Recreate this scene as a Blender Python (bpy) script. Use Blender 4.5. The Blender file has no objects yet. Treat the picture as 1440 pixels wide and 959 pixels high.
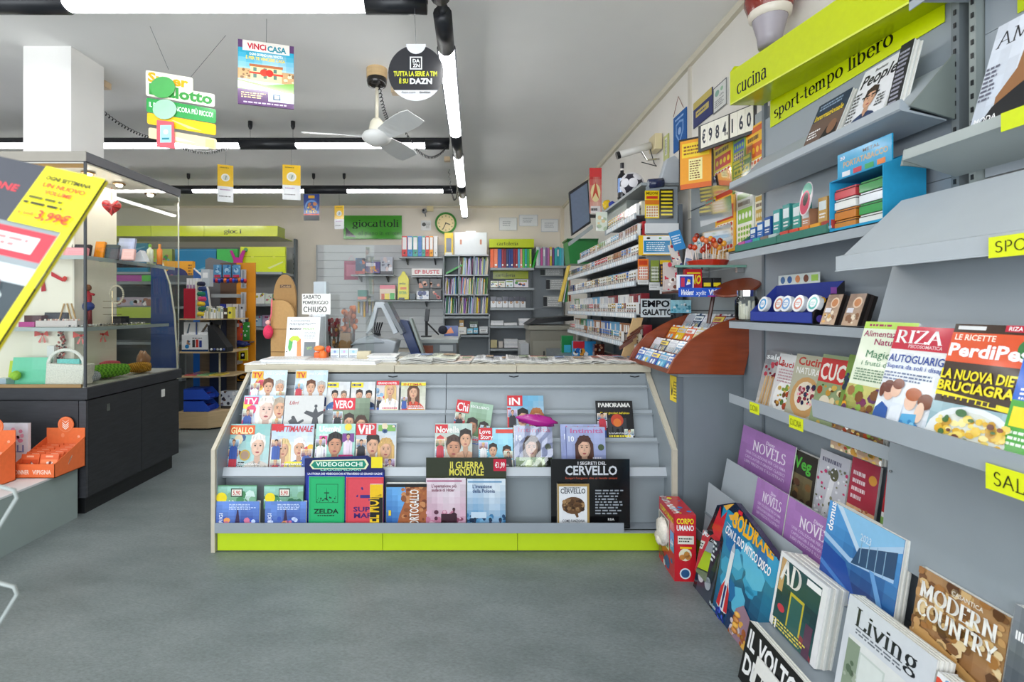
import bpy, math, random
from mathutils import Vector, Matrix, Euler
R = math.radians
F = 690.0; CX = 668.0; CY = 433.0; H = 1.37      # lens (px), vanishing point, eye height
scene = bpy.context.scene
COL = scene.collection
# ------------------------------------------------------------------ camera, light, exposure
cd = bpy.data.cameras.new('camera'); cam = bpy.data.objects.new('camera', cd); COL.objects.link(cam)
cam.location = (0, 0, H); cam.rotation_euler = (R(90), 0, 0)
cd.sensor_width = 36; cd.lens = 36*F/1440
cd.shift_x = (720-CX)/1440; cd.shift_y = (CY-479.5)/1440
cd.clip_start = 0.02
cd.dof.use_dof = True; cd.dof.focus_distance = 2.9; cd.dof.aperture_fstop = 5.0
scene.camera = cam
wd = bpy.data.worlds.new('daylight'); scene.world = wd; wd.use_nodes = True
bg = wd.node_tree.nodes['Background']; bg.inputs[0].default_value = (0.80, 0.90, 1.0, 1); bg.inputs[1].default_value = 1.2
def area(name, loc, rot, sx, sy, power, col):
    l = bpy.data.lights.new(name, 'AREA'); l.shape = 'RECTANGLE'; l.size = sx; l.size_y = sy; l.energy = power; l.color = col
    o = bpy.data.objects.new(name, l); COL.objects.link(o); o.location = loc; o.rotation_euler = rot
    return o
area('shopfront_daylight', (-2.2, -1.45, 1.55), (R(98), 0, 0), 6.5, 2.4, 110, (0.93, 0.97, 1.0))
scene.view_settings.view_transform = 'Standard'; scene.view_settings.look = 'None'
scene.view_settings.exposure = 0.36; scene.view_settings.gamma = 1.0
TUBE_STRENGTH = 17

# ------------------------------------------------------------------ colours and materials
def lin(c): return c/12.92 if c <= 0.04045 else ((c+0.055)/1.055)**2.4
_cc = {}
def C(h):
    if not isinstance(h, str): return h
    if h not in _cc:
        s = h.lstrip('#')
        if len(s) == 3: s = ''.join(k*2 for k in s)
        _cc[h] = tuple(lin(int(s[i:i+2], 16)/255) for i in (0, 2, 4)) + (1.0,)
    return _cc[h]
MATS = {}
def mat(name, rough=0.5, metal=0.0, noise=0.05, scale=30, bump=0.0, coat=0.0, alpha=1.0, trans=0.0, emit=0.0, spec=0.5, stretch=None):
    m = bpy.data.materials.new(name); m.use_nodes = True; nt = m.node_tree; N = nt.nodes; L = nt.links
    b = N['Principled BSDF']
    at = N.new('ShaderNodeAttribute'); at.attribute_name = 'Col'
    tc = N.new('ShaderNodeTexCoord'); mp = N.new('ShaderNodeMapping'); L.new(tc.outputs['Object'], mp.inputs[0])
    if stretch: mp.inputs['Scale'].default_value = stretch
    nz = N.new('ShaderNodeTexNoise'); nz.inputs['Scale'].default_value = scale; nz.inputs['Detail'].default_value = 3
    L.new(mp.outputs[0], nz.inputs[0])
    mr = N.new('ShaderNodeMapRange'); mr.inputs[1].default_value = 0.25; mr.inputs[2].default_value = 0.75
    mr.inputs[3].default_value = 1-noise; mr.inputs[4].default_value = 1+noise
    L.new(nz.outputs[0], mr.inputs[0])
    mx = N.new('ShaderNodeVectorMath'); mx.operation = 'SCALE'
    L.new(at.outputs['Color'], mx.inputs[0]); L.new(mr.outputs[0], mx.inputs['Scale'])
    L.new(mx.outputs[0], b.inputs['Base Color'])
    b.inputs['Roughness'].default_value = rough; b.inputs['Metallic'].default_value = metal
    b.inputs['Specular IOR Level'].default_value = spec
    b.inputs['Coat Weight'].default_value = coat; b.inputs['Coat Roughness'].default_value = 0.08
    b.inputs['Transmission Weight'].default_value = trans; b.inputs['Alpha'].default_value = alpha
    if emit:
        L.new(mx.outputs[0], b.inputs['Emission Color']); b.inputs['Emission Strength'].default_value = emit
    if bump:
        bp = N.new('ShaderNodeBump'); bp.inputs['Strength'].default_value = bump; bp.inputs['Distance'].default_value = 0.01
        L.new(nz.outputs[0], bp.inputs['Height']); L.new(bp.outputs[0], b.inputs['Normal'])
    MATS[name] = m
    return m
mat('paper', 0.42, noise=0.03, scale=60, spec=0.45)
mat('glossy', 0.2, noise=0.03, scale=40, coat=0.3)
mat('matte', 0.75, noise=0.05, scale=50, bump=0.05)
mat('pages', 0.7, noise=0.12, scale=90, stretch=(1, 14, 1))
mat('metal_paint', 0.38, noise=0.03, scale=8, spec=0.5)
mat('dark_laminate', 0.5, noise=0.25, scale=10, stretch=(1, 1, 8), bump=0.05)
mat('beige_laminate', 0.5, noise=0.04, scale=20)
mat('plastic', 0.3, noise=0.02, scale=20)
mat('black_plastic', 0.35, noise=0.05, scale=20)
mat('chrome', 0.15, metal=1.0, noise=0.02)
mat('wood', 0.35, noise=0.22, scale=6, stretch=(1, 1, 7), coat=0.2)
mat('pale_wood', 0.5, noise=0.10, scale=6, stretch=(1, 1, 9))
mat('fabric', 0.9, noise=0.15, scale=120, bump=0.4)
mat('tube', 0.3, noise=0.0, emit=TUBE_STRENGTH)
mat('spot', 0.3, noise=0.0, emit=5)
mat('screen', 0.15, noise=0.05, emit=0.25)
mat('wall_paint', 0.8, noise=0.03, scale=3, bump=0.03)
mat('ceiling_paint', 0.85, noise=0.03, scale=2, bump=0.02)
def vinyl():
    m = bpy.data.materials.new('vinyl_floor'); m.use_nodes = True; nt = m.node_tree; N = nt.nodes; L = nt.links; b = N['Principled BSDF']
    tc = N.new('ShaderNodeTexCoord')
    mp = N.new('ShaderNodeMapping'); mp.inputs['Rotation'].default_value = (0, 0, R(35)); mp.inputs['Scale'].default_value = (1, 2.2, 1)
    L.new(tc.outputs['Object'], mp.inputs[0])
    a = N.new('ShaderNodeTexNoise'); a.inputs['Scale'].default_value = 1.6; a.inputs['Detail'].default_value = 8; a.inputs['Roughness'].default_value = 0.7
    c = N.new('ShaderNodeTexNoise'); c.inputs['Scale'].default_value = 55; c.inputs['Detail'].default_value = 5; c.inputs['Roughness'].default_value = 0.75
    L.new(mp.outputs[0], a.inputs[0]); L.new(mp.outputs[0], c.inputs[0])
    ra = N.new('ShaderNodeValToRGB'); ra.color_ramp.elements[0].position = 0.3; ra.color_ramp.elements[0].color = C('#616b6b'); ra.color_ramp.elements[1].position = 0.72; ra.color_ramp.elements[1].color = C('#828a8b')
    L.new(a.outputs[0], ra.inputs[0])
    rc = N.new('ShaderNodeMapRange'); rc.inputs[1].default_value = 0.3; rc.inputs[2].default_value = 0.7; rc.inputs[3].default_value = 0.72; rc.inputs[4].default_value = 1.22
    L.new(c.outputs[0], rc.inputs[0])
    mx = N.new('ShaderNodeVectorMath'); mx.operation = 'SCALE'; L.new(ra.outputs[0], mx.inputs[0]); L.new(rc.outputs[0], mx.inputs['Scale'])
    L.new(mx.outputs[0], b.inputs['Base Color'])
    rr = N.new('ShaderNodeMapRange'); rr.inputs[3].default_value = 0.36; rr.inputs[4].default_value = 0.52; L.new(a.outputs[0], rr.inputs[0]); L.new(rr.outputs[0], b.inputs['Roughness'])
    bp = N.new('ShaderNodeBump'); bp.inputs['Strength'].default_value = 0.12; bp.inputs['Distance'].default_value = 0.004; L.new(c.outputs[0], bp.inputs['Height']); L.new(bp.outputs[0], b.inputs['Normal'])
    MATS['vinyl_floor'] = m
vinyl()
def glass(name, tint, rough=0.0, fac=0.10):
    # thin pane: mostly clear with a mirror-like share of reflection
    m = bpy.data.materials.new(name); m.use_nodes = True; nt = m.node_tree; N = nt.nodes; L = nt.links
    out = N['Material Output']; N.remove(N['Principled BSDF'])
    t = N.new('ShaderNodeBsdfTransparent'); t.inputs[0].default_value = tint
    g = N.new('ShaderNodeBsdfGlossy'); g.inputs['Roughness'].default_value = rough
    fr = N.new('ShaderNodeFresnel'); fr.inputs[0].default_value = 1.45
    ad = N.new('ShaderNodeMath'); ad.operation = 'MULTIPLY_ADD'; ad.inputs[1].default_value = 1.0; ad.inputs[2].default_value = fac-0.06; L.new(fr.outputs[0], ad.inputs[0])
    mx = N.new('ShaderNodeMixShader'); L.new(ad.outputs[0], mx.inputs[0]); L.new(t.outputs[0], mx.inputs[1]); L.new(g.outputs[0], mx.inputs[2]); L.new(mx.outputs[0], out.inputs[0])
    MATS[name] = m
glass('glass', (0.95, 0.98, 0.965, 1), 0.0, 0.06)
glass('film', (0.93, 0.93, 0.93, 1), 0.12, 0.16)

# ------------------------------------------------------------------ lettering
_tx = {}
def text_mesh(s, bold):
    k = (s, bold)
    if k in _tx: return _tx[k]
    cu = bpy.data.curves.new('t', 'FONT'); cu.body = s; cu.size = 1.0; cu.resolution_u = 2; cu.offset = 0.013*bold
    cu.dimensions = '2D'; cu.fill_mode = 'BOTH'
    o = bpy.data.objects.new('t', cu); me = o.to_mesh()
    vs = [(v.co.x, v.co.y) for v in me.vertices]; fs = [tuple(p.vertices) for p in me.polygons]
    o.to_mesh_clear(); bpy.data.objects.remove(o); bpy.data.curves.remove(cu)
    if vs:
        x0 = min(v[0] for v in vs); x1 = max(v[0] for v in vs)
    else: x0, x1 = 0, 1
    vs = [((x-x0)/0.7, y/0.7) for x, y in vs]
    _tx[k] = (vs, fs, (x1-x0)/0.7)
    return _tx[k]
# broad nib letters (cap height 1): strokes are polylines or arcs, S = foot or head serif
def A(cx, cy, rx, ry, a0, a1, n=12): return [(cx+rx*math.cos(R(a0+(a1-a0)*i/n)), cy+ry*math.sin(R(a0+(a1-a0)*i/n))) for i in range(n+1)]
def S(x, y, w=.13): return [(x-w, y), (x+w, y)]
GL = {
 'a': (.55, [A(.22,.22,.17,.22,60,330), A(.22,.5,.17,.17,150,20)+[(.40,.05),(.5,.02)]]),
 'b': (.6, [[(.14,1.02),(.14,0)], A(.3,.33,.2,.33,-140,140), S(.1,1.0,.05)]),
 'c': (.5, [A(.3,.33,.22,.33,50,320)]),
 'e': (.52, [A(.28,.33,.2,.33,0,320), [(.1,.36),(.47,.36)]]),
 'g': (.55, [A(.27,.42,.17,.24,0,360), [(.38,.6),(.5,.66)], [(.2,.2),(.15,.08),(.42,.02)], A(.27,-.14,.2,.15,0,360)]),
 'i': (.28, [[(.14,.66),(.14,0)], S(.14,0), S(.1,.66,.06), A(.14,.87,.03,.03,0,360,6)]),
 'l': (.28, [[(.14,1.02),(.14,0)], S(.14,0), S(.1,1.02,.06)]),
 'm': (.9, [[(.14,.66),(.14,0)], A(.28,.46,.14,.2,180,0)+[(.42,0)], A(.56,.46,.14,.2,180,0)+[(.70,0)], S(.14,0), S(.42,0), S(.72,0), S(.1,.66,.06)]),
 'n': (.62, [[(.14,.66),(.14,0)], A(.29,.46,.15,.2,180,0)+[(.44,0)], S(.14,0), S(.45,0), S(.1,.66,.06)]),
 'o': (.58, [A(.29,.33,.21,.33,0,360,16)]),
 'p': (.6, [[(.14,.66),(.14,-.3)], A(.3,.33,.2,.33,-140,140), S(.14,-.3), S(.1,.66,.06)]),
 'r': (.42, [[(.14,.66),(.14,0)], A(.3,.45,.15,.2,170,50), S(.14,0), S(.1,.66,.06)]),
 's': (.44, [A(.22,.5,.14,.16,40,260), A(.22,.17,.15,.17,80,-140)]),
 't': (.38, [[(.16,.9),(.16,.12),(.22,.02),(.34,.05)], [(.03,.66),(.33,.66)]]),
 'u': (.62, [[(.14,.66),(.14,.2)]+A(.29,.2,.15,.2,180,350), [(.46,.66),(.46,0),(.54,0)], S(.09,.66,.06), S(.42,.66,.05)]),
 'v': (.55, [[(.06,.66),(.27,0),(.48,.66)], S(.07,.66,.08), S(.47,.66,.08)]),
 'Z': (.7, [[(.08,.88),(.1,1),(.6,1),(.08,0),(.62,0),(.64,.12)]]),
 'q': (.6, [[(.46,.66),(.46,-.3)], A(.3,.33,.2,.33,40,320)]),
 '-': (.34, [[(.05,.33),(.29,.33)], [(.05,.36),(.29,.36)], [(.05,.30),(.29,.30)]]),
 ' ': (.3, []),
 'A': (.8, [[(.08,0),(.38,1.0)], [(.38,1.0),(.7,0)], [(.2,.36),(.58,.36)], S(.08,0,.09), S(.7,0,.11)]),
 'B': (.66, [[(.14,1),(.14,0)], A(.28,.76,.2,.24,110,-110), A(.28,.27,.26,.27,110,-110), [(.04,1),(.26,1)], [(.04,0),(.26,0)]]),
 'C': (.75, [A(.42,.5,.34,.5,40,320)]),
 'D': (.82, [[(.16,1),(.16,0)], A(.3,.5,.42,.5,90,-90), [(.04,1),(.3,1)], [(.04,0),(.3,0)]]),
 'E': (.64, [[(.15,1),(.15,0)], [(.04,1),(.54,1),(.54,.86)], [(.15,.52),(.42,.52)], [(.04,0),(.56,0),(.58,.15)]]),
 'G': (.8, [A(.42,.5,.34,.5,50,340), [(.74,.4),(.74,.05)], S(.7,.42,.1)]),
 'H': (.84, [[(.16,1),(.16,0)], [(.66,1),(.66,0)], [(.16,.52),(.66,.52)], S(.16,0), S(.66,0), S(.16,1), S(.66,1)]),
 'I': (.36, [[(.17,1),(.17,0)], S(.17,0), S(.17,1)]),
 'L': (.6, [[(.15,1),(.15,0)], S(.15,1), [(.04,0),(.52,0),(.56,.18)]]),
 'M': (1.0, [[(.14,0),(.16,1),(.46,.1),(.78,1),(.82,0)], S(.13,0,.1), S(.83,0,.11), S(.1,1,.08), S(.84,1,.08)]),
 'N': (.86, [[(.16,0),(.16,1),(.7,0),(.7,1)], S(.16,0,.1), S(.1,1,.08), S(.7,1,.1)]),
 'O': (.84, [A(.42,.5,.34,.5,0,360,18)]),
 'P': (.64, [[(.15,1),(.15,0)], A(.3,.73,.22,.27,100,-100), S(.15,0), [(.04,1),(.3,1)], [(.15,.46),(.3,.46)]]),
 'R': (.74, [[(.15,1),(.15,0)], A(.3,.73,.22,.27,100,-100), S(.15,0), [(.04,1),(.3,1)], [(.3,.47),(.62,0),(.7,0)], [(.15,.46),(.3,.46)]]),
 'S': (.58, [A(.28,.76,.18,.24,30,265), A(.27,.26,.21,.26,85,-150)]),
 'T': (.72, [[(.35,1),(.35,0)], [(.03,.86),(.05,1),(.65,1),(.67,.86)], S(.35,0)]),
 'U': (.82, [[(.15,1),(.15,.3)]+A(.4,.3,.25,.3,180,360)+[(.65,1)], S(.15,1), S(.65,1,.1)]),
 'V': (.76, [[(.08,1),(.37,0),(.66,1)], S(.1,1), S(.66,1,.1)]),
 'Y': (.74, [[(.06,1),(.36,.46),(.66,1)], [(.36,.46),(.36,0)], S(.36,0), S(.08,1,.1), S(.64,1,.1)]),
}
def nib_text(s, thick, thin, hand=False):
    k = (s, thick, thin, hand)
    if k in _tx: return _tx[k]
    vs = []; fs = []; x = 0
    for ch in s:
        w, st = GL.get(ch, GL[' '])
        for pl in st:
            if hand and len(pl) == 2 and abs(pl[0][1]-pl[1][1]) < 1e-6 and abs(pl[0][0]-pl[1][0]) < .27: continue
            for (ax, ay), (bx, by) in zip(pl[:-1], pl[1:]):
                dx, dy = bx-ax, by-ay; l = math.hypot(dx, dy) or 1e-6
                t = thick if hand else thin+(thick-thin)*(abs(dy)/l)**1.5
                nx, ny = -dy/l*t/2, dx/l*t/2; ex, ey = dx/l*t*.2, dy/l*t*.2
                n = len(vs)
                vs += [(x+ax-ex+nx, ay-ey+ny), (x+ax-ex-nx, ay-ey-ny), (x+bx+ex-nx, by+ey-ny), (x+bx+ex+nx, by+ey+ny)]
                fs.append((n, n+1, n+2, n+3))
        x += w
    _tx[k] = (vs, fs, x)
    return _tx[k]

# ------------------------------------------------------------------ mesh builder
def clip(pts, x0, y0, x1, y1):
    def cut(p, f, g):
        out = []
        for i in range(len(p)):
            a, b = p[i-1], p[i]; fa, fb = f(a), f(b)
            if (fa >= 0) != (fb >= 0):
                t = fa/(fa-fb); out.append((a[0]+(b[0]-a[0])*t, a[1]+(b[1]-a[1])*t))
            if fb >= 0: out.append(b)
        return out
    for f in (lambda q: q[0]-x0, lambda q: x1-q[0], lambda q: q[1]-y0, lambda q: y1-q[1]):
        if len(pts) < 3: return []
        pts = cut(pts, f, None)
    return pts if len(pts) >= 3 else []
class G:
    def __init__(s): s.v = []; s.f = []; s.c = []
    def face(s, pts, col):
        n = len(s.v); s.v += [tuple(p) for p in pts]; s.f.append(tuple(range(n, n+len(pts)))); s.c.append(C(col)); return s
    def box(s, x0, y0, z0, x1, y1, z1, col, top=None):
        n = len(s.v)
        s.v += [(x0,y0,z0),(x1,y0,z0),(x1,y1,z0),(x0,y1,z0),(x0,y0,z1),(x1,y0,z1),(x1,y1,z1),(x0,y1,z1)]
        for q in ((0,3,2,1),(4,5,6,7),(0,1,5,4),(1,2,6,5),(2,3,7,6),(3,0,4,7)):
            s.f.append(tuple(n+i for i in q)); s.c.append(C(top if top and q == (4,5,6,7) else col))
        return s
    def prism(s, pts, a0, a1, ax, col, col2=None):
        # pts in the plane of the two other axes, extruded along ax
        def m(p, a): return (a, p[0], p[1]) if ax == 'x' else (p[0], a, p[1]) if ax == 'y' else (p[0], p[1], a)
        n = len(s.v); k = len(pts)
        s.v += [m(p, a0) for p in pts]+[m(p, a1) for p in pts]
        s.f.append(tuple(range(n, n+k))); s.f.append(tuple(range(n+2*k-1, n+k-1, -1))); s.c += [C(col)]*2
        for i in range(k):
            j = (i+1) % k; s.f.append((n+i, n+k+i, n+k+j, n+j)); s.c.append(C(col2 or col))
        return s
    def tube(s, pts, r, col, n=8, cap=True):
        P = [Vector(p) for p in pts]; rr = r if isinstance(r, (list, tuple)) else [r]*len(P)
        b = len(s.v); u = None
        for i, p in enumerate(P):
            d = (P[min(i+1, len(P)-1)]-P[max(i-1, 0)]).normalized()
            if u is None:
                u = d.orthogonal().normalized()
            else:
                u = (u-d*u.dot(d)); u = u.normalized() if u.length > 1e-6 else d.orthogonal().normalized()
            w = d.cross(u)
            for k in range(n):
                a = 2*math.pi*k/n; s.v.append(tuple(p+(u*math.cos(a)+w*math.sin(a))*rr[i]))
        for i in range(len(P)-1):
            for k in range(n):
                s.f.append((b+i*n+k, b+i*n+(k+1) % n, b+(i+1)*n+(k+1) % n, b+(i+1)*n+k)); s.c.append(C(col))
        if cap:
            s.f.append(tuple(b+k for k in range(n-1, -1, -1))); s.f.append(tuple(b+(len(P)-1)*n+k for k in range(n))); s.c += [C(col)]*2
        return s
    def lathe(s, prof, col, n=16, at=(0,0,0)):
        b = len(s.v); cols = col if isinstance(col, list) else [col]*(len(prof)-1)
        for r, z in prof:
            for k in range(n):
                a = 2*math.pi*k/n; s.v.append((at[0]+r*math.cos(a), at[1]+r*math.sin(a), at[2]+z))
        for i in range(len(prof)-1):
            for k in range(n):
                s.f.append((b+i*n+k, b+i*n+(k+1) % n, b+(i+1)*n+(k+1) % n, b+(i+1)*n+k)); s.c.append(C(cols[i]))
        return s
    def ball(s, c, rx, ry, rz, col, n=10, m=7, fn=None):
        b = len(s.v)
        for i in range(m+1):
            t = math.pi*i/m
            for k in range(n):
                a = 2*math.pi*k/n; q = fn(a, t) if fn else 1
                s.v.append((c[0]+rx*q*math.sin(t)*math.cos(a), c[1]+ry*q*math.sin(t)*math.sin(a), c[2]+rz*q*math.cos(t)))
        for i in range(m):
            for k in range(n):
                s.f.append((b+i*n+k, b+(i+1)*n+k, b+(i+1)*n+(k+1) % n, b+i*n+(k+1) % n)); s.c.append(C(col))
        return s
    def draw(s, shapes, w, h, o=(0,0,0), ux=(1,0,0), uz=(0,0,1), nn=(0,-1,0), step=0.00012, seed=1):
        # flat print: shapes in page fractions, laid down in order, each a hair above the last
        o = Vector(o); ux = Vector(ux); uz = Vector(uz); nn = Vector(nn); lay = [0.0004]; rnd = random.Random(seed)
        def put(pts, col):
            pts = clip([(x*w, y*h) for x, y in pts], 0, 0, w, h)
            if pts: s.face([o+ux*p[0]+uz*p[1]+nn*lay[0] for p in pts], col)
        def ell(cx, cy, rx, ry, col, n=14, a0=0): put([(cx+rx*math.cos(2*math.pi*k/n+a0), cy+ry*math.sin(2*math.pi*k/n+a0)) for k in range(n)], col)
        asp = w/h
        def up(): lay[0] += step
        for q in shapes:
            up(); t = q[0]
            if t == 'r': put([(q[1],q[2]),(q[3],q[2]),(q[3],q[4]),(q[1],q[4])], q[5])
            elif t == 'e': ell(*q[1:6], n=18)
            elif t == 'c': ell(q[1], q[2], q[3], q[3]*asp, q[4], n=16)
            elif t == 'p': put(q[1], q[2])
            elif t == 'g':   # a photo's smooth background: bands from one hue to another
                n = q[7] if len(q) > 7 else 8
                c0, c1 = C(q[5]), C(q[6])
                p1, p2, p3 = rnd.uniform(0, 6), rnd.uniform(0, 6), rnd.uniform(3, 7)
                for i in range(n):
                    f = i/(n-1); y0 = q[2]+(q[4]-q[2])*i/n; y1 = q[2]+(q[4]-q[2])*(i+1)/n
                    for j in range(7):
                        x0 = q[1]+(q[3]-q[1])*j/7; x1 = q[1]+(q[3]-q[1])*(j+1)/7
                        m_ = 1+.10*math.sin(p3*f+p1+j*.9)*math.cos(j*1.1+p2+f*2)+rnd.uniform(-.05, .05); ff = min(1, max(0, f+.18*math.sin(j+p1)))
                        put([(x0,y0),(x1,y0),(x1,y1),(x0,y1)], tuple(min(1, (c0[k]*(1-ff)+c1[k]*ff)*m_) for k in range(3))+(1,))
            elif t == 'blob':   # x0,y0,x1,y1,colours,n,r
                for i in range(q[6]):
                    r_ = q[7]*rnd.uniform(.5, 1.3)
                    if i % 4 == 0: up()
                    ell(rnd.uniform(q[1], q[3]), rnd.uniform(q[2], q[4]), r_, r_*asp*rnd.uniform(.6, 1.2), rnd.choice(q[5]), n=7, a0=rnd.random())
            elif t == 'ln':     # small copy: x0,y0,x1,y1,n,colour
                n = q[5]; hh = (q[4]-q[2])/n
                for i in range(n):
                    y = q[4]-(i+.75)*hh; x = q[1]; xe = q[3]-(rnd.random()*.3*(q[3]-q[1]))
                    while x < xe:
                        l = min(rnd.uniform(.02, .09), xe-x); put([(x,y),(x+l,y),(x+l,y+hh*.5),(x,y+hh*.5)], q[6]); x += l+.018
            elif t == 'man':    # cx, chin y, size, hair, skin, clothes, long
                _, cx, cy, sz, hair, skin, top = q[:7]; lg = q[7] if len(q) > 7 else 0
                ex = sz; ey = sz*asp
                if lg: put([(cx-ex*.62,cy-ey*.9),(cx-ex*.62,cy+ey*.9),(cx-ex*.3,cy+ey*1.45),(cx+ex*.3,cy+ey*1.45),(cx+ex*.62,cy+ey*.9),(cx+ex*.66,cy-ey*.9)], hair)
                up(); put([(cx-ex*1.15,cy-ey*4),(cx-ex*1.1,cy-ey*.85),(cx-ex*.7,cy-ey*.45),(cx-ex*.25,cy-ey*.25),(cx+ex*.25,cy-ey*.25),(cx+ex*.7,cy-ey*.45),(cx+ex*1.1,cy-ey*.85),(cx+ex*1.15,cy-ey*4)], top)
                up(); put([(cx-ex*.18,cy+ey*.3),(cx-ex*.2,cy-ey*.3),(cx,cy-ey*.55),(cx+ex*.2,cy-ey*.3),(cx+ex*.18,cy+ey*.3)], tuple(k*.8 for k in C(skin)[:3])+(1,))
                up(); ell(cx, cy+ey*.85, ex*.5, ey*.6, hair)
                mul = lambda c, m: tuple(min(1, k*m) for k in C(c)[:3])+(1,)
                put([(cx-ex*.25,cy-ey*.27),(cx,cy-ey*1.0),(cx+ex*.25,cy-ey*.27),(cx+ex*.12,cy-ey*.3),(cx,cy-ey*.75),(cx-ex*.12,cy-ey*.3)], mul(top, .6))
                put([(cx+ex*.5,cy-ey*.5),(cx+ex*.62,cy-ey*.55),(cx+ex*.5,cy-ey*4),(cx+ex*.35,cy-ey*4)], mul(top, .72)); put([(cx-ex*.8,cy-ey*.6),(cx-ex*.7,cy-ey*.56),(cx-ex*.5,cy-ey*4),(cx-ex*.75,cy-ey*4)], mul(top, 1.25))
                up(); ell(cx, cy+ey*.6, ex*.42, ey*.6, mul(skin, .72)); up(); ell(cx-ex*.05, cy+ey*.61, ex*.36, ey*.56, skin); up(); ell(cx-ex*.17, cy+ey*.45, ex*.1, ey*.1, mul(skin, 1.12)); ell(cx, cy+ey*.95, ex*.2, ey*.1, mul(skin, 1.12))
                up(); put([(cx-ex*.46,cy+ey*.75),(cx-ex*.44,cy+ey*1.3),(cx,cy+ey*1.5),(cx+ex*.44,cy+ey*1.3),(cx+ex*.46,cy+ey*.75),(cx+ex*.28,cy+ey*1.02),(cx-ex*.1,cy+ey*1.06)], hair)
                for hx_ in (-.3, -.12, .1, .28): put([(cx+ex*hx_,cy+ey*1.32),(cx+ex*(hx_+.06),cy+ey*1.33),(cx+ex*(hx_*1.25+.05),cy+ey*1.08),(cx+ex*hx_*1.25,cy+ey*1.08)], mul(hair, 1.7))
                if lg:
                    for hx_ in (-.54, -.47, .5): put([(cx+ex*hx_,cy+ey*.9),(cx+ex*(hx_+.05),cy+ey*.9),(cx+ex*(hx_+.07),cy-ey*.7),(cx+ex*(hx_+.01),cy-ey*.7)], mul(hair, 1.5))
                up(); dk = tuple(k*.35 for k in C(skin)[:3])+(1,)
                for sx in (-1, 1):
                    ell(cx+sx*ex*.17, cy+ey*.68, ex*.07, ey*.04, '#2a211f', n=8); put([(cx+sx*ex*.08,cy+ey*.77),(cx+sx*ex*.27,cy+ey*.78),(cx+sx*ex*.27,cy+ey*.81),(cx+sx*ex*.08,cy+ey*.81)], dk)
                put([(cx-ex*.05,cy+ey*.43),(cx+ex*.06,cy+ey*.43),(cx+ex*.02,cy+ey*.66)], tuple(k*.75 for k in C(skin)[:3])+(1,))
                ell(cx, cy+ey*.27, ex*.13, ey*.05, '#a8444a', n=8)
            elif t == 't':
                _, st, x, y, th, col = q[:6]; op = q[6] if len(q) > 6 else {}
                up(); up()
                f = op.get('f')
                if f == 'serif': vs, fs, tw = nib_text(st, op.get('th', .16), .05)
                elif f == 'hand': vs, fs, tw = nib_text(st, op.get('th', .09), .09, True)
                else: vs, fs, tw = text_mesh(st, op.get('b', 1))
                kz = th*h; kx = kz*op.get('k', 1)
                if 'w' in op: kx = op['w']*w/tw
                ox = x*w; 
                if op.get('a') == 'c': ox -= tw*kx/2
                ro = R(op.get('r', 0)); sh = op.get('sh', 0); cr, sr = math.cos(ro), math.sin(ro); oy = y*h
                n = len(s.v); cc = C(col)
                for vx, vy in vs:
                    a = vx*kx+vy*kz*sh; b = vy*kz
                    X = ox+a*cr-b*sr; Y = oy+a*sr+b*cr
                    X = min(max(X, 0), w); Y = min(max(Y, 0), h)
                    s.v.append(tuple(o+ux*X+uz*Y+nn*lay[0]))
                for fc in fs: s.f.append(tuple(n+i for i in fc)); s.c.append(cc)
        return s
    def build(s, name, m, parent=None, loc=None, rot=None, bevel=0, smooth=False):
        me = bpy.data.meshes.new(name); me.from_pydata(s.v, [], s.f)
        ca = me.color_attributes.new('Col', 'FLOAT_COLOR', 'CORNER'); buf = []
        for f, c in zip(s.f, s.c): buf += list(c)*len(f)
        ca.data.foreach_set('color', buf)
        me.materials.append(MATS[m])
        if smooth: me.polygons.foreach_set('use_smooth', [True]*len(me.polygons))
        o = bpy.data.objects.new(name, me); COL.objects.link(o)
        if parent: o.parent = parent
        if loc: o.location = loc
        if rot: o.rotation_euler = rot
        if bevel:
            b = o.modifiers.new('bevel', 'BEVEL'); b.width = bevel; b.segments = 2; b.limit_method = 'ANGLE'
        return o
def tag(o, label, cat, group=None):
    o['label'] = label; o['category'] = cat
    if group: o['group'] = group
    return o
def thing(name, label, cat, loc=(0,0,0), rz=0, rx=0, group=None):
    o = bpy.data.objects.new(name, None); COL.objects.link(o); o.empty_display_size = .05
    o.location = loc; o.rotation_euler = (R(rx), 0, R(rz)); return tag(o, label, cat, group)
def struct(o): o['kind'] = 'structure'; return o
def copy_tree(o, parent=None):
    c = o.copy(); COL.objects.link(c); c.parent = parent
    for k in list(o.children): copy_tree(k, c)
    return c
def Wp(px, py, D): return ((px-CX)*D/F, D, H+(CY-py)*D/F)
def DX(px, X): return X*F/(px-CX)
ORD = ['first','second','third','fourth','fifth','sixth','seventh','eighth','ninth','tenth','eleventh','twelfth','thirteenth','fourteenth','fifteenth','sixteenth','seventeenth','eighteenth','nineteenth','twentieth','twenty-first','twenty-second','twenty-third','twenty-fourth','twenty-fifth','twenty-sixth','twenty-seventh','twenty-eighth','twenty-ninth','thirtieth']+['%d-th' % i for i in range(31, 99)]

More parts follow.
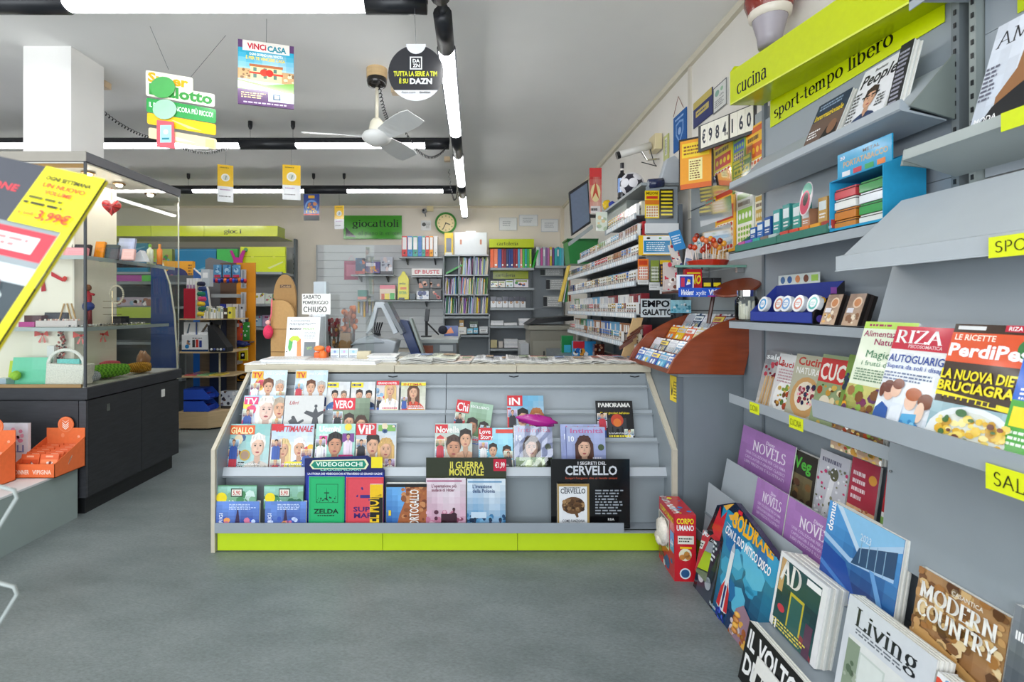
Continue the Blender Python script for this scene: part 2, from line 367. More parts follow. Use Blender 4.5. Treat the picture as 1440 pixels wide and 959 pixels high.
def mag(loc, w, h, t, rz, lean, shapes, label, group=None, cat='magazine', name='magazine', roll=0, spine='#dddddd', cover='#eeeeee', seed=1, m='paper'):
    r = thing(name, label, cat, loc, rz, -lean, group)
    if roll: r.rotation_euler = (Euler((0, R(roll), 0)).to_matrix().to_4x4()).to_euler(); r.rotation_euler = (Matrix.Rotation(R(rz), 4, 'Z') @ Matrix.Rotation(R(-lean), 4, 'X') @ Matrix.Rotation(R(roll), 4, 'Y')).to_euler()
    g = G(); g.box(0, -.0006, 0, w, 0, h, cover); g.box(-.0006, -.0006, 0, 0, t, h, spine); g.draw(shapes, w, h, (0, -.0006, 0), seed=seed)
    g.build('cover', m, r)
    p = G(); n = max(1, min(12, int(t/.004)))
    for i in range(n):
        a = t*i/n; e = .0012*(i % 3); p.box(.0002, a+.0002, .0005, w-.001-e, a+t/n*.92, h-.0008-e, ['#f0efe9', '#d9dad4', '#e6e3da'][i % 3])
    p.build('pages', 'pages', r)
    return r
# ================================================================== THE SHELL
XR, XL, YB, YF, ZC = 1.53, -7.5, 8.44, -1.6, 3.12
struct(G().box(XL-.1, YF-.1, -.1, XR+.1, YB+.1, 0, '#777').build('floor', 'vinyl_floor'))
struct(G().box(XL-.1, YF-.1, ZC, XR+.1, YB+.1, ZC+.1, '#efeeeb').build('ceiling', 'ceiling_paint'))
struct(G().box(XR, YF-.1, 0, XR+.1, YB+.1, ZC, '#e9e4dc').build('wall_right', 'wall_paint'))
struct(G().box(XL-.1, YF-.1, 0, XL, YB+.1, ZC, '#e6e0d6').build('wall_left', 'wall_paint'))
struct(G().box(XL, YB, 0, XR, YB+.1, ZC, '#e9dfd0').build('wall_back', 'wall_paint'))
g = G(); g.box(XL, YF-.1, 0, XR, YF, .35, '#8a8d90'); g.box(XL, YF-.1, 2.95, XR, YF, ZC, '#8a8d90')
for x in (XL, -5.2, -3, -.8, XR-.25): g.box(x, YF-.1, .35, x+.12, YF, 2.95, '#8a8d90')
struct(g.build('wall_front', 'metal_paint'))
struct(G().box(XR-.03, YF, ZC-.045, XR, YB, ZC, '#d9d2bf').build('trim_1', 'wall_paint'))
struct(G().box(XL, YB-.03, ZC-.03, XR-.03, YB, ZC, '#d6cbb4').build('trim_2', 'wall_paint'))
struct(G().box(XR-.012, 3.46, 2.0, XR, 3.50, ZC-.045, '#d5cec0').build('trim_3', 'wall_paint'))
struct(G().box(XR-.06, YB-.02, 1.2, XR, YB, ZC-.03, '#e0d4bf').build('trim_4', 'wall_paint'))
g = G(); g.box(-3.02, 3.28, 2.401, -2.70, 3.57, ZC, '#f4f2ee')
struct(g.build('wall_pillar', 'wall_paint'))
# grey cladding panels on the back wall, left half
for i, (a, b, z0, z1) in enumerate([(-5.9, -4.55, 1.9, 2.55), (-4.53, -3.2, 1.9, 2.55)]):
    pass
# ------------------------------------------------------------------ lamps
def lamp_bar(name, label, p0, p1, ax, tubes, group='black fluorescent light bars'):
    r = thing(name, label, 'lamp', (0,0,0), group=group)
    z = 2.905
    def P(a, dz=0): return (a, p0[1], z+dz) if ax == 'x' else (p0[0], a, z+dz)
    lo, hi = (p0[0], p1[0]) if ax == 'x' else (p0[1], p1[1])
    G().tube([P(lo, .03), P(hi, .03)], .03, '#1b1c20', 10).build('rail', 'black_plastic', r, smooth=True)
    edges = [lo]
    for a, b in tubes:
        g = G(); n = 10; pts = []
        for k in range(n+1):
            t = math.pi*k/n; pts.append((math.cos(t)*.056, math.sin(t)*.045-.004))
        if ax == 'x': g.prism([(p0[1]+y, z+q) for y, q in pts], a, b, 'x', '#202227')
        else: g.prism([(p0[0]+y, z+q) for y, q in pts], a, b, 'y', '#202227')
        g.build('reflector', 'black_plastic', r)
        el = [(math.cos(2*math.pi*k/16)*.046, math.sin(2*math.pi*k/16)*.024-.012) for k in range(16)]
        G().prism([((p0[1] if ax == 'x' else p0[0])+y, z+q) for y, q in el], a, b, ax, '#ffffff').build('tube', 'tube', r)
    segs = []; cur = lo
    for a, b in sorted(tubes): segs.append((cur, a)); cur = b
    segs.append((cur, hi))
    for a, b in segs:
        if b-a > .04: G().tube([P(a+.004), P(b-.004)], .05, '#1d1f24', 14).build('end_housing', 'black_plastic', r, smooth=True)
    return r
lamp_bar('light_bar', 'nearest crosswise black light bar with one long glowing tube', (-4.6, 2.475), (-.24, 2.475), 'x', [(-4.3, -2.75), (-2.05, -.556)])
lamp_bar('light_bar', 'middle crosswise light bar behind the ceiling fan', (-5.4, 4.6), (-.24, 4.6), 'x', [(-5.2, -4.0), (-3.72, -2.2), (-1.67, -.47)])
lamp_bar('light_bar', 'rearmost crosswise light bar, closest to the back wall', (-5.4, 6.39), (-.24, 6.39), 'x', [(-5.3, -3.9), (-3.66, -2.22), (-1.66, -.42)])
lamp_bar('light_bar', 'light bar running lengthwise beside the round black sign', (-.17, 2.56), (-.17, 8.2), 'y', [(2.9, 4.32), (4.92, 6.1), (6.7, 8.1)])
lamp_bar('light_bar', 'light bar lengthwise above the viewer, nearest to the shopfront', (-.17, .3), (-.17, 2.42), 'y', [(.5, 1.9)])
for i, (x, y, s) in enumerate([(352,4.6,'left'),(412,4.6,'right'),(441,6.39,'left'),(484,6.39,'right'),(265,6.39,'far left')]):
    X = (x-CX)*y/F; t = thing('suspension_cap', 'small black cable cap on the ceiling, %s one above the %s light bar' % (s, 'middle' if y < 5 else 'rearmost'), 'cable mount', (X, y, ZC))
    G().lathe([(.0,-.001),(.02,-.001),(.02,-.05),(.01,-.075),(0,-.075)], '#15161a').build('cap', 'black_plastic', t)
    G().tube([(0,0,-.07),(0,0,-.18)], .0015, '#555', 5).build('wire', 'chrome', t)
def coil(p0, p1, sag, r, turns, n=None, gap=0.0):
    pts = []; n = turns*8; p0 = Vector(p0); p1 = Vector(p1); d = (p1-p0)
    side = d.normalized().cross(Vector((0,1,0))); side = side.normalized() if side.length > .1 else Vector((1,0,0))
    for i in range(n+1):
        t = i/n; c = p0+d*t+Vector((0,0,-4*sag*t*(1-t))); a = 2*math.pi*turns*t
        pts.append(c+side*r*math.cos(a)+Vector((0,1,0))*r*math.sin(a))
    return pts
def cable(label, p0, p1, sag, turns, r=.012):
    o = G().tube(coil(p0, p1, sag, r, turns), .0032, '#17181b', 5).build('coiled_cable', 'black_plastic'); return tag(o, label, 'cable')
cable('coiled black cable looping down from the fan mount', Wp(533,122,3.6), Wp(556,168,3.72), .12, 22)
cable('coiled black cable hanging from the junction box behind the fan', Wp(558,160,3.9), Wp(628,207,4.5), .20, 34)
cable('coiled black cable from the pillar to the middle light bar', Wp(147,159,4.0), Wp(214,194,4.5), .03, 16)
cable('coiled black cable sagging under the green hanging sign', Wp(250,205,4.5), Wp(330,203,4.55), .07, 24)
cable('small coiled black cable near the wall clock', Wp(631,239,5.7), Wp(644,268,6.3), .22, 22, .01)
for px, py, D, lb in ((557,146,3.9,'beige junction box on the ceiling behind the fan'),(629,232,5.7,'beige junction box on the ceiling near the wall clock'),(146,150,3.8,'beige junction box beside the white pillar')):
    x, y, z = Wp(px, py, D); o = G().box(-.035,-.035,-.05,.035,.035,0,'#d9c09d').build('junction_box','plastic',loc=(x,y,ZC),bevel=.004); tag(o, lb, 'junction box')
# ------------------------------------------------------------------ ceiling fan
t = thing('ceiling_fan', 'white three-bladed ceiling fan with a wooden mount', 'fan', (-.72, 3.6, ZC))
G().lathe([(0,0),(.075,0),(.075,-.07),(0,-.07)], '#d5b585', 20).build('mount', 'pale_wood', t, smooth=False)
G().lathe([(.07,-.07),(.074,-.09),(.066,-.12),(.03,-.135),(0,-.135)], '#17120f', 20).build('cup', 'glossy', t, smooth=True)
G().tube([(0,0,-.13),(0,0,-.37)], .013, '#e5ddc8').build('rod', 'plastic', t, smooth=True)
G().lathe([(0,-.36),(.03,-.365),(.05,-.39),(.062,-.46),(.06,-.475)], '#ece6d2', 20).build('motor_cover', 'plastic', t, smooth=True)
G().lathe([(0,-.47),(.095,-.47),(.108,-.49),(.106,-.51),(.09,-.53),(.05,-.555),(0,-.56)], '#e9e9e6', 24).build('motor', 'plastic', t, smooth=True)
for i, a in enumerate((190, 310, 70)):
    g = G(); ca, sa = math.cos(R(a)), math.sin(R(a)); tl = .35; n = 6
    def bp(r, v):
        off = v*(.05+.03*min(1, (r-.1)/.2)); return (r*ca-off*sa, r*sa+off*ca, -.497-(v*.024))
    top = []
    for k in range(n+1):
        r = .1+.42*k/n; vv = 1 if k < n else .8
        top.append((bp(r, -vv), bp(r, vv)))
    for k in range(n):
        p, q = top[k], top[k+1]; dz = Vector((0,0,.004))
        g.face([p[0], q[0], q[1], p[1]], '#e4e5e4'); g.face([Vector(v)+dz for v in (p[1], q[1], q[0], p[0])], '#e4e5e4')
        g.face([p[0], Vector(p[0])+dz, Vector(q[0])+dz, q[0]], '#e4e5e4'); g.face([p[1], q[1], Vector(q[1])+dz, Vector(p[1])+dz], '#e4e5e4')
    g.face([top[-1][0], Vector(top[-1][0])+Vector((0,0,.004)), Vector(top[-1][1])+Vector((0,0,.004)), top[-1][1]], '#e4e5e4')
    g.build('blade', 'plastic', t)

# ================================================================== THE FRONT COUNTER
CXL, CXR = -1.478, 1.137
t = thing('magazine_counter', 'long grey shop counter with tiered magazine racks and a lime plinth', 'counter', ((CXL+CXR)/2, 3.1, 0))
ox, oy = (CXL+CXR)/2, 3.1
def cb(name, x0,y0,z0,x1,y1,z1,col,m='metal_paint',bevel=0): return G().box(x0-ox,y0-oy,z0,x1-ox,y1-oy,z1,col).build(name,m,t,bevel=bevel)
for s in (0, 1):
    x0, x1 = ((CXL, CXL+.022) if s == 0 else (CXR-.03, CXR)); prof = [(2.745,0),(2.745,.575),(3.19,.955),(3.74,.955),(3.74,0)]
    g = G().prism([(y-oy, z) for y, z in prof], x0-ox, x1-ox, 'x', '#c9c1ae'); g.build('side_panel', 'beige_laminate', t)
    G().prism([(y-oy, z) for y, z in [(2.765,.13),(2.765,.57),(3.2,.945),(3.7,.945),(3.7,.01),(2.9,.01)]], (x1 if s==0 else x0-.004)-ox, (x1+.004 if s==0 else x0)-ox, 'x', '#8c959b').build('side_lining', 'metal_paint', t)
xs = [CXL+.026, -.52, .24, CXR-.034]
for a, b in zip(xs[:-1], xs[1:]):
    cb('plinth_panel', a+.001, 2.762, .004, b-.001, 2.78, .118, '#c3dd1f', 'plastic', .002)
xs = [CXL+.026, -.185, CXR-.034]
G().box(CXL+.026-ox, 2.735-oy, .118, .83-ox, 2.741-oy, .17, '#99a1a9').box(CXL+.026-ox, 2.735-oy, .114, CXR-.034-ox, 2.9-oy, .118, '#99a1a9').build('front_lip', 'metal_paint', t)
# stepped tiers: (front y, bottom z, top z, top edge y)
for nm, y0, z0, y1, z1, col in (('tier_panel',2.86,.12,2.86,.405,'#8e979c'),('tier_panel',2.815,.405,2.83,.45,'#b9c0c6'),('tier_panel',2.93,.40,2.965,.585,'#a3abb1'),('tier_panel',3.02,.56,3.055,.735,'#a3abb1'),('tier_panel',3.11,.71,3.145,.875,'#a3abb1'),('tier_panel',3.165,.86,3.17,.945,'#8d959b')):
    for a, b in ((CXL+.026,-.185),(-.183,CXR-.034)):
        G().prism([(y0-oy,z0),(y1-oy,z1),(y1+.008-oy,z1),(y0+.008-oy,z0)], a-ox+.001, b-ox-.001, 'x', col).build(nm, 'metal_paint', t)
for y0, y1, z in ((2.815,2.94,.40),(2.93,3.03,.565),(3.02,3.12,.715),(3.11,3.17,.862)):
    cb('tier_floor', CXL+.026, y0, z-.003, CXR-.034, y1, z, '#9aa2a8')
for a, b in ((CXL-.01,-.52),(-.52,.27),(.27,CXR)):
    cb('worktop_panel', a+.001, 3.165, .955, b-.001, 3.76, 1.0, '#c6bea9', 'beige_laminate', .003)
for x in (-.53, .25, 1.03): G().tube([(x-.03-ox,3.168-oy,.93),(x-ox,3.16-oy,.925),(x+.03-ox,3.168-oy,.93)], .003, '#50555a', 6).build('catch', 'chrome', t)
G().box(CXL-ox+.03, 3.7-oy, .0, CXR-ox-.04, 3.71-oy, .955, '#8e979c').build('back_board', 'metal_paint', t)

CG = 'magazines on the tiered counter'
SK, SK2 = '#d9a888', '#c98f6e'
def cm(px0, px1, pyt, row, shapes, label, t=.006, hgt=None, **k):
    zb, yb = {1:(.726,3.06), 2:(.57,2.97), 3:(.408,2.872), 4:(.124,2.75)}[row]
    x0 = (px0-CX)*yb/F; x1 = (px1-CX)*yb/F
    lean = k.pop('lean', {1:15,2:14,3:14,4:4}[row])-t*160*(row == 3)
    zt = H+(CY-pyt)*(yb+.07 if row < 4 else yb+.03)/F
    h = hgt or (zt-zb)/math.cos(R(lean))
    if not any(q_ in label for q_ in ('statue','PANORAMA','periwinkle','booklet','PARIGI','Parigi')):   # busy gossip covers: inset photos and headlines
        rc = random.Random(px0+7); hues = ['#f6e23c','#d8283c','#ffffff','#2a6ad0','#e84f9a','#2aa8a0']
        ex = []
        for k_ in range(3):
            ix = rc.choice([.02,.74]) if k_ < 2 else .02; iy = .12+.2*k_; c1_, c2_ = rc.choice(['#b8d8e8','#e8c8a8','#c8b8d8','#d8e0c8']), rc.choice(['#5a7a9a','#8a5a4a','#4a6a4a','#7a4a6a'])
            ex += [('r',ix-.01,iy-.008,ix+.25,iy+.158,'#ffffff'), ('g',ix,iy,ix+.24,iy+.15,c2_,c1_,4), ('man',ix+.12,iy+.05,.085,rc.choice(['#2a1c16','#8a5a2c','#d8b878','#5a3a24']),SK,rc.choice(['#c83a4a','#3a5aa8','#f0f0f0','#2a2a30']))]
        ex += [('r',.3,.0,.98,.055,rc.choice(hues[:2]+['#2a6ad0'])), ('ln',.33,.01,.95,.048,1,'#ffffff'), ('ln',.3,.06,.96,.14,1,rc.choice(['#f6e23c','#ffffff','#d8283c'])), ('ln',.3,.15,.9,.19,2,'#ffffff')]
        shapes = list(shapes[:2])+ex[:6]+list(shapes[2:])+ex[9:] if 'blond woman' in label or 'red sweater' in label else list(shapes)+(ex if px1-px0 > 40 else ex[9:])
    yb = k.pop('y', yb)
    return mag((x0, yb, zb), x1-x0, h, t, 0, lean, shapes, label, CG, seed=px0, **k)
def T(s, x, y, h, c, **k): return ('t', s, x, y, h, c, k)
bgp = lambda c0, c1: ('g', 0, 0, 1, 1, c0, c1)
tv = [bgp('#e9e2e0','#cfe6f2'), ('blob',0,0,.35,.75,['#e84f7a','#f6c35c','#fff','#f08bb0'],12,.1), ('man',.5,.42,.3,'#6b3d22',SK,'#2f55a8'), ('man',.82,.42,.27,'#bdb7b0',SK,'#22386f'), ('r',.02,.8,.34,.97,'#f6b62a'), T('TV',.05,.81,.13,'#c7262e',w=.26,b=2), T('SORRISI E CANZONI',.36,.88,.06,'#ffffff',w=.58), ('r',0,0,1,.12,'#f7f3f4'), T('ARIA DI FESTA',.04,.03,.06,'#d03a60',w=.6), T('TUTTI PAZZI',.45,.14,.05,'#ffffff',w=.5)]
cm(349,400,520,1,tv,'tv listings magazine with two men, leftmost on the top tier',lean=12, spine='#c33')
cm(412,458,520,1,tv,'tv listings magazine with two men, second from left on top tier',lean=12, spine='#c33')
ge = lambda a, b, c: [bgp('#eae6dc','#d7dbe0'), ('man',.35,.38,.3,a,SK,b), ('man',.75,.38,.28,c,SK,'#2b3d63'), ('r',.0,.8,.5,.97,'#f2dc2a'), ('ln',.04,.81,.46,.96,1,'#1d3b7a'), ('r',0,0,1,.13,'#5a7fb8'), ('ln',.1,.02,.9,.1,1,'#ffffff')]
cm(458,490,536,1,ge('#2b2522','#3a69a8','#7a6b5e'),'narrow yellow-titled magazine, left of the twin pair on the top tier')
cm(492,526,536,1,ge('#3c2a22','#c14d6c','#17120f'),'narrow yellow-titled magazine, right of the twin pair on the top tier')
cm(528,560,535,1,[bgp('#e7dcd6','#cfc4bd'), ('blob',.0,.3,.35,.8,['#d84b4b','#8ab4d8','#fff'],8,.1), ('man',.62,.5,.42,'#d8b578',SK,'#f2eeea',1), ('r',0,.86,1,1,'#d92f3c'), T('GRAND HOTEL',.06,.89,.07,'#ffffff',w=.85)],'magazine showing a blond woman in a white top')
cm(563,598,536,1,[bgp('#e3e0d4','#c7cbb4'), ('man',.5,.42,.4,'#5a3825',SK,'#d4492c',1), ('r',0,.86,1,.96,'#e9d82c'), T('INTIMA',.1,.87,.07,'#c6262e',w=.75), ('r',0,0,1,.06,'#d4492c')],'magazine showing a dark-haired woman in a red sweater', t=.012)
cm(337,395,556,2,[bgp('#e7d3dd','#b8d8ee'), ('blob',0,.1,.35,.9,['#e84f7a','#f5a53c','#f6e25c','#fff'],10,.13), ('man',.58,.42,.42,'#ece6da','#e4c3b4','#e9cfd6',1), ('man',.9,.5,.34,'#b9a995',SK,'#88b3d8'), ('r',.02,.8,.36,.97,'#e8437a'), T('TV',.05,.81,.13,'#fff',w=.28,b=2), T('LA REGINA',.1,.05,.06,'#b3245a',w=.6)],'pink tv magazine with a platinum blonde, second tier', spine='#2a8aa8', t=.01)
cm(396,452,556,2,[('r',0,0,1,1,'#d8d8d6'), T('Libri',.12,.8,.08,'#b3202a',sh=.25), ('p',[(.1,.06),(.2,.3),(.12,.42),(.28,.52),(.36,.4),(.5,.47),(.52,.42),(.38,.34),(.4,.1)],'#55575c'), ('p',[(.7,.25),(.74,.5),(.5,.6),(.56,.66),(.74,.62),(.8,.76),(.86,.62),(1,.66),(1,.6),(.86,.5),(.92,.25)],'#4b4d52'), ('c',.24,.5,.045,'#494b50'), ('c',.8,.76,.04,'#494b50'), T('IL NOVECENTO',.5,.08,.05,'#9a9a9a',w=.45)],'pale grey magazine with two dark statue figures', spine='#999')
cm(466,518,559,2,[bgp('#3c4a34','#8ea288'), ('man',.45,.25,.3,'#3a2b22',SK,'#26365e'), ('man',.78,.2,.3,'#4a2f20',SK,'#1c2b22',1), ('r',0,.72,.6,1,'#e0263c'), T('VERO',.04,.76,.18,'#ffffff',w=.5,b=2), ('ln',.02,.1,.3,.6,7,'#f3e9c8')],'red-titled magazine with a couple and a green photo, second tier', spine='#aaa', lean=12)
cm(634,686,560,2,[bgp('#5b7f4c','#a8c8b0'), ('man',.5,.2,.32,'#33251d',SK2,'#ece9e4'), ('man',.82,.2,.28,'#2c2320',SK,'#e7e7ee'), ('blob',0,0,.35,.6,['#3a66a8','#d84b4b','#fff','#3f7a3f'],10,.1), ('r',0,.7,.36,1,'#d3202c'), T('Chi',.03,.74,.2,'#ffffff',w=.3), T('ESCLUSIVO',.4,.86,.06,'#fff',w=.5)],'red-titled magazine tilted sideways on the second tier', roll=9, lean=12)
cm(714,766,556,2,[bgp('#cfdde6','#6db3d6'), ('man',.42,.3,.34,'#1d1715',SK,'#fbfbfb'), ('man',.8,.3,.34,'#b5713a',SK,'#d8c7a0',1), ('r',0,.76,.42,1,'#d3202c'), T('iN',.05,.79,.16,'#ffffff',w=.3,b=2), ('r',0,.2,.1,.72,'#d3202c')],'red-cornered magazine with a dark-haired man and a blonde, above the magenta pouch')
cm(841,893,563,2,[('r',0,0,1,1,'#17171a'), T('PANORAMA',.05,.84,.1,'#f3f1ec',w=.88,f='serif',th=.24), T("PIL per giocolieri dell'abisso",.1,.66,.055,'#f2d62a',w=.8), ('r',.28,.0,.8,.55,'#3a3a3f'), ('c',.55,.5,.17,'#c8482f'), ('c',.55,.44,.11,'#e07a34'), ('r',.4,.02,.43,.34,'#0c0c0d'), ('r',.66,.02,.69,.34,'#0c0c0d'), ('p',[(.47,.04),(.5,.22),(.6,.22),(.63,.04)],'#08080a'), ('c',.55,.25,.04,'#08080a')],'black magazine with an orange globe figure on the cover', cover='#17171a', spine='#222', t=.012)
gl = [bgp('#bcd8d8','#8cc6c2'), ('man',.72,.32,.38,'#efeae2','#e4bda6','#cfc9c0',0), ('r',0,0,1,.07,'#e9dccd'), ('blob',.02,.3,.3,.75,['#3c5f8c','#e7d6b4','#8c4a3c','#2f8a8a'],8,.1), ('c',.42,.35,.13,'#caa93c'), ('c',.42,.35,.1,'#a98a72'), ('r',0,.78,.62,.97,'#e8642a'), T('GIALLO',.04,.8,.13,'#fdf3b8',w=.54,b=1.5), T('IL PROCESSO',.28,.01,.06,'#c01f3c',w=.68), ('ln',.02,.1,.45,.22,3,'#222')]
cm(318,376,595,3,gl,'orange-titled magazine with a white-haired person, third tier', spine='#2c8f8f', t=.02)
cm(378,438,595,3,[bgp('#efe7ea','#c4dcf2'), ('man',.3,.3,.3,'#e4c58a',SK,'#ea8fb8',1), ('man',.68,.32,.3,'#f6f6f6',SK,'#4a84d0'), ('r',0,.86,.28,1,'#d3202c'), T('SETTIMANALE',.1,.84,.12,'#d3303c',w=.86,b=2,sh=.2), ('blob',.84,.2,.98,.7,['#d84b4b','#f2c23c','#58a0d8'],6,.08), ('r',.35,.02,.8,.22,'#f5e23c'), T('DALLE NOZZE',.38,.1,.08,'#2a50b8',w=.4), T('AL CAMPO',.4,.03,.06,'#c6262e',w=.34)],'red-titled gossip magazine with a pink dress and a blue shirt', spine='#c33', t=.02)
cm(441,497,595,3,[bgp('#8ed4c2','#b8e4d8'), T('Uomini',.08,.84,.11,'#ffffff',w=.55,b=4), T('e donne',.1,.74,.07,'#f3fbf8',w=.3), ('man',.5,.34,.4,'#15110f',SK2,'#f4f4f4'), ('c',.82,.93,.09,'#f0d83c'), ('r',.68,.62,.98,.8,'#7a3a8c'), ('man',.83,.68,.1,'#2b1d18',SK,'#e9d7e7'), ('r',.1,.55,.3,.75,'#e45a9a'), ('man',.2,.62,.09,'#4a2a18',SK,'#fff'), ('c',.8,.16,.13,'#f0d83c'), ('r',.6,.3,.97,.36,'#c7387a')],'turquoise magazine with a dark-haired man in close-up', t=.016, spine='#2c9f8f')
cm(499,556,594,3,[bgp('#e0d6cf','#c9d9e2'), ('man',.42,.35,.36,'#2a1d18',SK,'#e2ddd6'), ('man',.75,.28,.34,'#cfa765',SK,'#d8cfc4',1), ('r',.0,.76,.5,1,'#d4202f'), T('ViP',.04,.79,.18,'#ffffff',w=.42,f='serif',th=.2), ('r',.55,.84,.98,.97,'#7fb35c'), ('blob',.55,.84,.98,.97,['#3c5f8c','#e7d6b4','#2a1d18'],6,.06), ('r',0,0,1,.08,'#f6e9a8'), ('blob',0,.1,.18,.5,['#d84b4b','#5a3a2c','#e7c6a8'],5,.08)],'red-titled magazine with a curly-haired man and a blonde, above the blue board', t=.03, spine='#7db')
cm(611,664,595,3,[bgp('#ded6c8','#bcd0c8'), ('man',.5,.28,.42,'#4b3424',SK2,'#efe9e2'), ('man',.82,.5,.34,'#2c211b',SK,SK), ('blob',0,.05,.25,.7,['#3b3b44','#e7c6a8','#d84b4b','#fff'],9,.09), ('r',0,.8,.34,.98,'#d3202c'), T('Novella',.03,.81,.13,'#f7f4ee',w=.62,b=2), ('r',.6,0,1,.12,'#8a6b4c')],'beige magazine with two faces close together, third tier', cover='#ddd')
cm(673,722,601,3,[bgp('#5cc0dc','#a9def0'), ('man',.42,.35,.26,'#2b1d18',SK,'#f6f4f0'), ('man',.82,.3,.26,'#33241c',SK2,'#c6d6c4'), ('r',0,.72,.4,1,'#d3202c'), T('Love',.03,.87,.1,'#ffffff',w=.32), T('Story',.06,.75,.1,'#ffffff',w=.36), ('r',.5,.88,1,.97,'#e34a3c'), ('ln',.03,.3,.3,.62,7,'#fff'), ('p',[(.2,.0),(.3,.35),(.55,.35),(.62,0)],'#f4f0ea'), ('r',.7,0,.95,.12,'#2c4a8c')],'light blue romance magazine with a young couple', spine='#d3202c')
inti = [bgp('#8791c0','#aab4dc'), ('man',.45,.32,.38,'#4a2a22','#e0b398','#cfb9d2',1), T('Intimità',.1,.87,.1,'#c9699c',w=.85,f=None), T('10',.05,.68,.12,'#ffffff',w=.14,b=1), ('c',.88,.55,.08,'#4a5a3c'), T('Loretta',.3,.13,.09,'#232a5c',w=.4), ('r',.6,.02,.98,.1,'#5f6bb0'), ('ln',.66,.15,.96,.35,3,'#f0f0ff')]
r = cm(798,853,599,3,inti,'periwinkle magazine with a long-haired woman, front of the unwrapped copies', t=.03, cover='#8d97c6', spine='#7b86ba')
for k in (1, 2): # more copies fanned behind it
    mag(((795-CX)*2.875/F-.008*k, 2.878+.006*k, .408), .225, .27, .008, 0, 14, inti, ['periwinkle magazine just behind the front unwrapped copy','periwinkle magazine, rearmost of the unwrapped fanned copies'][k-1], CG, spine='#a9b2da')
r = cm(724,778,598,3,inti,'periwinkle magazine in clear wrapping with a green supplement', t=.018, cover='#8d97c6')
G().draw([bgp('#3e5a34','#8fb06a'), ('blob',.3,.1,.7,.8,['#b8dc7a','#6f9f4a','#dff0b0'],8,.12), ('r',.8,0,.98,1,'#262b22'), T('Salute',.04,.2,.3,'#dfe8d0',w=.25,r=0)], .216, .085, (.006, -.004, 0)).build('supplement', 'glossy', r)
g = G(); rr_ = random.Random(4); 
for i in range(7):
    for j in range(8):
        def q(a, b): return (.232*a/7-.006, -.008-.006*random.Random(a*31+b).random(), .27*b/8)
        g.face([q(i,j), q(i+1,j), q(i+1,j+1), q(i,j+1)], '#ffffff')
g.build('wrapping', 'film', r)
# magenta fabric pouch resting on the wrapped magazine
def cloth_blob(name, m, loc, rx, ry, rz, col, label, cat, rot=0, amp=.15, seed=0, group=None, n=18, mm=10):
    rn = random.Random(seed); ph = [rn.uniform(0, 6) for _ in range(6)]
    g = G().ball((0,0,0), rx, ry, rz, col, n, mm, lambda a, t: 1+amp*(math.sin(3*a+ph[0]+2*t)*.5+math.sin(5*a+ph[1])*math.sin(4*t+ph[2])*.6+math.sin(7*t+ph[3])*.3))
    o = g.build(name, m, loc=loc, smooth=True); o.rotation_euler = (0, R(rot), 0); return tag(o, label, cat, group)
cloth_blob('gift_pouch', 'glossy', (.37, 2.90, .705), .115, .03, .032, '#b3208c', 'shiny magenta pouch lying on the wrapped magazine', 'pouch', rot=8, amp=.22, seed=3)
# bottom tray
par = [bgp('#2c3f8c','#6a8fd8'), ('p',[(.42,0),(.5,.85),(.58,0)],'#3a2a4a'), ('blob',.1,.05,.9,.4,['#d87a9a','#f0a05c','#3a5ab8','#c8d8ff'],18,.07), ('ln',.3,.7,.95,.92,4,'#cfe0ff'), T('PARIGI',.16,.05,.13,'#eaf0ff',r=90,b=1)]
vie = [bgp('#5c8f6a','#9fd0c0'), ('blob',0,0,1,.6,['#2f6a4a','#7fb08c','#4a8a5c','#cfe8e0'],22,.1), ('r',.38,.5,.66,.9,'#1e2a22'), ('r',.4,.55,.64,.85,'#ece9dc'), T('5,90',.43,.6,.2,'#c6262e',w=.18), T('Vietnam',.34,.08,.26,'#eef6f2',w=.5,b=1), ('c',.16,.45,.13,'#f3dc26')]
for i, (a, b) in enumerate(((303,364),(372,430))):
    r = cm(a,b,703,4,par,'%s blue travel booklet set with a green header card' % ['leftmost','second'][i], t=.02, m='glossy', spine='#334', cat='booklet', name='travel_booklet')
    w = (b-a)*2.75/F
    G().box(-.01,.004,.115,w-.02,.012,.245,'#5c8f6a').draw(vie, w-.01, .115, (-.01,.003,.125), seed=i).build('header_card', 'glossy', r)
    
def board(px0,px1,py0,py1,D,shapes,label,cut=False,col='#111',t=.004,name='display_board',m='glossy',lean=1,z=None):
    x0 = (px0-CX)*D/F; w = (px1-px0)*D/F; z0 = H+(CY-py1)*D/F if z is None else z; h = H+(CY-py0)*D/F-z0
    o = G()
    if cut: pts = [(0,0),(w,0),(w,h*.78),(w*.92,h*.9),(w*.78,h),(0,h*.96)]
    else: pts = [(0,0),(w,0),(w,h),(0,h)]
    o.prism(pts, 0, t, 'y', col).draw(shapes, w, h, (0,0,0)); o = o.build(name, m, loc=(x0, D, z0)); o.rotation_euler[0] = R(-lean)
    return tag(o, label, 'display board')
board(428,541,641,737,2.785,[('r',.015,.02,.985,.75,'#1d2f93'), ('r',.04,.05,.95,.7,'#2340b8'), ('p',[(.06,.86),(.1,.93),(.76,.95),(.8,.87),(.76,.8),(.1,.8)],'#e9e9c0'), ('p',[(.08,.86),(.12,.915),(.74,.93),(.77,.87),(.74,.815),(.12,.815)],'#1f8a72'), T('VIDEOGIOCHI',.14,.845,.06,'#eafff0',w=.58,b=1.5), T('LEGGENDARI',.2,.78,.03,'#8fe0c0',w=.5), T('LA STORIA DEI VIDEOGIOCHI ATTRAVERSO LE GRANDI SAGHE',.04,.72,.03,'#ffffff',w=.93), ('r',.83,.82,.97,.98,'#f3e02a')],'dark blue cut-out display board lettered VIDEOGIOCHI in the bottom tray',cut=True,col='#16205c')
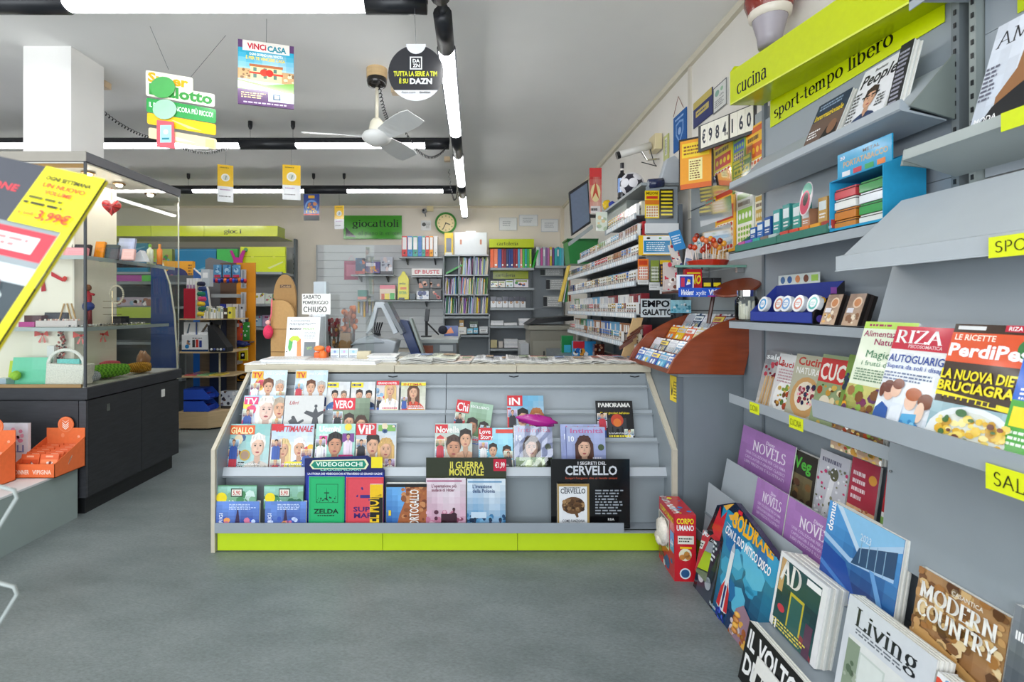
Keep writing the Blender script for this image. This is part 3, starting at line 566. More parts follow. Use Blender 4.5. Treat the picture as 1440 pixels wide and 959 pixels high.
zel = [('r',.04,.03,.97,.985,'#1fa866'), ('r',.06,.05,.95,.96,'#23b46e'), ('r',.2,.5,.82,.86,'#0f5a36'), ('r',.215,.51,.805,.85,'#23b46e'), ('p',[(.48,.55),(.5,.8),(.52,.55)],'#0f3a2a'), ('r',.43,.68,.57,.7,'#0f3a2a'), ('blob',.22,.52,.8,.62,['#0f3a2a'],20,.02), T('ZELDA',.14,.3,.085,'#0b2a1e',w=.7,b=2), ('ln',.25,.24,.75,.28,1,'#0b2a1e'), ('r',.46,.06,.56,.09,'#0b3a26')]
sup = [('r',.04,.03,.97,.985,'#d2414e'), ('r',.06,.05,.95,.96,'#dc4b58'), ('r',.38,.6,.75,.66,'#3a2a7a'), ('blob',.3,.5,.95,.85,['#6a2a5a','#3a2a7a'],10,.03), T('SUPER',.2,.34,.09,'#3a1a6a',w=.75,b=2), T('MARIO',.22,.22,.09,'#3a1a6a',w=.75,b=2)]
def book(px0,px1,py0,py1,D,shapes,label,col,t=.015,lean=2,name='book',cat='book',z=None,spine='#ddd'):
    x0 = (px0-CX)*D/F; w = (px1-px0)*D/F; z0 = H+(CY-py1)*D/F if z is None else z; h = H+(CY-py0)*D/F-z0
    return mag((x0,D,z0), w, h, t, 0, lean, shapes, label, None, cat, name, cover=col, spine=spine, seed=px0)
book(434,484,671,737,2.765,zel,'green hardcover book on the blue display board','#1fa866',z=.124)
book(486,539,672,737,2.765,sup,'red hardcover book on the blue display board','#d2414e',z=.124)
book(520,538,682,737,2.745,[('r',0,.72,1,1,'#f3c61e'), T('CAPOLAVORI',.4,.74,.05,'#111',r=0,w=.5), T('DEL MONDO',.7,.05,.35,'#f3c61e',r=90,k=.35), ('c',.3,.12,.15,'#e8e8e8')],'thin black and yellow booklet standing against the red book','#141414',z=.124,t=.02)
book(543,600,681,737,2.765,[bgp('#2e62a8','#6fb0e8'), ('p',[(.25,0),(.32,.3),(.5,.7),(.45,1),(1,1),(1,0)],'#a8623a'), ('blob',.4,.05,.95,.95,['#c98a5a','#7a4228','#b5713f','#8f5432'],60,.06), ('r',0,.93,1,1,'#161616'), T('PORTOGALLO',.8,.04,.2,'#f4f2ee',r=90,b=1,k=.45), ('r',.06,.3,.12,.42,'#f0d020')],'travel book with orange cliffs lettered PORTOGALLO','#2c2c2c',z=.124,t=.03)
board(599,712,644,737,2.785,[('r',0,.66,1,1,'#2d3320'), T('II GUERRA',.3,.84,.1,'#e8dc5a',w=.42,b=1.5), T('MONDIALE',.29,.735,.1,'#e8dc5a',w=.43,b=1.5), ('r',.84,.8,1,.98,'#c81e3c'), T('€1,99',.86,.85,.08,'#fff',w=.12), ('r',0,0,1,.66,'#6e6a5c')],'olive display board II GUERRA MONDIALE in the bottom tray',col='#2d3320')
book(599,655,673,737,2.765,[bgp('#c89ab0','#e9dde4'), ('blob',0,0,1,.35,['#8a4a62','#c07a94','#e0b4c4','#5a2c40'],30,.07), ('r',.38,.12,.75,.3,'#3a1c2a'), ('c',.45,.12,.08,'#2a1018'), ('c',.7,.12,.08,'#2a1018'), ('man',.7,.34,.07,'#2a1018','#5a2c40','#3a1c2a'), T("L'operazione più",.14,.82,.06,'#7a2c4c',w=.62), T('audace di Hitler',.14,.74,.06,'#7a2c4c',w=.58), ('r',.02,.93,.9,.96,'#b06a8a'), ('r',.78,.01,.97,.06,'#f0f0f0')],'pink and white war history book on the olive board','#caa4b4',z=.124,t=.01,spine='#7a3a5c')
book(657,711,674,737,2.765,[bgp('#5a9ac8','#dbe6ee'), ('blob',0,0,1,.3,['#1c4468','#3a78a8','#7ab0d4','#0f2c48'],30,.07), ('r',.1,.22,.5,.34,'#c8dcec'), ('man',.2,.14,.08,'#0f2438','#1c3c58','#0f2438'), ('man',.6,.14,.08,'#0f2438','#1c3c58','#0f2438'), ('man',.86,.14,.08,'#0f2438','#1c3c58','#0f2438'), T("L'invasione",.14,.82,.07,'#2a4a7c',w=.5), T('della Polonia',.14,.73,.07,'#2a4a7c',w=.58), ('r',.02,.93,.9,.96,'#6a9ac0'), ('r',.78,.01,.97,.06,'#f0f0f0')],'blue and white war history book on the olive board','#9ab8cc',z=.124,t=.01,spine='#2a5a8c')
board(775,886,646,746,2.785,[T('I SEGRETI DEL',.34,.92,.045,'#e8e8ec',w=.36), T('CERVELLO',.18,.78,.125,'#d4d8de',w=.66,b=2), T('Scopri l\'organo che ci rende umani',.18,.72,.03,'#a8503c',w=.66), ('ln',.56,.22,.93,.58,9,'#9aa0a8'), T('RBA',.72,.14,.035,'#e0e0e0'), ('r',.9,.01,.985,.08,'#0c0c0c')],'large black display board CERVELLO standing in the bottom tray',col='#0d0d0f')
book(784,829,681,739,2.765,[('r',0,0,1,1,'#a8894c'), ('r',.05,.0,.93,.94,'#e8eaec'), T('CERVELLO',.1,.78,.11,'#20242c',w=.78,b=1.5), ('ln',.2,.89,.8,.93,1,'#444'), ('e',.5,.5,.36,.2,'#6a4a2c'), ('blob',.2,.38,.8,.62,['#8c6a44','#54381f','#a88458','#3c2614'],34,.06), ('p',[(.5,.36),(.6,.22),(.66,.24),(.62,.38)],'#6a4a2c'), T('COME FUNZIONA',.15,.12,.06,'#20242c',w=.7), T('IL CERVELLO',.22,.04,.06,'#20242c',w=.56)],'white brain book with a gilt frame on the black CERVELLO board','#a8894c',z=.135,t=.012)
# ================================================================== ON THE COUNTER TOP
rnd = random.Random(11)
NG = 'newspapers laid out along the counter top'
papers = [(566,606,'#e9ece6','green-tinted newspaper sheets'),(598,640,'#e7ecd8','newspaper with green and red columns'),(632,662,'#f2dccf','pinkish cream newspaper'),(668,694,'#e4e6ea','plain newspaper with a single blue block'),(693,722,'#e8e9ea','newspaper pile with dark headlines'),(716,748,'#e9e7e6','newspaper left of the middle of the counter'),(742,775,'#e2e3e3','newspaper in the middle of the row'),(768,800,'#ecebe9','newspaper just right of the middle'),(795,828,'#e7e4dd','newspaper with a brown photograph'),(822,856,'#efe6e2','newspaper with a faint red masthead'),(850,882,'#ecd9d3','rose-tinted newspaper'),(876,903,'#efd2cc','salmon newspaper at the right end of the row')]
for i, (a, b, col, lb) in enumerate(papers):
    D = 3.22+.03*(i % 2); x0 = (a-CX)*3.3/F; x1 = (b-CX)*3.3/F; n = rnd.randint(3, 6)
    t = thing('newspaper', lb+(', overlapping its neighbours' if i % 2 else ', front edge flush with the counter'), 'newspaper', ((x0+x1)/2, D+.17, 1.0), rz=rnd.uniform(-14, 2), group=NG)
    w = (x1-x0)*1.12
    for k in range(n):
        g = G(); z = .004+.0065*k; dx = rnd.uniform(-.01,.01); N = 6
        c = col if k == n-1 else ['#dcdcd8','#e8e8e4','#cfd0cd'][k % 3]
        for q in range(N):   # gently waved sheet bundle
            u0, u1 = q/N, (q+1)/N; za, zb_ = z+.006*math.sin(u0*5+k+i), z+.006*math.sin(u1*5+k+i)
            xa, xb = -w/2+w*u0+dx, -w/2+w*u1+dx
            g.face([(xa,-.16,za),(xb,-.16,zb_),(xb,.17,zb_),(xa,.17,za)], c)
            g.face([(xa,-.16,za-.0055),(xb,-.16,zb_-.0055),(xb,-.16,zb_),(xa,-.16,za)], '#c9c9c4')
            g.face([(xa,.17,za-.0055),(xb,.17,zb_-.0055),(xb,.17,zb_),(xa,.17,za)], '#c9c9c4')
        if k == n-1: g.draw([('r',.05,.82,.95,.9,['#2a4a8c','#222','#c03030','#333'][i % 4]), ('ln',.05,.1,.48,.76,10,'#6a6a6a'), ('ln',.52,.1,.95,.44,6,'#6a6a6a'), ('r',.53,.48,.93,.76,['#8a9a7a','#7a8aa8','#a88a6a','#b06a5a'][(i+k) % 4])], w*.96, .32, (-w*.48+dx,-.155,z+.008), (1,0,0), (0,1,0), (0,0,1), seed=i)
        g.build('section', 'pages', t)
for i, (px, D, w, d, h, lb, rz) in enumerate([(404,3.34,.30,.22,.03,'white paper ream at the left end of the counter',4),(455,3.32,.42,.22,.022,'grey stack of thin newspapers below the leaflet stand',-3),(507,3.27,.26,.16,.02,'white stack of forms beside the thin newspapers',-6),(540,3.42,.2,.2,.045,'cream pad of forms beside the first seam',2),(365,3.28,.14,.16,.006,'flat leaflet at the far left corner of the counter',3)]):
    t = thing('paper_stack', lb, 'paper stack', ((px-CX)*D/F, D, 1.0), rz=rz); n = max(1, int(h/.006))
    g = G()
    for k in range(n): e = .006*((k*7) % 3); g.box(-w/2+e, -d/2+e, h*k/n+.0005, w/2-e, d/2, h*(k+1)/n, ['#f4f4f2','#dfe1e3','#ffffff'][k % 3])
    g.build('sheets', 'pages', t)
    g = G().draw([('r',.0,.0,1,1,'#f2f2f0'), ('ln',.1,.1,.9,.85,6,'#b9bcc2')], w*.9, d*.9, (-w*.45,-d*.43,h+.0006), (1,0,0), (0,1,0), (0,0,1)); g.build('top_sheet', 'paper', t)
# leaflet stand
x, y, z = Wp(404, 492, 3.5); t = thing('leaflet_stand', 'white A-frame leaflet display with a green to orange ribbon shape', 'display stand', (x, 3.45, 1.0))
W_, H_ = .235, .31
g = G().prism([(0,0),(.004,0),(.064,H_-.01),(.06,H_-.01)], 0, W_, 'x', '#e9eaea').build('back_plate', 'plastic', t)
o = G().box(0,-.003,0,W_,0,H_,'#f6f7f7').draw([T('Consulenza', .1,.9,.035,'#8a9098',w=.6), ('ln',.08,.8,.9,.87,2,'#a0a4aa'), T('MARIO',.1,.7,.05,'#22262a',w=.34,b=2), T('POLI.IT',.5,.7,.05,'#a8d070',w=.34), ('ln',.55,.5,.92,.66,5,'#c2c6ca'), ('p',[(.08,.3),(.1,.48),(.16,.54),(.22,.5),(.2,.3),(.15,.2),(.1,.24)],'#4fae4a'), ('p',[(.1,.48),(.2,.56),(.35,.56),(.45,.48),(.36,.42),(.3,.46),(.22,.46),(.2,.42)],'#c8d838'), ('p',[(.45,.5),(.47,.3),(.5,.06),(.42,.04),(.36,.1),(.34,.42)],'#f08a3c'), ('r',.56,.08,.9,.42,'#6d7478'), T('WT',.64,.24,.07,'#9fc860',w=.16), ('c',.05,.2,.02,'#333')], W_, H_, (0,-.003,0)).build('leaflet', 'glossy', t, rot=(R(-11),0,0))
# handwritten sign on its holder, plexiglas screen
x0, _, z0 = Wp(425, 442, 3.62); w = 40*3.62/F; h = 29*3.62/F
t = thing('closing_time_sign', 'handwritten sign SABATO POMERIGGIO CHIUSO on a clear holder', 'sign', (x0, 3.62, 1.0))
G().box(.05,-.002,0,.17,.002,z0-1.0,'#dfe4e6').box(.03,-.04,0,.19,.04,.006,'#dfe4e6').build('holder', 'film', t)
G().box(0,-.004,z0-1.0,w,-.002,z0-1.0+h,'#f7f5ef').draw([T('SABATO',.04,.76,.17,'#1c1a1a',f='hand',th=.15,w=.62), T('POMERIGGIO',.02,.5,.15,'#1c1a1a',f='hand',th=.15,w=.9), T('CHIUSO',.05,.12,.24,'#1c1a1a',f='hand',th=.15,w=.82)], w, h, (0,-.004,z0-1.0)).build('sheet', 'paper', t)
t = thing('plexiglas_screen', 'clear plexiglas screen standing on the counter before the till', 'screen', (-.93, 3.74, 1.0))
for a, b in ((0,.0),):
    G().face([(-.22,0,0),(.16,0,0),(.16,0,.85),(-.22,0,.85)],'#fff').build('pane', 'glass', t)
    G().face([(.16,-.28,.02),(.16,0,.02),(.16,0,.83),(.16,-.28,.80)],'#fff').build('side_pane', 'glass', t)
    G().box(-.22,-.02,0,-.18,.02,.03,'#bbb').box(.1,-.02,0,.14,.02,.03,'#bbb').build('foot', 'chrome', t)
# orange toy, boxes of cards
x, y, z = Wp(453, 494, 3.45); t = thing('orange_toy_set', 'small orange plastic toy with a round knob on the counter', 'toy', (x, 3.45, 1.0))
G().box(-.05,-.03,0,.04,.03,.06,'#ef6a2a').build('base','plastic',t,bevel=.008)
G().ball((.015,-.035,.04),.03,.02,.035,'#f4762c').build('knob','plastic',t,smooth=True)
G().ball((-.02,0,.085),.04,.025,.022,'#f08a3c').ball((.045,0,.08),.02,.02,.025,'#d8463c').build('figure','plastic',t,smooth=True)
for i, (px, lb) in enumerate(((471,'leftmost of three small blue and white card packs beside the orange toy'),(484,'middle of three small blue and white card packs beside the orange toy'),(497,'rightmost of three small blue and white card packs beside the orange toy'))):
    x = (px-CX)*3.44/F; o = G().box(-.03,0,0,.03,.03,.085,'#e9eef2').draw([('r',.05,.6,.95,.9,'#b9cfe0'), ('ln',.1,.2,.9,.5,3,'#8a94a8'), ('c',.5,.75,.15,['#7a8cc8','#c8a0c8','#8cc0d8'][i])], .06, .085, (-.03,0,0)).build('card_pack','glossy',loc=(x,3.44,1.0)); tag(o, lb, 'box', 'card packs on the counter')
o = G().box(-.045,-.03,0,.045,.03,.065,'#ddd2b4').build('cream_box','matte',loc=((512-CX)*3.46/F,3.46,1.0),bevel=.002); tag(o,'plain cream cardboard box right of the card packs','box')
# kraft cardboard display with a rounded top
t = thing('kraft_display', 'tall brown cardboard display with rounded top at the counter end', 'display stand', ((400-CX)*3.95/F, 3.95, 0))
pts = [(-.08,0),(.09,0),(.09,1.45)]+[(.09*math.cos(R(a)), 1.45+.19*math.sin(R(a))) for a in range(0,181,15)]+[(-.08,1.45)]
G().prism([(x, z) for x, z in pts], 0, .03, 'y', '#a8814f').build('back_card','matte',t)
G().prism([(-.085,0),(.1,0),(.1,1.3)]+[(.1*math.cos(R(a)), 1.3+.13*math.sin(R(a))) for a in range(0,91,15)]+[(-.085,1.43)], -.06, -.03, 'y', '#c49a62').build('front_card','matte',t)
G().draw([('r',.05,.25,.95,.8,'#5a3e22'), T('Caudal',.12,.32,.4,'#b8905c',w=.75)], .1, .045, (-.04,-.001,1.52)).build('printed_label','paper',t)
for z in (1.02, 1.2): G().box(-.085,-.062,z,.1,-.06,z+.004,'#7a5a34').build('fold','matte',t)
t = thing('pink_bauble_strap', 'pink fabric ball on a strap hanging from the cardboard display', 'toy', ((380-CX)*3.9/F, 3.86, 1.02))
G().ball((0,0,.16),.04,.035,.055,'#e83a62').build('ball','fabric',t,smooth=True)
G().tube([(0,0,.2),(.025,0,.3),(.03,.0,.42)],.006,'#e8707c').build('strap','fabric',t,smooth=True)
G().ball((0,0,.235),.02,.02,.02,'#f0b8b0').build('knot','fabric',t,smooth=True)
# gift corner behind the counter: lamp, planter pots, wrapped flowers, wooden pen holder
t = thing('mini_lamp', 'small table lamp with a yellow-orange paper shade', 'lamp', ((438-CX)*4.1/F, 4.1, .96))
G().lathe([(.05,0),(.05,.01),(.008,.02),(.008,.36)], '#6a5a4c').build('stand','plastic',t); G().lathe([(.042,.46),(.055,.37)], '#f2c472', 12).build('lamp_shade','paper',t)
t = thing('grey_ad_column', 'tall translucent grey display column behind the handwritten sign', 'display stand', ((452-CX)*3.95/F, 3.95, .96))
G().box(-.05,-.04,0,.05,.04,.62,'#b9c2c8').build('body','plastic',t); G().box(-.06,-.05,.0,.06,.05,.02,'#9aa4aa').build('base','plastic',t); G().box(-.03,-.042,.12,.03,-.04,.5,'#a9b5bc').build('panel','glossy',t)
sets = [(476,468,'#a8763c',.04,.16,'brown woven flower bundle behind the plexiglas'),(492,440,'#c8703c',.05,.12,'orange dried flower bundle behind the plexiglas'),(470,452,'#8c1f2c',.035,.08,'dark red rose in clear wrapping near the till')]
for px, py, col, r_, hh, lb in sets:
    x, y, z = Wp(px, py, 4.0); t = thing('flower_bundle', lb, 'flowers', (x, 4.0, .96))
    rr = random.Random(px); g = G()
    for k in range(34): g.ball((rr.uniform(-r_,r_), rr.uniform(-r_,r_), z-.99+rr.uniform(-hh*1.0,hh*.6)), r_*.36, r_*.36, r_*.44, [col,'#b0603a' if px != 470 else '#a01830',col][k % 3], 7, 5)
    g.build('blossoms','fabric',t,smooth=True); G().lathe([(.02,0),(.03,.0),(.055,z-.96+hh*.3)], '#e4e0d8', 10).build('wrapping','film',t); G().tube([(0,0,.0),(0,0,z-.96)],.006,'#5a6a3c').build('stem','matte',t)
t = thing('wooden_pen_cup', 'square brown wooden holder beside the red rose', 'holder', ((487-CX)*3.95/F, 3.95, .96)); G().box(-.04,-.035,0,.04,.035,.21,'#8a6a42').build('box','wood',t); G().box(-.032,-.027,.2102,.032,.027,.2112,'#4a3826').build('mouth','matte',t)
t = thing('pink_bag_card', 'pink rectangular hanging gift bag on the slat wall', 'gift bag', ((484-CX)*7.9/F, 8.38, 1.85)); G().box(-.12,-.03,0,.12,0,.32,'#a83a62').draw([('r',.15,.2,.85,.8,'#c86a88')], .24,.32,(-.12,-.03,0)).build('body','glossy',t); G().tube([(-.06,-.02,.32),(0,-.02,.42),(.06,-.02,.32)],.004,'#e8b0c0').build('handle','fabric',t)
# ------------------------------------------------------------------ service desk behind the counter
t = thing('service_desk', 'grey service desk behind the counter carrying the till machines', 'desk', (-.75, 4.3, 0))
G().box(-.6,-.38,.92,.235,.4,.95,'#8f969a').build('desktop','metal_paint',t,bevel=.003); G().box(-.58,-.36,0,.22,.38,.92,'#7d858a').build('body','metal_paint',t)
t = thing('lottery_terminal', 'grey curved lottery terminal with a tilted screen arm', 'terminal', (-.80, 4.05, .95))
G().prism([(-.22,.02),(.12,.0),(.14,.03),(.17,.15),(.1,.17),(-.06,.17),(-.16,.14),(-.23,.06)], -.12, .14, 'y', '#b3bac3').build('body','plastic',t,bevel=.012)
G().prism([(-.2,.12),(-.14,.17),(-.04,.2),(.04,.17),(.08,.14),(-.1,.13)], -.14, .1, 'y', '#a3abb5').build('hood','plastic',t,bevel=.01)
G().box(-.14,-.1,0,.12,.1,.02,'#3a4a44').build('foot','plastic',t)
G().prism([(-.1,.2),(-.02,.47),(.05,.47),(.17,.22),(.13,.2),(.03,.42),(-.0,.42),(-.04,.26)], -.02, .05, 'y', '#c3c9d0').build('screen_frame','plastic',t,bevel=.005)
G().prism([(.06,.45),(.2,.2),(.22,.22),(.09,.47)], -.08, .12, 'y', '#4a5258').build('screen','glossy',t)
for k in range(5): G().tube([(-.05+.02*k,.03,.3),(-.06+.015*k,.05,.22),(-.03+.01*k,.04,.19)],.006,'#26282c').build('cable','black_plastic',t)
t = thing('blue_display_box', 'navy blue case leaning behind the lottery terminal', 'case', (-.54, 4.15, .95), rx=0)
G().prism([(0,.02),(.09,.0),(-.03,.31),(-.13,.33)], 0, .12, 'y', '#1f3566').build('body','plastic',t,bevel=.004); G().prism([(.1,0),(.12,.0),(0,.33),(-.02,.33)], .0, .12, 'y', '#8f9a96').build('cover','plastic',t)
t = thing('grey_office_cabinet', 'grey cabinet with a flat top right of the lottery terminal', 'cabinet', (-.34, 4.75, 0))
G().box(-.15,-.3,.0,.17,.45,1.05,'#767c80').build('body','metal_paint',t); G().box(-.16,-.33,1.05,.19,.48,1.09,'#9aa09f').build('top','metal_paint',t,bevel=.006)
for k in range(4): G().box(.02,-.305,.75+.075*k,.14,-.3,.81+.075*k,'#b9bec0').build('drawer','metal_paint',t,bevel=.002)
G().box(-.15,-.303,.8,-.04,-.3,1.03,'#8a4a34').build('brown_panel','wood',t)
t = thing('receipt_display_pole', 'black customer display on a pole standing on grey cabinet', 'display', (-.47, 4.75, 1.09))
G().box(-.05,-.04,0,.05,.04,.012,'#222').build('base','black_plastic',t); G().tube([(0,0,.01),(0,0,.18)],.014,'#2a2c30').build('pole','black_plastic',t); G().box(-.035,-.02,.15,.005,.01,.27,'#25282c').build('screen_unit','black_plastic',t,rot=(0,R(6),0),bevel=.004); G().tube([(.0,0,.14),(.08,0,.06),(.12,0,.02)],.008,'#222').build('cable','black_plastic',t,smooth=True)
t = thing('box_of_supplies', 'small blue and orange box on the grey cabinet top', 'box', (-.24, 4.95, 1.09)); G().box(-.07,-.05,0,.07,.05,.1,'#1f3f8c').draw([('p',[(0,.2),(.5,.9),(.7,.3)],'#e07a30')],.14,.1,(-.07,-.05,0)).build('body','glossy',t); G().ball((-.08,-.04,.06),.05,.04,.045,'#2a2c38').build('scarf','fabric',t)
# ------------------------------------------------------------------ photocopier by the tobacco shelves
t = thing('photocopier', 'beige-grey photocopier with a raised black lid, behind the counter', 'photocopier', (.93, 7.0, 0))
G().box(-.18,-.3,0,.45,.3,1.07,'#8f8c80').build('body','plastic',t,bevel=.01); G().box(-.2,-.32,1.07,.45,.3,1.13,'#9b988b').build('scanner_bed','plastic',t,bevel=.005)
G().prism([(-.22,1.14),(.42,1.20),(.42,1.26),(-.1,1.22)], -.3, .28, 'y', '#17181a').build('lid','black_plastic',t); G().box(-.14,-.304,.5,.4,-.3,.92,'#a19e92').build('door','plastic',t,bevel=.003); G().box(.0,-.31,.72,.02,-.304,.78,'#444').build('handle','black_plastic',t); G().box(-.3,-.25,.5,-.19,.2,.88,'#c9ccd0').build('paper_tray','plastic',t)

# ================================================================== SIDE COUNTER AND SWEETS
t = thing('side_counter', 'grey side counter between the magazine counter and the right wall', 'counter', (1.33, 3.2, 0))
G().box(-.19,-.455,0,.195,.5,.985,'#7d868c').build('body','metal_paint',t); G().box(-.195,-.46,.985,.196,.5,1.0,'#8a9297').build('top','metal_paint',t); G().box(-.197,-.462,0,-.17,-.44,.984,'#69727a').build('corner_post','metal_paint',t)
o = G().box(0,0,0,.002,.11,.145,'#f2d426').draw([('p',[(.1,.85),(.2,.2),(.3,.25),(.6,.95),(.28,.4)],'#2a2a2a'), ('ln',.5,.1,.92,.7,5,'#8a7a1c'), ('r',.5,.75,.92,.8,'#8a7a1c')], .11, .145, (0,.11,0), (0,-1,0), (0,0,1), (-1,0,0)).build('yellow_sticker','paper',loc=(1.136,2.75,.835)); tag(o,'yellow notice with a black tick mark on the side counter','notice')
t = thing('sweets_rack', 'reddish wooden counter rack with curved sides full of sweets', 'rack', (0, 0, 0))
prof = [(1.05,1.012),(1.47,1.003),(1.515,1.2),(1.515,1.335),(1.44,1.323),(1.35,1.292),(1.267,1.25),(1.17,1.187),(1.088,1.09)]
for y in (2.69, 3.36): G().prism(prof, y-.009, y+.009, 'y', '#8c3d1c').build('side_panel','wood',t,bevel=.002)
for k in range(4):
    X = 1.075+.105*k; Z = 1.012+.07*k
    G().box(X,2.70,Z-.006,X+.13,3.35,Z,'#7a3418').build('tray_floor','wood',t); G().box(X-.006,2.70,Z-.006,X,3.35,Z+.02,'#7a3418').build('tray_lip','wood',t)
G().box(1.5,2.70,1.01,1.512,3.35,1.33,'#7a3418').build('back_panel','wood',t)
for k in range(4):
    G().prism([(1.0+.035*k,1.08+.03*k),(1.09+.035*k,1.14+.03*k),(1.085+.035*k,1.16+.03*k),(.995+.035*k,1.10+.03*k)], 3.38+.03*k, 3.40+.03*k, 'y', '#5a2a18').build('slanted_fin','wood',t)
G().prism([(1.04,1.0),(1.12,1.0),(1.2,1.3),(1.13,1.3)], 3.50, 3.52, 'y', '#c9a878').build('kraft_card','matte',t)
cand = [[('#3a78d0','mint blue'),('#8fc3e8','pale blue'),('#2a4fb0','royal blue'),('#4aa8d8','sky blue'),('#2f6ac0','ocean blue')],[('#e8eef4','striped white'),('#49546a','striped navy'),('#dfe4ea','striped grey'),('#7fb0d8','light blue'),('#3fa0a8','teal')],[('#f08a28','orange'),('#f6c828','yellow'),('#e8622a','red-orange'),('#e9d8a0','cream'),('#d83a3a','red')],[('#c9cdd8','silver'),('#2a3a6a','navy'),('#e4e4ea','white'),('#a81f3c','crimson'),('#39405a','slate')]]
for rI, row in enumerate(cand):
    for j, (c, nm) in enumerate(row):
        X = 1.082+.105*rI; Z = 1.014+.07*rI; y = 3.34-.128*j
        w, h = .118, [.09,.085,.1,.11][rI]
        sh = [('r',.03,.05,.97,.95,c), ('r',.0,.62,1,.92,['#ffffff','#f2f2ff','#ffe25a','#c8ccd8'][(rI+j) % 4]), ('ln',.1,.6,.9,.9,1,c), ('c',.3,.3,.12,'#ffffff'), ('c',.65,.3,.14,['#8fd8f0','#f6e25c','#e8f4ff'][j % 3])]
        if rI in (1, 3): sh += [('r',.08*k+.02,0,.08*k+.055,.55,'#22304f' if k % 2 else '#ffffff') for k in range(12)]
        o = G().box(0,-.001,0,w,.02,h,c).draw(sh, w, h, (0,-.001,0), seed=rI*9+j)
        for q in range(4): o.box(.008+q*.028,.0,h-.01,.03+q*.028,.018,h+.012,['#ffffff',c,'#dfe6f0'][q % 3])
        o = o.build('sweets_box','glossy',loc=(X,y,Z+.004)); o.rotation_euler = (R(-30),0,R(-90)); tag(o, '%s box of sweets, %s from the front in the %s row of the rack' % (nm, ORD[4-j], ['lowest','second','third','top'][rI]), 'sweets', 'boxes of sweets in the wooden rack')
# pole with a small sweets tray and a round plate
t = thing('sweets_stand', 'dark pole stand with a tray and round wooden plate above the rack', 'stand', (1.30, 2.86, 1.30))
G().tube([(.06,0,-.02),(.1,0,.2)],.012,'#4a2216').build('pole','wood',t); G().box(-.16,-.12,.155,.13,.14,.17,'#5a2818').build('tray','wood',t,bevel=.004)
G().lathe([(0,.0),(.115,.0),(.12,.006),(.115,.014),(0,.014)],'#7c3418',26).build('plate','wood',t,loc=(.13,-.18,.175),rot=(R(14),R(-22),0))
o = G().box(0,-.001,0,.26,.004,.05,'#2a5ac8').draw([T('Vivident',.03,.2,.6,'#fff',w=.28,b=2,sh=.2), T('xylit',.36,.2,.5,'#e8f0ff',w=.22,b=1,sh=.2), T('VIGO',.64,.2,.6,'#fff',w=.3,b=2), ('r',.62,0,.97,.14,'#b03a8c')], .26, .05, (0,-.001,0)).build('price_strip','glossy',loc=(1.135,2.735,1.432)); tag(o,'blue and white chewing gum strip along the small tray','label strip')
for (x, y, z, w, h, col, sh, lb, nm) in [(1.20,2.80,1.472,.095,.12,'#c81f2c',[('r',.05,.1,.95,.9,'#c81f2c'), T('UNO',.08,.3,.4,'#f6dc28',w=.84,b=2.5,sh=.1), ('r',.1,.78,.9,.84,'#f6dc28')],'red card game box with yellow lettering on the small tray','game_box'),(1.145,2.76,1.472,.085,.085,'#e8ecf4',[('r',.08,.1,.92,.9,'#2a3fa8'), ('r',.15,.2,.4,.8,'#c83a5a'), ('p',[(.5,.3),(.62,.75),(.8,.4)],'#f0f2fa'), ('c',.68,.6,.1,'#f0c83a')],'blue and white playing card box in front of the red game box','card_box'),(1.30,2.80,1.472,.05,.07,'#222',[('r',.1,.3,.9,.6,'#f2d828')],'black and yellow box, left of two identical ones','battery_box'),(1.356,2.80,1.472,.05,.07,'#222',[('r',.1,.3,.9,.6,'#f2d828')],'black and yellow box, right of two identical ones','battery_box'),(1.09,2.82,1.472,.07,.16,'#c8b8b4',[('blob',0,0,1,1,['#c83a4a','#e8e0d8','#7a4a3c'],14,.15)],'red and white gum blister card at the tray corner','blister_card')]:
    o = G().box(0,0,0,w,.03,h,col).draw(sh, w, h, (0,0,0)).build(nm,'glossy',loc=(x,y,z)); tag(o, lb, 'box')
# glass wall shelf with lollipops
t = thing('glass_shelf', 'glass shelf on the right wall above the sweets rack', 'shelf', (1.12, 2.75, 1.60))
G().face([(0,0,.008),(.4,0,.008),(.4,.5,.008),(0,.5,.008)],'#fff').build('pane','glass',t); G().box(.0,-.004,-.003,.4,0,.010,'#7aa898').build('edge','plastic',t); G().box(.36,.02,-.03,.4,.04,0,'#aaa').box(.36,.44,-.03,.4,.46,0,'#aaa').build('bracket','chrome',t)
t = thing('lollipop_holder', 'red tray of round lollipops on sticks on the glass shelf', 'sweets', (1.345, 2.84, 1.61))
G().lathe([(0,0),(.10,0),(.115,.03),(.1,.035),(0,.03)],'#b8301c',18).build('tray','glossy',t)
rr = random.Random(8)
for k in range(22):
    a = rr.uniform(0, 6.28); q = rr.uniform(.02,.085); zt = rr.uniform(.08,.15)+(.05 if k == 3 else 0); x, y = q*math.cos(a), q*math.sin(a)
    l = G().tube([(x,y,.03),(x*1.15,y*1.15,zt)],.002,'#f0e6d8',5).build('stick','plastic',t); G().ball((x*1.15,y*1.15,zt+.014),.016,.016,.018,['#c8441c','#a82c18','#e8a02c','#7c1f14','#d8703c'][k % 5],8,6).build('candy','glossy',l,smooth=True)
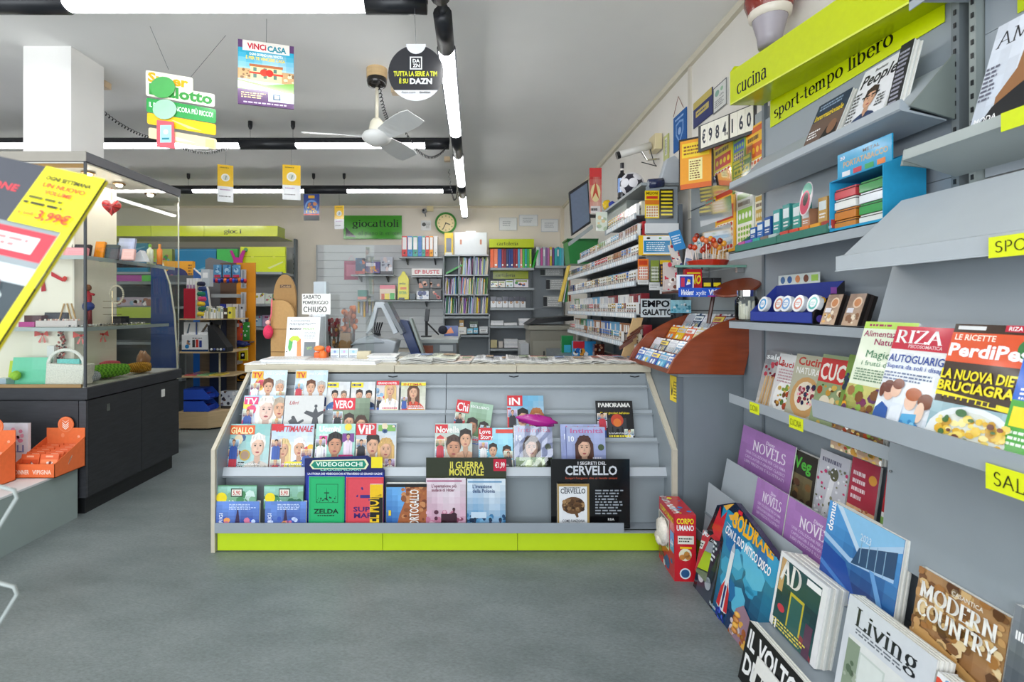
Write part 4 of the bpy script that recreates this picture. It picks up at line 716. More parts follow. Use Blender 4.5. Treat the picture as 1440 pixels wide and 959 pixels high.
for (px, py, w, h, rx, col, sh, lb) in [(955,372,.05,.15,-14,'#d8d0c8',[('blob',0,0,1,1,['#b03a3a','#f0e8e0','#4a4a8a'],14,.15)],'leaflet leaning leftmost on the glass shelf'),(967,368,.05,.12,12,'#eef0f2',[('r',.1,.1,.9,.5,'#8aa0c0')],'white card tilted second on the glass shelf'),(1000,338,.16,.09,6,'#e8f0f2',[T('Pic',.1,.5,.3,'#2a9ab8',w=.3), ('blob',.35,.1,.95,.6,['#c8441c','#e8a02c'],12,.1)],'white and blue header card behind the lollipops'),(957,345,.07,.12,-16,'#3a8ac8',[('ln',.1,.3,.9,.8,4,'#e0f0fa')],'small blue notice stuck left above the glass shelf')]:
    D = 2.95; x = (px-CX)*D/F; z = 1.61 if py > 340 and px != 957 else (1.37+(CY-py)*D/F)
    if px == 1000: z = 1.70; D = 3.0
    if px == 957: z = 1.72
    o = G().box(-w/2,-.001,0,w/2,.002,h,col).draw(sh, w, h, (-w/2,-.001,0)).build('counter_card','glossy',loc=(x,D,z)); o.rotation_euler = (R(-8),R(rx),0); tag(o, lb, 'card')
# ================================================================== RIGHT-HAND MAGAZINE SHELVES
YE, YM = 2.53, 1.50       # far end, joint between the two bays
GREY, GREY2 = '#8b949c', '#a5adb4'
t = thing('wall_rack', 'grey metal wall rack along the right wall, bay nearer the counter', 'rack', (1.5, 2.0, 0))
def rb(x0,y0,z0,x1,y1,z1,col=GREY,name='panel',m='metal_paint',bevel=0): return G().box(x0-1.5,y0-2,z0,x1-1.5,y1-2,z1,col).build(name,m,t,bevel=bevel)
def rp(pts, y0, y1, name, col=GREY, m='metal_paint'): return G().prism([(x-1.5, z) for x, z in pts], y0-2, y1-2, 'y', col).build(name, m, t)
for z0, z1 in ((0,.93),(.932,1.3),(1.302,1.78),(1.782,2.34)): rb(1.497,YM+.03,z0,1.51,YE,z1,'#959ea6','back_panel')
rb(1.497,YE+.021,0,1.51,2.735,1.30,'#8b949c','filler_panel'); rb(1.49,YE,0,1.51,YE+.02,2.45,'#6d757c','upright'); rb(1.475,YM-.005,1.2,1.51,YM+.02,2.7,'#747c80','upright'); rb(1.475,YM-.055,1.2,1.51,YM-.035,2.7,'#9aa29f','upright')
for y in (YM+.0079, YM-.045):
    for k in range(24): rb(1.472,y-.004,1.75+.04*k,1.475,y+.003,1.765+.04*k,'#1d1f22','slot','black_plastic')
# sloping magazine tray (upper), its bracket, flat shelves
rp([(1.31,1.985),(1.313,2.015),(1.318,2.015),(1.34,1.992),(1.468,2.132),(1.472,2.128),(1.34,1.982),(1.456,1.953),(1.456,1.948),(1.315,1.98)], YM+.015, YE, 'sloping_tray', GREY2)
rp([(1.335,1.99),(1.475,1.95),(1.49,2.14),(1.47,2.15)], YM+.005, YM+.012, 'end_bracket', '#7f8884')
for z, x0, y0, y1 in ((1.65,1.31,1.59,YE),(1.306,1.31,YM+.01,YE)):
    G().box(x0-1.5,y0-2,z-.004,0,y1-2,z,GREY2).box(x0-1.5,y0-2,z-.038,x0+.004-1.5,y1-2,z,GREY2).box(x0-1.5,y0-2,z-.038,0,y0+.004-2,z-.004,GREY2).build('shelf','metal_paint',t)
rp([(1.31,.93),(1.314,.93),(1.33,.895),(1.46,.895),(1.5,1.12),(1.503,1.12),(1.465,.885),(1.318,.885),(1.31,.885)], 1.55, YE, 'sloping_tray', GREY2)
# stepped floor trays
rb(1.175,YM+.4,0,1.185,YE+.07,.155,'#bcd61e','plinth_panel','plastic'); rp([(1.160,.165),(1.160,.215),(1.165,.215),(1.165,.16),(1.21,.16),(1.21,.165)], YM+.4, YE+.07, 'lip', GREY2)
rp([(1.205,.16),(1.238,.446),(1.242,.446),(1.21,.16)], YM+.36, YE+.07, 'tier_panel', GREY2)
rp([(1.29,.36),(1.33,.576),(1.334,.576),(1.295,.36)], YM+.0, YE+.06, 'tier_panel', GREY2)
rp([(1.21,.29),(1.38,.29),(1.38,.295),(1.21,.295)], YM, YE+.06, 'tier_floor', '#7c858c'); rp([(1.3,.40),(1.5,.40),(1.5,.405),(1.3,.405)], YM, YE+.06, 'tier_floor', '#7c858c')
# near bay
t = thing('wall_rack', 'grey metal wall rack along the right wall, bay nearest the viewer', 'rack', (1.5, 2.0, 0))
N0 = .25
for z0, z1 in ((1.752,2.17),(2.172,2.7)): rb(1.497,N0,z0,1.51,YM-.06,z1,'#a2aab2','back_panel')
rp([(1.29,1.82),(1.292,1.845),(1.297,1.845),(1.31,1.82),(1.45,1.775),(1.45,1.765),(1.31,1.81),(1.29,1.815)], N0, YM-.02, 'sloping_tray', '#a8b0ae')
rp([(1.29,1.80),(1.3,1.85),(1.45,1.90),(1.49,1.90),(1.49,1.84),(1.40,1.79),(1.31,1.80)], YM-.018, YM-.012, 'end_bracket', '#7f8884')
rb(1.30,N0,2.285,1.5,YM-.03,2.29,GREY2,'shelf'); rb(1.30,N0,2.26,1.304,YM-.03,2.30,GREY2,'shelf_lip')
rp([(1.125,1.487),(1.125,1.53),(1.129,1.53),(1.15,1.535),(1.33,1.705),(1.5,1.73),(1.5,1.725),(1.335,1.70),(1.30,1.5),(1.12,1.483)], N0, YM+.03, 'sloping_tray', '#b4bbc1')
rb(1.33,N0,.40,1.345,YM+.035,1.50,GREY,'back_panel')
rp([(1.06,1.03),(1.055,1.085),(1.06,1.085),(1.066,1.04),(1.19,1.055),(1.31,1.5),(1.315,1.5),(1.2,1.045),(1.07,1.025)], N0, YM+.04, 'sloping_tray', GREY2)
rp([(1.268,.6),(1.305,1.03),(1.31,1.03),(1.274,.6)], N0, YM+.035, 'sloping_panel', '#98a1a8')
rp([(1.05,0),(1.05,.19),(1.12,.19),(1.16,.19),(1.20,.40),(1.29,.40),(1.33,.41),(1.33,0)], N0, YM+.34, 'stepped_base', GREY)
G().ball((0,0,0),.005,.005,.005,'#c8ccd0',8,5).build('screw','chrome',t,loc=(1.272-1.5,YM-.0-2,.87))
# yellow header light box, tilted on its brackets, and the strip behind it
t = thing('header_box', 'tilted glossy yellow-green header box lettered cucina', 'sign', (0,0,0))
def hb(D, dx, dz): return (1.31+.07*(2.52-D)+dx, D, 2.41-.077*(2.52-D)+dz)
Da, Db = 2.52, .9
g = G(); YG = '#cfdd00'
P = lambda D, dx, dz: hb(D, dx, dz)
for q in ([P(Da,0,0),P(Db,0,0),P(Db,0,.17),P(Da,0,.17)], [P(Da,.004,.004),P(Db,.004,.004),P(Db,.004,.17),P(Da,.004,.17)], [P(Da,0,.17),P(Db,0,.17),P(Db,.004,.17),P(Da,.004,.17)]): g.face(q, YG)
o_ = Vector(P(Da-.0,0,0)); u_ = (Vector(P(Db,0,0))-o_).normalized()
g.draw([('r',0,0,1,.045,'#e8f060'), T('cucina',.035,.2,.42,'#141a10',f='serif',th=.13,k=1.05), T('arte',.63,.2,.36,'#141a10',f='serif',th=.13,k=1.05)], (Vector(P(Db,0,0))-o_).length, .17, tuple(o_), tuple(u_), (0,0,1), (-1,0,0))
g.build('front_face','glossy',t)
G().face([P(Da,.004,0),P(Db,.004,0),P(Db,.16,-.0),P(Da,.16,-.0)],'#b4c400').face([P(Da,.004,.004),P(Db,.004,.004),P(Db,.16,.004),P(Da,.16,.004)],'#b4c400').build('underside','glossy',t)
G().face([P(Da,0,0),P(Da,.17,0),P(Da,.17,.2),P(Da,.02,.2),P(Da,0,.17)],YG).face([P(Da-.004,0,0),P(Da-.004,.17,0),P(Da-.004,.17,.2),P(Da-.004,.02,.2),P(Da-.004,0,.17)],YG).build('end_face','glossy',t)
o = G().box(0,0,0,.003,.92,.135,'#d5e400').draw([T('sport-tempo libero',.035,.26,.42,'#141a10',f='serif',th=.13,w=.76)], .92, .135, (0,.92,0), (0,-1,0), (0,0,1), (-1,0,0)).build('header_strip','glossy',loc=(1.492,1.56,2.28)); tag(o,'yellow-green strip lettered sport-tempo libero below the header box','sign')
o = G().box(0,0,0,.003,.6,.2,'#d5e400').build('header_strip','glossy',loc=(1.492,.75,2.18)); tag(o,'plain yellow-green strip at the upper right edge','sign')
# red and white lantern-like object on top, behind the header
t = thing('red_lamp_model', 'red and white upside-down cup-shaped ornament above the header box', 'ornament', (1.40, 2.33, 2.61))
G().lathe([(0,0),(.05,0),(.055,.05),(.075,.13)],'#a8a0a8',20).build('clear_body','plastic',t,smooth=True); G().lathe([(.076,.13),(.09,.14),(.092,.165)],'#e9dfd0',20).build('rim','plastic',t,smooth=True); G().lathe([(.092,.165),(.11,.22),(.1,.32),(.0,.36)],'#8a2f24',20).build('cap','glossy',t,smooth=True)

def rm(px0, px1, X, z, ztop, lean, shapes, label, t_=.006, grp='magazines on the right-hand rack', **k):
    D0 = DX(px0, X); D1 = DX(px1, X); h = (ztop-z)/math.cos(R(lean))
    return mag((X, D0, z), D0-D1, h, t_, -90, lean, shapes, label, grp, seed=int(px0), **k)
hz = lambda px, py, X: H+(CY-py)*DX(px, X)/F
food = ['#c8943c','#7a9a3c','#e8d9b0','#a8401f','#6b4423','#d8b45a','#4f6f2c']
# upper tray
rm(1127,1172,1.345,2.012,2.20,22,[('r',0,.55,1,1,'#26384e'), ('r',0,0,1,.6,'#6b5448'), T('Internazionale',.06,.62,.13,'#f2d21e',w=.86,b=1.5), ('ln',.1,.82,.9,.96,2,'#9ab0c8'), ('p',[(.45,0),(.6,.3),(.75,.45),(.95,.3),(.98,0)],'#1a1412'), ('e',.78,.3,.13,.15,'#8a6248'), ('ln',.05,.2,.4,.4,3,'#fff')],'dark magazine with yellow lettering in the upper sloping tray',.03,spine='#2a2a2a',cover='#26384e')
rm(1183,1238,1.345,2.012,2.235,22,[('r',0,0,1,1,'#e8e9ec'), T('People',.06,.68,.2,'#1c1d22',w=.88,b=2,sh=.1), T('Business',.34,.88,.05,'#333',w=.3), ('man',.5,.25,.34,'#3a2a22',SK,'#2c3f66'), ('r',.28,.445,.48,.47,'#222'), ('r',.52,.445,.72,.47,'#222'), ('ln',.02,.05,.25,.6,9,'#444'), ('ln',.72,.2,.97,.4,4,'#444')],'white magazine with a man in glasses, upper sloping tray',.035,spine='#ddd')
rm(1244,1262,1.36,2.012,2.24,14,[('r',0,0,1,1,'#1d1e20'), ('ln',.1,.1,.9,.9,12,'#aab')],'dark magazine half hidden behind the white magazine stack',.03,spine='#666',cover='#1d1e20')
# near upper tray
rm(1360,1475,1.315,1.822,2.12,16,[bgp('#c8d0dc','#dfe4ee'), T('AMICA',.06,.78,.13,'#1d1e24',w=.9,th=.08,f='serif',), ('p',[(.3,0),(.26,.3),(.45,.5),(.5,.85),(.62,.97),(.8,.98),(.95,.9),(1,.5),(1,0)],'#9a6a42'), ('e',.72,.62,.15,.22,'#dcb096'), ('p',[(.56,.95),(.6,.7),(.55,.45),(.62,.9)],'#b5814f'), ('r',.6,.655,.84,.685,'#3a241c'), ('e',.72,.5,.05,.012,'#b0404a'), ('p',[(.05,0),(.25,.22),(.5,.32),(.72,.4),(1,.3),(1,0)],'#1a1b1f'), ('p',[(.7,0),(.71,.3),(.73,.3),(.73,0)],'#c8a860'), T('MODA',.05,.1,.05,'#fff',w=.3,th=.12), T('GLI STILISTI',.05,.03,.05,'#fff',w=.5), ('ln',.02,.3,.2,.62,8,'#667')],'fashion magazine with a long-haired woman in black',.012,cover='#c8d0dc')
o = G().box(0,0,0,.003,.1,.045,'#d5e400').build('shelf_label','paper',loc=(1.286,1.10,1.80)); tag(o,'blank yellow label on the tray under the fashion magazine','label')
# ----- shelf with green display boxes and cyan display
gz = 1.651
def disp(name, X0, X1, D0, D1, z, hb_, hf, col, cin, label, parts=None, lip=.02):
    r = thing(name, label, 'display box', (X0, D0, z)); L = D0-D1; d = X1-X0
    for y in (0, -L): 
        G().prism([(0,0),(d,0),(d,hb_),(0,hf)], y-.0015 if y else -.0015, y+.0015, 'y', col).build('side_wall','matte',r)
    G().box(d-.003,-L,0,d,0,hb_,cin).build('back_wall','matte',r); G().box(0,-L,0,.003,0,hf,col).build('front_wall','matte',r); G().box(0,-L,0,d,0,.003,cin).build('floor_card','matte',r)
    return r
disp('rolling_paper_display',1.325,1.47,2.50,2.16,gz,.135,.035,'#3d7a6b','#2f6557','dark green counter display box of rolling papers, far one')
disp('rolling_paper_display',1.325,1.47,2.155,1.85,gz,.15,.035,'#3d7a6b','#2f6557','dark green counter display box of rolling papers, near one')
G0 = 'rolling paper packets in the green display boxes'
cols = ['#c85a9a','#7a5ac8','#3aa8a0','#8a7a70','#b8c8c8','#c8443c','#d84a3c','#e07a34','#e8a030','#a83c38']
for i, c in enumerate(cols):
    y = 2.485-.064*i; r = G().box(0,-.055,0,.02,0,.032,c).draw([('r',0,0,1,.3,'#f0f0f0')],.055,.032,(0,0,0),(0,-1,0),(0,0,1),(-1,0,0)).build('paper_packet','glossy',loc=(1.333,y if y > 2.2 else y-.02,gz+.018)); tag(r, 'small coloured rolling paper packet, %s from the far end, green display' % ORD[i],'packet',G0)
for i, (D, c, h) in enumerate([(2.47,'#2f5fa8',.06),(2.41,'#3a6fb8',.075),(2.35,'#2a549a',.09),(2.28,'#3a9a98',.11),(2.21,'#2f8a86',.12),(2.14,'#3a9a90',.11),(2.08,'#c08a6a',.07),(1.98,'#c8a05c',.1),(1.92,'#9a5a2c',.09)]):
    o = G().box(0,-.05,0,.05,0,h,c).draw([('r',.1,.5,.9,.85,'#dfe8ea'), ('ln',.15,.15,.85,.4,2,'#fff')],.05,h,(0,0,0),(0,-1,0),(0,0,1),(-1,0,0)).build('packet','glossy',loc=(1.385,D,gz+.06)); tag(o, 'upright packet rising behind the green displays, %s from the far end' % ORD[i],'packet','upright packets behind the green display boxes')
o = G().prism([(.035*math.cos(R(a)), .07+.07*math.sin(R(a))) for a in range(0,360,20)], 0, .003, 'x', '#e8dde0').draw([('e',.5,.75,.4,.22,'#3a9a80'), ('e',.5,.4,.4,.35,'#c83a5a'), ('e',.5,.5,.2,.2,'#2a2a2a')],.07,.14,(0,.035,0),(0,-1,0),(0,0,1),(-1,0,0)).build('oval_card','glossy',loc=(1.36,2.04,gz+.1)); o.rotation_euler[0]=R(18); tag(o,'oval pink and green sign card above the green displays','card')
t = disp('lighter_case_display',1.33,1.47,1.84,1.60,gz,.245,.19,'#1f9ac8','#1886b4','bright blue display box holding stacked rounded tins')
W2 = .24
t.children[2].data = t.children[2].data
for ch_ in list(t.children):
    if ch_.name.startswith('front_wall'): bpy.data.objects.remove(ch_)
G().box(.0,-W2,0,.004,0,.012,'#1f9ac8').build('front_lip','matte',t); G().box(.0,-W2,.186,.14,0,.19,'#1a8cbc').build('roof_card','matte',t)
G().box(.03,-W2,.19,.034,0,.29,'#23a0cf').draw([('r',0,0,1,1,'#23a0cf'), T('PORTATABACCO',.12,.45,.2,'#c8a878',w=.82,b=2), T('METAL',.5,.75,.12,'#2a2a2a',w=.3), ('r',.1,.12,.26,.3,'#e8e8ea'), ('r',.32,.12,.48,.3,'#c83a4a'), ('r',.54,.12,.7,.3,'#2fa05a'), ('r',.76,.12,.9,.3,'#e8803a'), T('20',.06,.75,.12,'#fff',w=.1)], W2, .10, (.03,0,.19),(0,-1,0),(0,0,1),(-1,0,0)).build('header_card','glossy',t)
for i, (D, cs) in enumerate(((1.832,['#c8843c','#c87a2c','#e8e8e4','#c8444c']),(1.715,['#e8ece8','#2f9a4c','#e4e8ee','#1f8a3c']))):
    for k, c in enumerate(cs):
        o = G().box(0,-.1,0,.07,0,.028,c).box(.0,-.1,.028,.07,0,.031,'#333').box(.004,-.098,.031,.066,-.002,.037,c).build('tobacco_tin','chrome' if 0 else 'glossy',loc=(1.342,D,gz+.004+.0385*k),bevel=.008); tag(o, '%s rounded tin, %s from the bottom of the %s stack in the blue display' % ({'#c8843c':'bronze','#c87a2c':'orange','#e8e8e4':'white','#c8444c':'red','#e8ece8':'silver','#2f9a4c':'green','#e4e8ee':'pale','#1f8a3c':'dark green'}[c], ORD[k], ['far','near'][i]),'tin','rounded tins in the blue display box')
# ----- shelf with blue tray of round tins and chocolate bags
tz = 1.307
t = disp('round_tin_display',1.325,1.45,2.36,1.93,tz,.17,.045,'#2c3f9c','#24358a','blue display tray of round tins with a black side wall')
G().prism([(0,0),(.125,0),(.125,.17),(0,.046)], -.436, -.432, 'y', '#16151c').draw([('c',.3,.55,.1,'#e8b02c'), ('r',.55,.7,.75,.85,'#a05ab8'), ('c',.2,.12,.12,'#5a4aa0')],.12,.17,(.003,-.436,0)).build('black_side','glossy',t)
G().box(.122,-.3,.17,.124,-.02,.215,'#d4dcd8').draw([('c',.12,.5,.06,'#3a6a9a'), ('c',.3,.5,.06,'#2f5fa0'), ('c',.5,.5,.06,'#d88a5a'), ('c',.7,.5,.06,'#7a4a3a'), ('r',.82,.2,.97,.8,'#a8d060')],.28,.045,(.122,-.02,.17),(0,-1,0),(0,0,1),(-1,0,0)).build('header_card','glossy',t)
for i, (D, c) in enumerate(((2.33,'#3a9ad8'),(2.21,'#d8846a'),(2.16,'#6aa0d8'),(2.08,'#d8806a'),(1.99,'#3ab0a8'))):
    o = G().prism([(.036*math.cos(R(a)), .038+.036*math.sin(R(a))) for a in range(0,360,18)], 0, .018, 'x', '#e9ecee').draw([('c',.5,.5,.48,'#f0f3f5'), ('c',.5,.5,.36,c), ('c',.5,.5,.24,'#f0f3f5'), ('ln',.3,.4,.7,.6,2,c)],.072,.074,(0,.036,.001),(0,-1,0),(0,0,1),(-1,0,0)).build('round_tin','glossy',loc=(1.334,D-.04,tz+.045)); o.rotation_euler=(0,R(14),0); tag(o, 'round white tin with coloured ring, %s from the far end in blue tray' % ORD[i],'tin','round tins in the blue tray')
t = thing('sweets_jar', 'clear jar with a foil lid at the far end of the shelf', 'jar', (1.36, 2.455, tz))
G().lathe([(0,.002),(.05,.002),(.055,.02),(.055,.1),(.04,.125)],'#fff',18).build('glass_body','glass',t,smooth=True); G().lathe([(.043,.12),(.045,.15),(0,.152)],'#c8ccd2',18).build('lid','chrome',t); g = G(); rr = random.Random(2)
for k in range(14): a = rr.uniform(0,6.3); g.box(.03*math.cos(a)-.004,.03*math.sin(a)-.004,.006,.03*math.cos(a)+.004,.03*math.sin(a)+.004,rr.uniform(.06,.1),'#e0dccc')
g.build('sticks','matte',t)
for i, (D, n) in enumerate(((1.90,'far'),(1.79,'middle'),(1.615,'near'))):
    r = thing('chocolate_packet', 'brown and gold biscuit packet beside the blue tray, %s one' % n, 'packet', (1.335, D, tz), rz=-90, rx=-18, group='biscuit packets on the shelf')
    G().box(0,0,0,.075,.04,.12,'#3c2a22').draw([bgp('#c8a88c','#8a6a54'), ('c',.6,.72,.28,'#e8c8a8'), ('c',.6,.72,.2,'#c87a3c'), ('blob',.1,.05,.9,.4,['#e8b05c','#f2e2c8','#8a5a34'],10,.12), ('r',.1,.4,.5,.55,'#e8e4ea')],.075,.12,(0,0,0),seed=i).build('pack','glossy',r)
    for k in range(3): G().box(.077,.0+.013*k,0,.0775,.011+.013*k,.118,['#2a2422','#443c3a'][k % 2]).build('side_band','glossy',r)
# ----- cucina tray
cz = .90
cu = [[bgp('#d9d4cf','#7c8288'), T('sale',.06,.85,.1,'#e8eef0',w=.6), ('blob',.1,.5,.8,.8,['#8c1f34','#b03a4c','#6b1424'],18,.07)]+[('p',[(.12+.11*k,.0),(.2+.1*k,.55),(.26+.1*k,.55),(.2+.11*k,0)],['#d8b888','#c49a62'][k % 2]) for k in range(5)],
 [('r',0,0,1,1,'#d8d8d8'), T('La',.02,.8,.14,'#b02a2c',w=.2,b=2), T('cucina',.1,.78,.1,'#b02a2c',w=.7), ('c',.5,.25,.42,'#f0f0ee'), ('blob',.2,.1,.85,.45,food,30,.06), ('ln',.1,.5,.8,.75,5,'#c09aa0')],
 [('r',0,0,1,1,'#b9b6a0'), T('Cucina',.1,.84,.12,'#b8342c',w=.85,b=2), T('NATURALE',.1,.7,.1,'#f2f2ee',w=.85,b=1), ('c',.5,.35,.42,'#c89a62'), ('c',.5,.37,.3,'#e8dcc8'), ('blob',.3,.25,.75,.55,['#2a2a4c','#c83a4c','#8c2c3c','#e8b0b8'],36,.05)],
 [('r',0,0,1,1,'#93a37c'), ('r',.0,.62,1,.95,'#c8383a'), T('CUCI',.05,.66,.22,'#f4ece4',w=.9,b=2), ('blob',.1,.05,.9,.6,food,30,.08), ('c',.4,.35,.18,'#e9ddc8')],
 [('r',0,0,1,1,'#7a9a4a'), T('Ci',.3,.8,.12,'#f0d84a',w=.35,b=2), ('blob',.05,.2,.95,.75,['#3a3a6a','#2c3a5a','#5a7a3c','#8ab04c'],36,.07), ('blob',.05,0,.95,.22,['#e8a02c','#c83a4a','#d8c8a0'],14,.08)]]
spans = [(1062,1094),(1080,1122),(1102,1148),(1136,1176),(1170,1215)]
for i, ((a, b), sh) in enumerate(zip(spans, cu)):
    rm(a,b,1.34+.007*(4-i) if 0 else 1.375-.008*i,cz,hz(a+12,497 if i else 493,1.40),13,sh,['cookery magazine with breadsticks, farthest on the lower tray','cookery magazine with a bowl of grilled food','cookery magazine with a basket of berries','red-titled cookery magazine between the berries and the green one','green cookery magazine with blueberries'][i],.012,m='glossy')
for i, px in enumerate((1056,1112)):
    D = DX(px, 1.308); w = [.075,.085][i]
    o = G().box(0,-w,0,.002,0,.05,'#e6ef1c').draw([T('CUCINA',.08,.25,.5,'#2a2c18',f='hand',w=.82)],w,.05,(0,0,0),(0,-1,0),(0,0,1),(-1,0,0)).build('shelf_label','paper',loc=(1.3075,D+.01,.875)); tag(o,['yellow handwritten label CUCINA at the far end of its shelf','yellow handwritten label CUCINA second along its shelf'][i],'label')
rm(1168,1240,1.33,cz-.05,cz+.045,4,[bgp('#c8a88c','#6b4a34'), ('blob',0,0,1,1,food+['#fff'],60,.04), T('Dessert',.55,.3,.5,'#fff',w=.3)],'low row of small recipe booklets peeking over the lower tray edge',.02)
# ----- RIZA tray (near bay)
rz_ = 1.045
rm(1180,1250,1.085,rz_,hz(1215,452,1.16),16,[('r',0,0,1,1,'#e4ecd4'), ('r',0,.93,1,1,'#b8dc5a'), ('ln',.1,.945,.6,.985,1,'#a02a5a'), T('Alimentazione',.04,.85,.06,'#a0305c',w=.9,b=1), T('Naturale',.3,.77,.06,'#a0305c',w=.6,b=1), T('Magici',.2,.64,.075,'#2f7a4c',w=.5,f=None,b=0), T('i frutti della',.16,.56,.05,'#2f7a4c',w=.7,b=0), ('ln',.08,.4,.8,.53,5,'#6a8a6a'), ('g',0,0,1,.36,'#6a7a2c','#c8c070'), ('blob',.0,0,1,.34,['#7a4a24','#9a6a3c','#5a2a5a','#8ab04c','#e8a02c','#7a2c5a'],34,.09), ('c',.7,.06,.1,'#5a3a6a'), ('c',.7,.06,.06,'#e8a8a0')],'pale green magazine with figs and nuts on the cover',.012,m='glossy')
rm(1222,1303,1.075,rz_,hz(1250,458,1.15),16,[('g',0,0,1,.75,'#dfe8f2','#f2f4f6'), ('r',0,.78,1,1,'#c8203c'), T('RIZA',.04,.845,.115,'#ffffff',w=.78,f='serif',th=.17), T('PSICOSOMATICA',.3,.8,.03,'#f8d8dc',w=.55), T('AUTOGUARIGIONE',.02,.66,.07,'#2a4a9c',w=1.25,b=1.5), T('Supera da soli i disagi',.02,.6,.04,'#3a5aa8',w=.95), ('ln',.02,.48,.9,.57,3,'#6a7a9c'), ('p',[(0,0),(.02,.2),(.12,.27),(.25,.22),(.28,0)],'#2a5aa8'), ('e',.2,.36,.09,.07,'#e8b8a0'), ('e',.17,.42,.1,.06,'#6a3020'), ('e',.07,.38,.05,.07,'#6a3020'), ('e',.31,.40,.09,.07,'#eec4ac'), ('e',.33,.455,.1,.05,'#7a3a22'), ('e',.6,.32,.1,.08,'#f0c8b0'), ('e',.62,.385,.13,.06,'#b05a2c'), ('e',.83,.34,.12,.07,'#7a3f24'), ('e',.78,.24,.07,.09,'#f2d0b8'), ('p',[(.28,0),(.3,.24),(.5,.28),(.5,0)],'#e8eef6'), ('p',[(.48,0),(.52,.2),(.75,.22),(.78,0)],'#5ab0e0'), ('blob',.5,0,.78,.16,['#8ad0f0','#3a8ac8'],14,.04)],'red-titled magazine with a drawn group of children',.014,m='glossy')
rm(1297,1412,1.068,rz_+.003,hz(1332,455,1.145),16,[('r',0,0,1,1,'#3c2a1e'), ('r',.05,.955,.4,.985,'#e8e8e8'), ('r',.62,.95,.85,1,'#c8203c'), T('RIZA',.66,.96,.03,'#fff',w=.15), ('r',0,.69,.9,.93,'#e4572a'), ('e',.95,.83,.14,.08,'#2f7a3c'), T('LE RICETTE',.05,.87,.045,'#fff2e0',w=.5,b=1.5), T('PerdiPeso',.02,.74,.1,'#ffffff',w=1.1,b=2.5), T('LA NUOVA DIETA',.0,.555,.075,'#f6e21c',w=1.05,b=2.5), T('BRUCIAGRASSI',.0,.46,.075,'#f6e21c',w=1.1,b=2.5), ('p',[(0,.41),(0,.45),(1,.40),(1,.36)],'#f6e21c'), ('ln',.02,.37,.9,.43,1,'#3c2a1e'), ('g',0,0,1,.36,'#6a9ab0','#9ab8c0'), ('e',.55,.12,.55,.24,'#e8ecee'), ('e',.55,.13,.42,.19,'#d8dcd4'), ('blob',.15,.0,.95,.27,['#e8c23c','#f2d86a','#c8982c','#e0b02c','#f6e49a'],90,.055), ('blob',.2,.02,.9,.26,['#6b3a2c','#3a6a2c','#8a4a34'],16,.035), ('e',.42,.3,.07,.03,'#2f6a34')],'brown and orange recipe magazine with a pasta plate',.014,m='glossy',cover='#3c2a1e')
rm(1398,1490,1.066,rz_+.006,hz(1425,470,1.14),16,[('r',0,.5,1,1,'#2f6ad0'), ('r',0,0,1,.5,'#4aa83c'), T('MENTE',.2,.62,.09,'#fff',w=.7,b=2), ('ln',.1,.5,.9,.6,3,'#fff'), ('r',.06,.3,.9,.45,'#f6e21c'), ('ln',.1,.15,.8,.28,3,'#eaf6e4'), ('r',0,.0,1,.1,'#7a3a9c')],'blue and green magazine right of the pasta plate magazine',.012,m='glossy')
for X_, px, z_, s, w, h, lb in ((1.053,1388,1.0,'SALUTE',.15,.052,'yellow handwritten label SALUTE below the recipe magazine'),(1.12,1392,1.478,'SPORT',.13,.045,'yellow handwritten label SPORT on the pale sloping tray')):
    D = DX(px, X_); o = G().box(0,-w,0,.002,0,h,'#e6ef1c').draw([T(s,.1,.25,.5,'#2a2c18',f='hand',w=.82)],w,h,(0,0,0),(0,-1,0),(0,0,1),(-1,0,0)).build('shelf_label','paper',loc=(X_-.003,D,z_)); tag(o, lb, 'label')
# ----- lower trays
nov = [('r',0,0,1,1,'#9a68a8'), ('g',0,0,1,1,'#8f5ca0','#a676b4'), T('Disney',.5,.86,.05,'#efe0f4',w=.16,sh=.2), T('NOVELS',.26,.7,.14,'#f4eaf6',w=.62,f='serif',th=.15), T('UNA COLLEZIONE PER CHI AMA',.14,.62,.04,'#dcc4e4',w=.76), T("CAPOLAVORI E GRANDI CLASSICI",.14,.55,.04,'#dcc4e4',w=.76), T('LIBRI PREZIOSI E ILLUSTRATI',.14,.48,.04,'#dcc4e4',w=.76), ('p',[(.3,.28),(.3,.38),(.85,.36),(.85,.26)],'#cfc8d4'), ('r',0,0,.36,.3,'#3a2f66'), ('blob',.05,.02,.33,.26,['#5a3a7a','#2c2450','#7a4a8a'],12,.05)]
rm(1032,1103,1.385,.41,hz(1055,603,1.42),9,nov,'violet book board with white lettering, farthest and highest of three',.006,cat='magazine',cover='#9a68a8')
rm(1052,1093,1.26,.30,hz(1065,671,1.30),9,nov,'violet book board with white lettering, middle of three',.006,cover='#9a68a8')
rm(1095,1172,1.26,.30,hz(1108,698,1.30),9,nov,'violet book board with white lettering, nearest of three',.006,cover='#9a68a8')
rm(1103,1136,1.40,.41,hz(1115,632,1.43),8,[('r',0,0,1,1,'#2f2a1f'), T('Veg',.1,.78,.15,'#4fb03c',w=.7,b=2), ('g',.1,0,.9,.7,'#4a3a24','#6b6040'), ('blob',.1,.0,.9,.6,['#5a3a24','#7a5a34','#3a2c1c'],16,.12)],'dark food magazine with green title beside the farthest violet board',.03,cover='#2f2a1f',spine='#58613c')
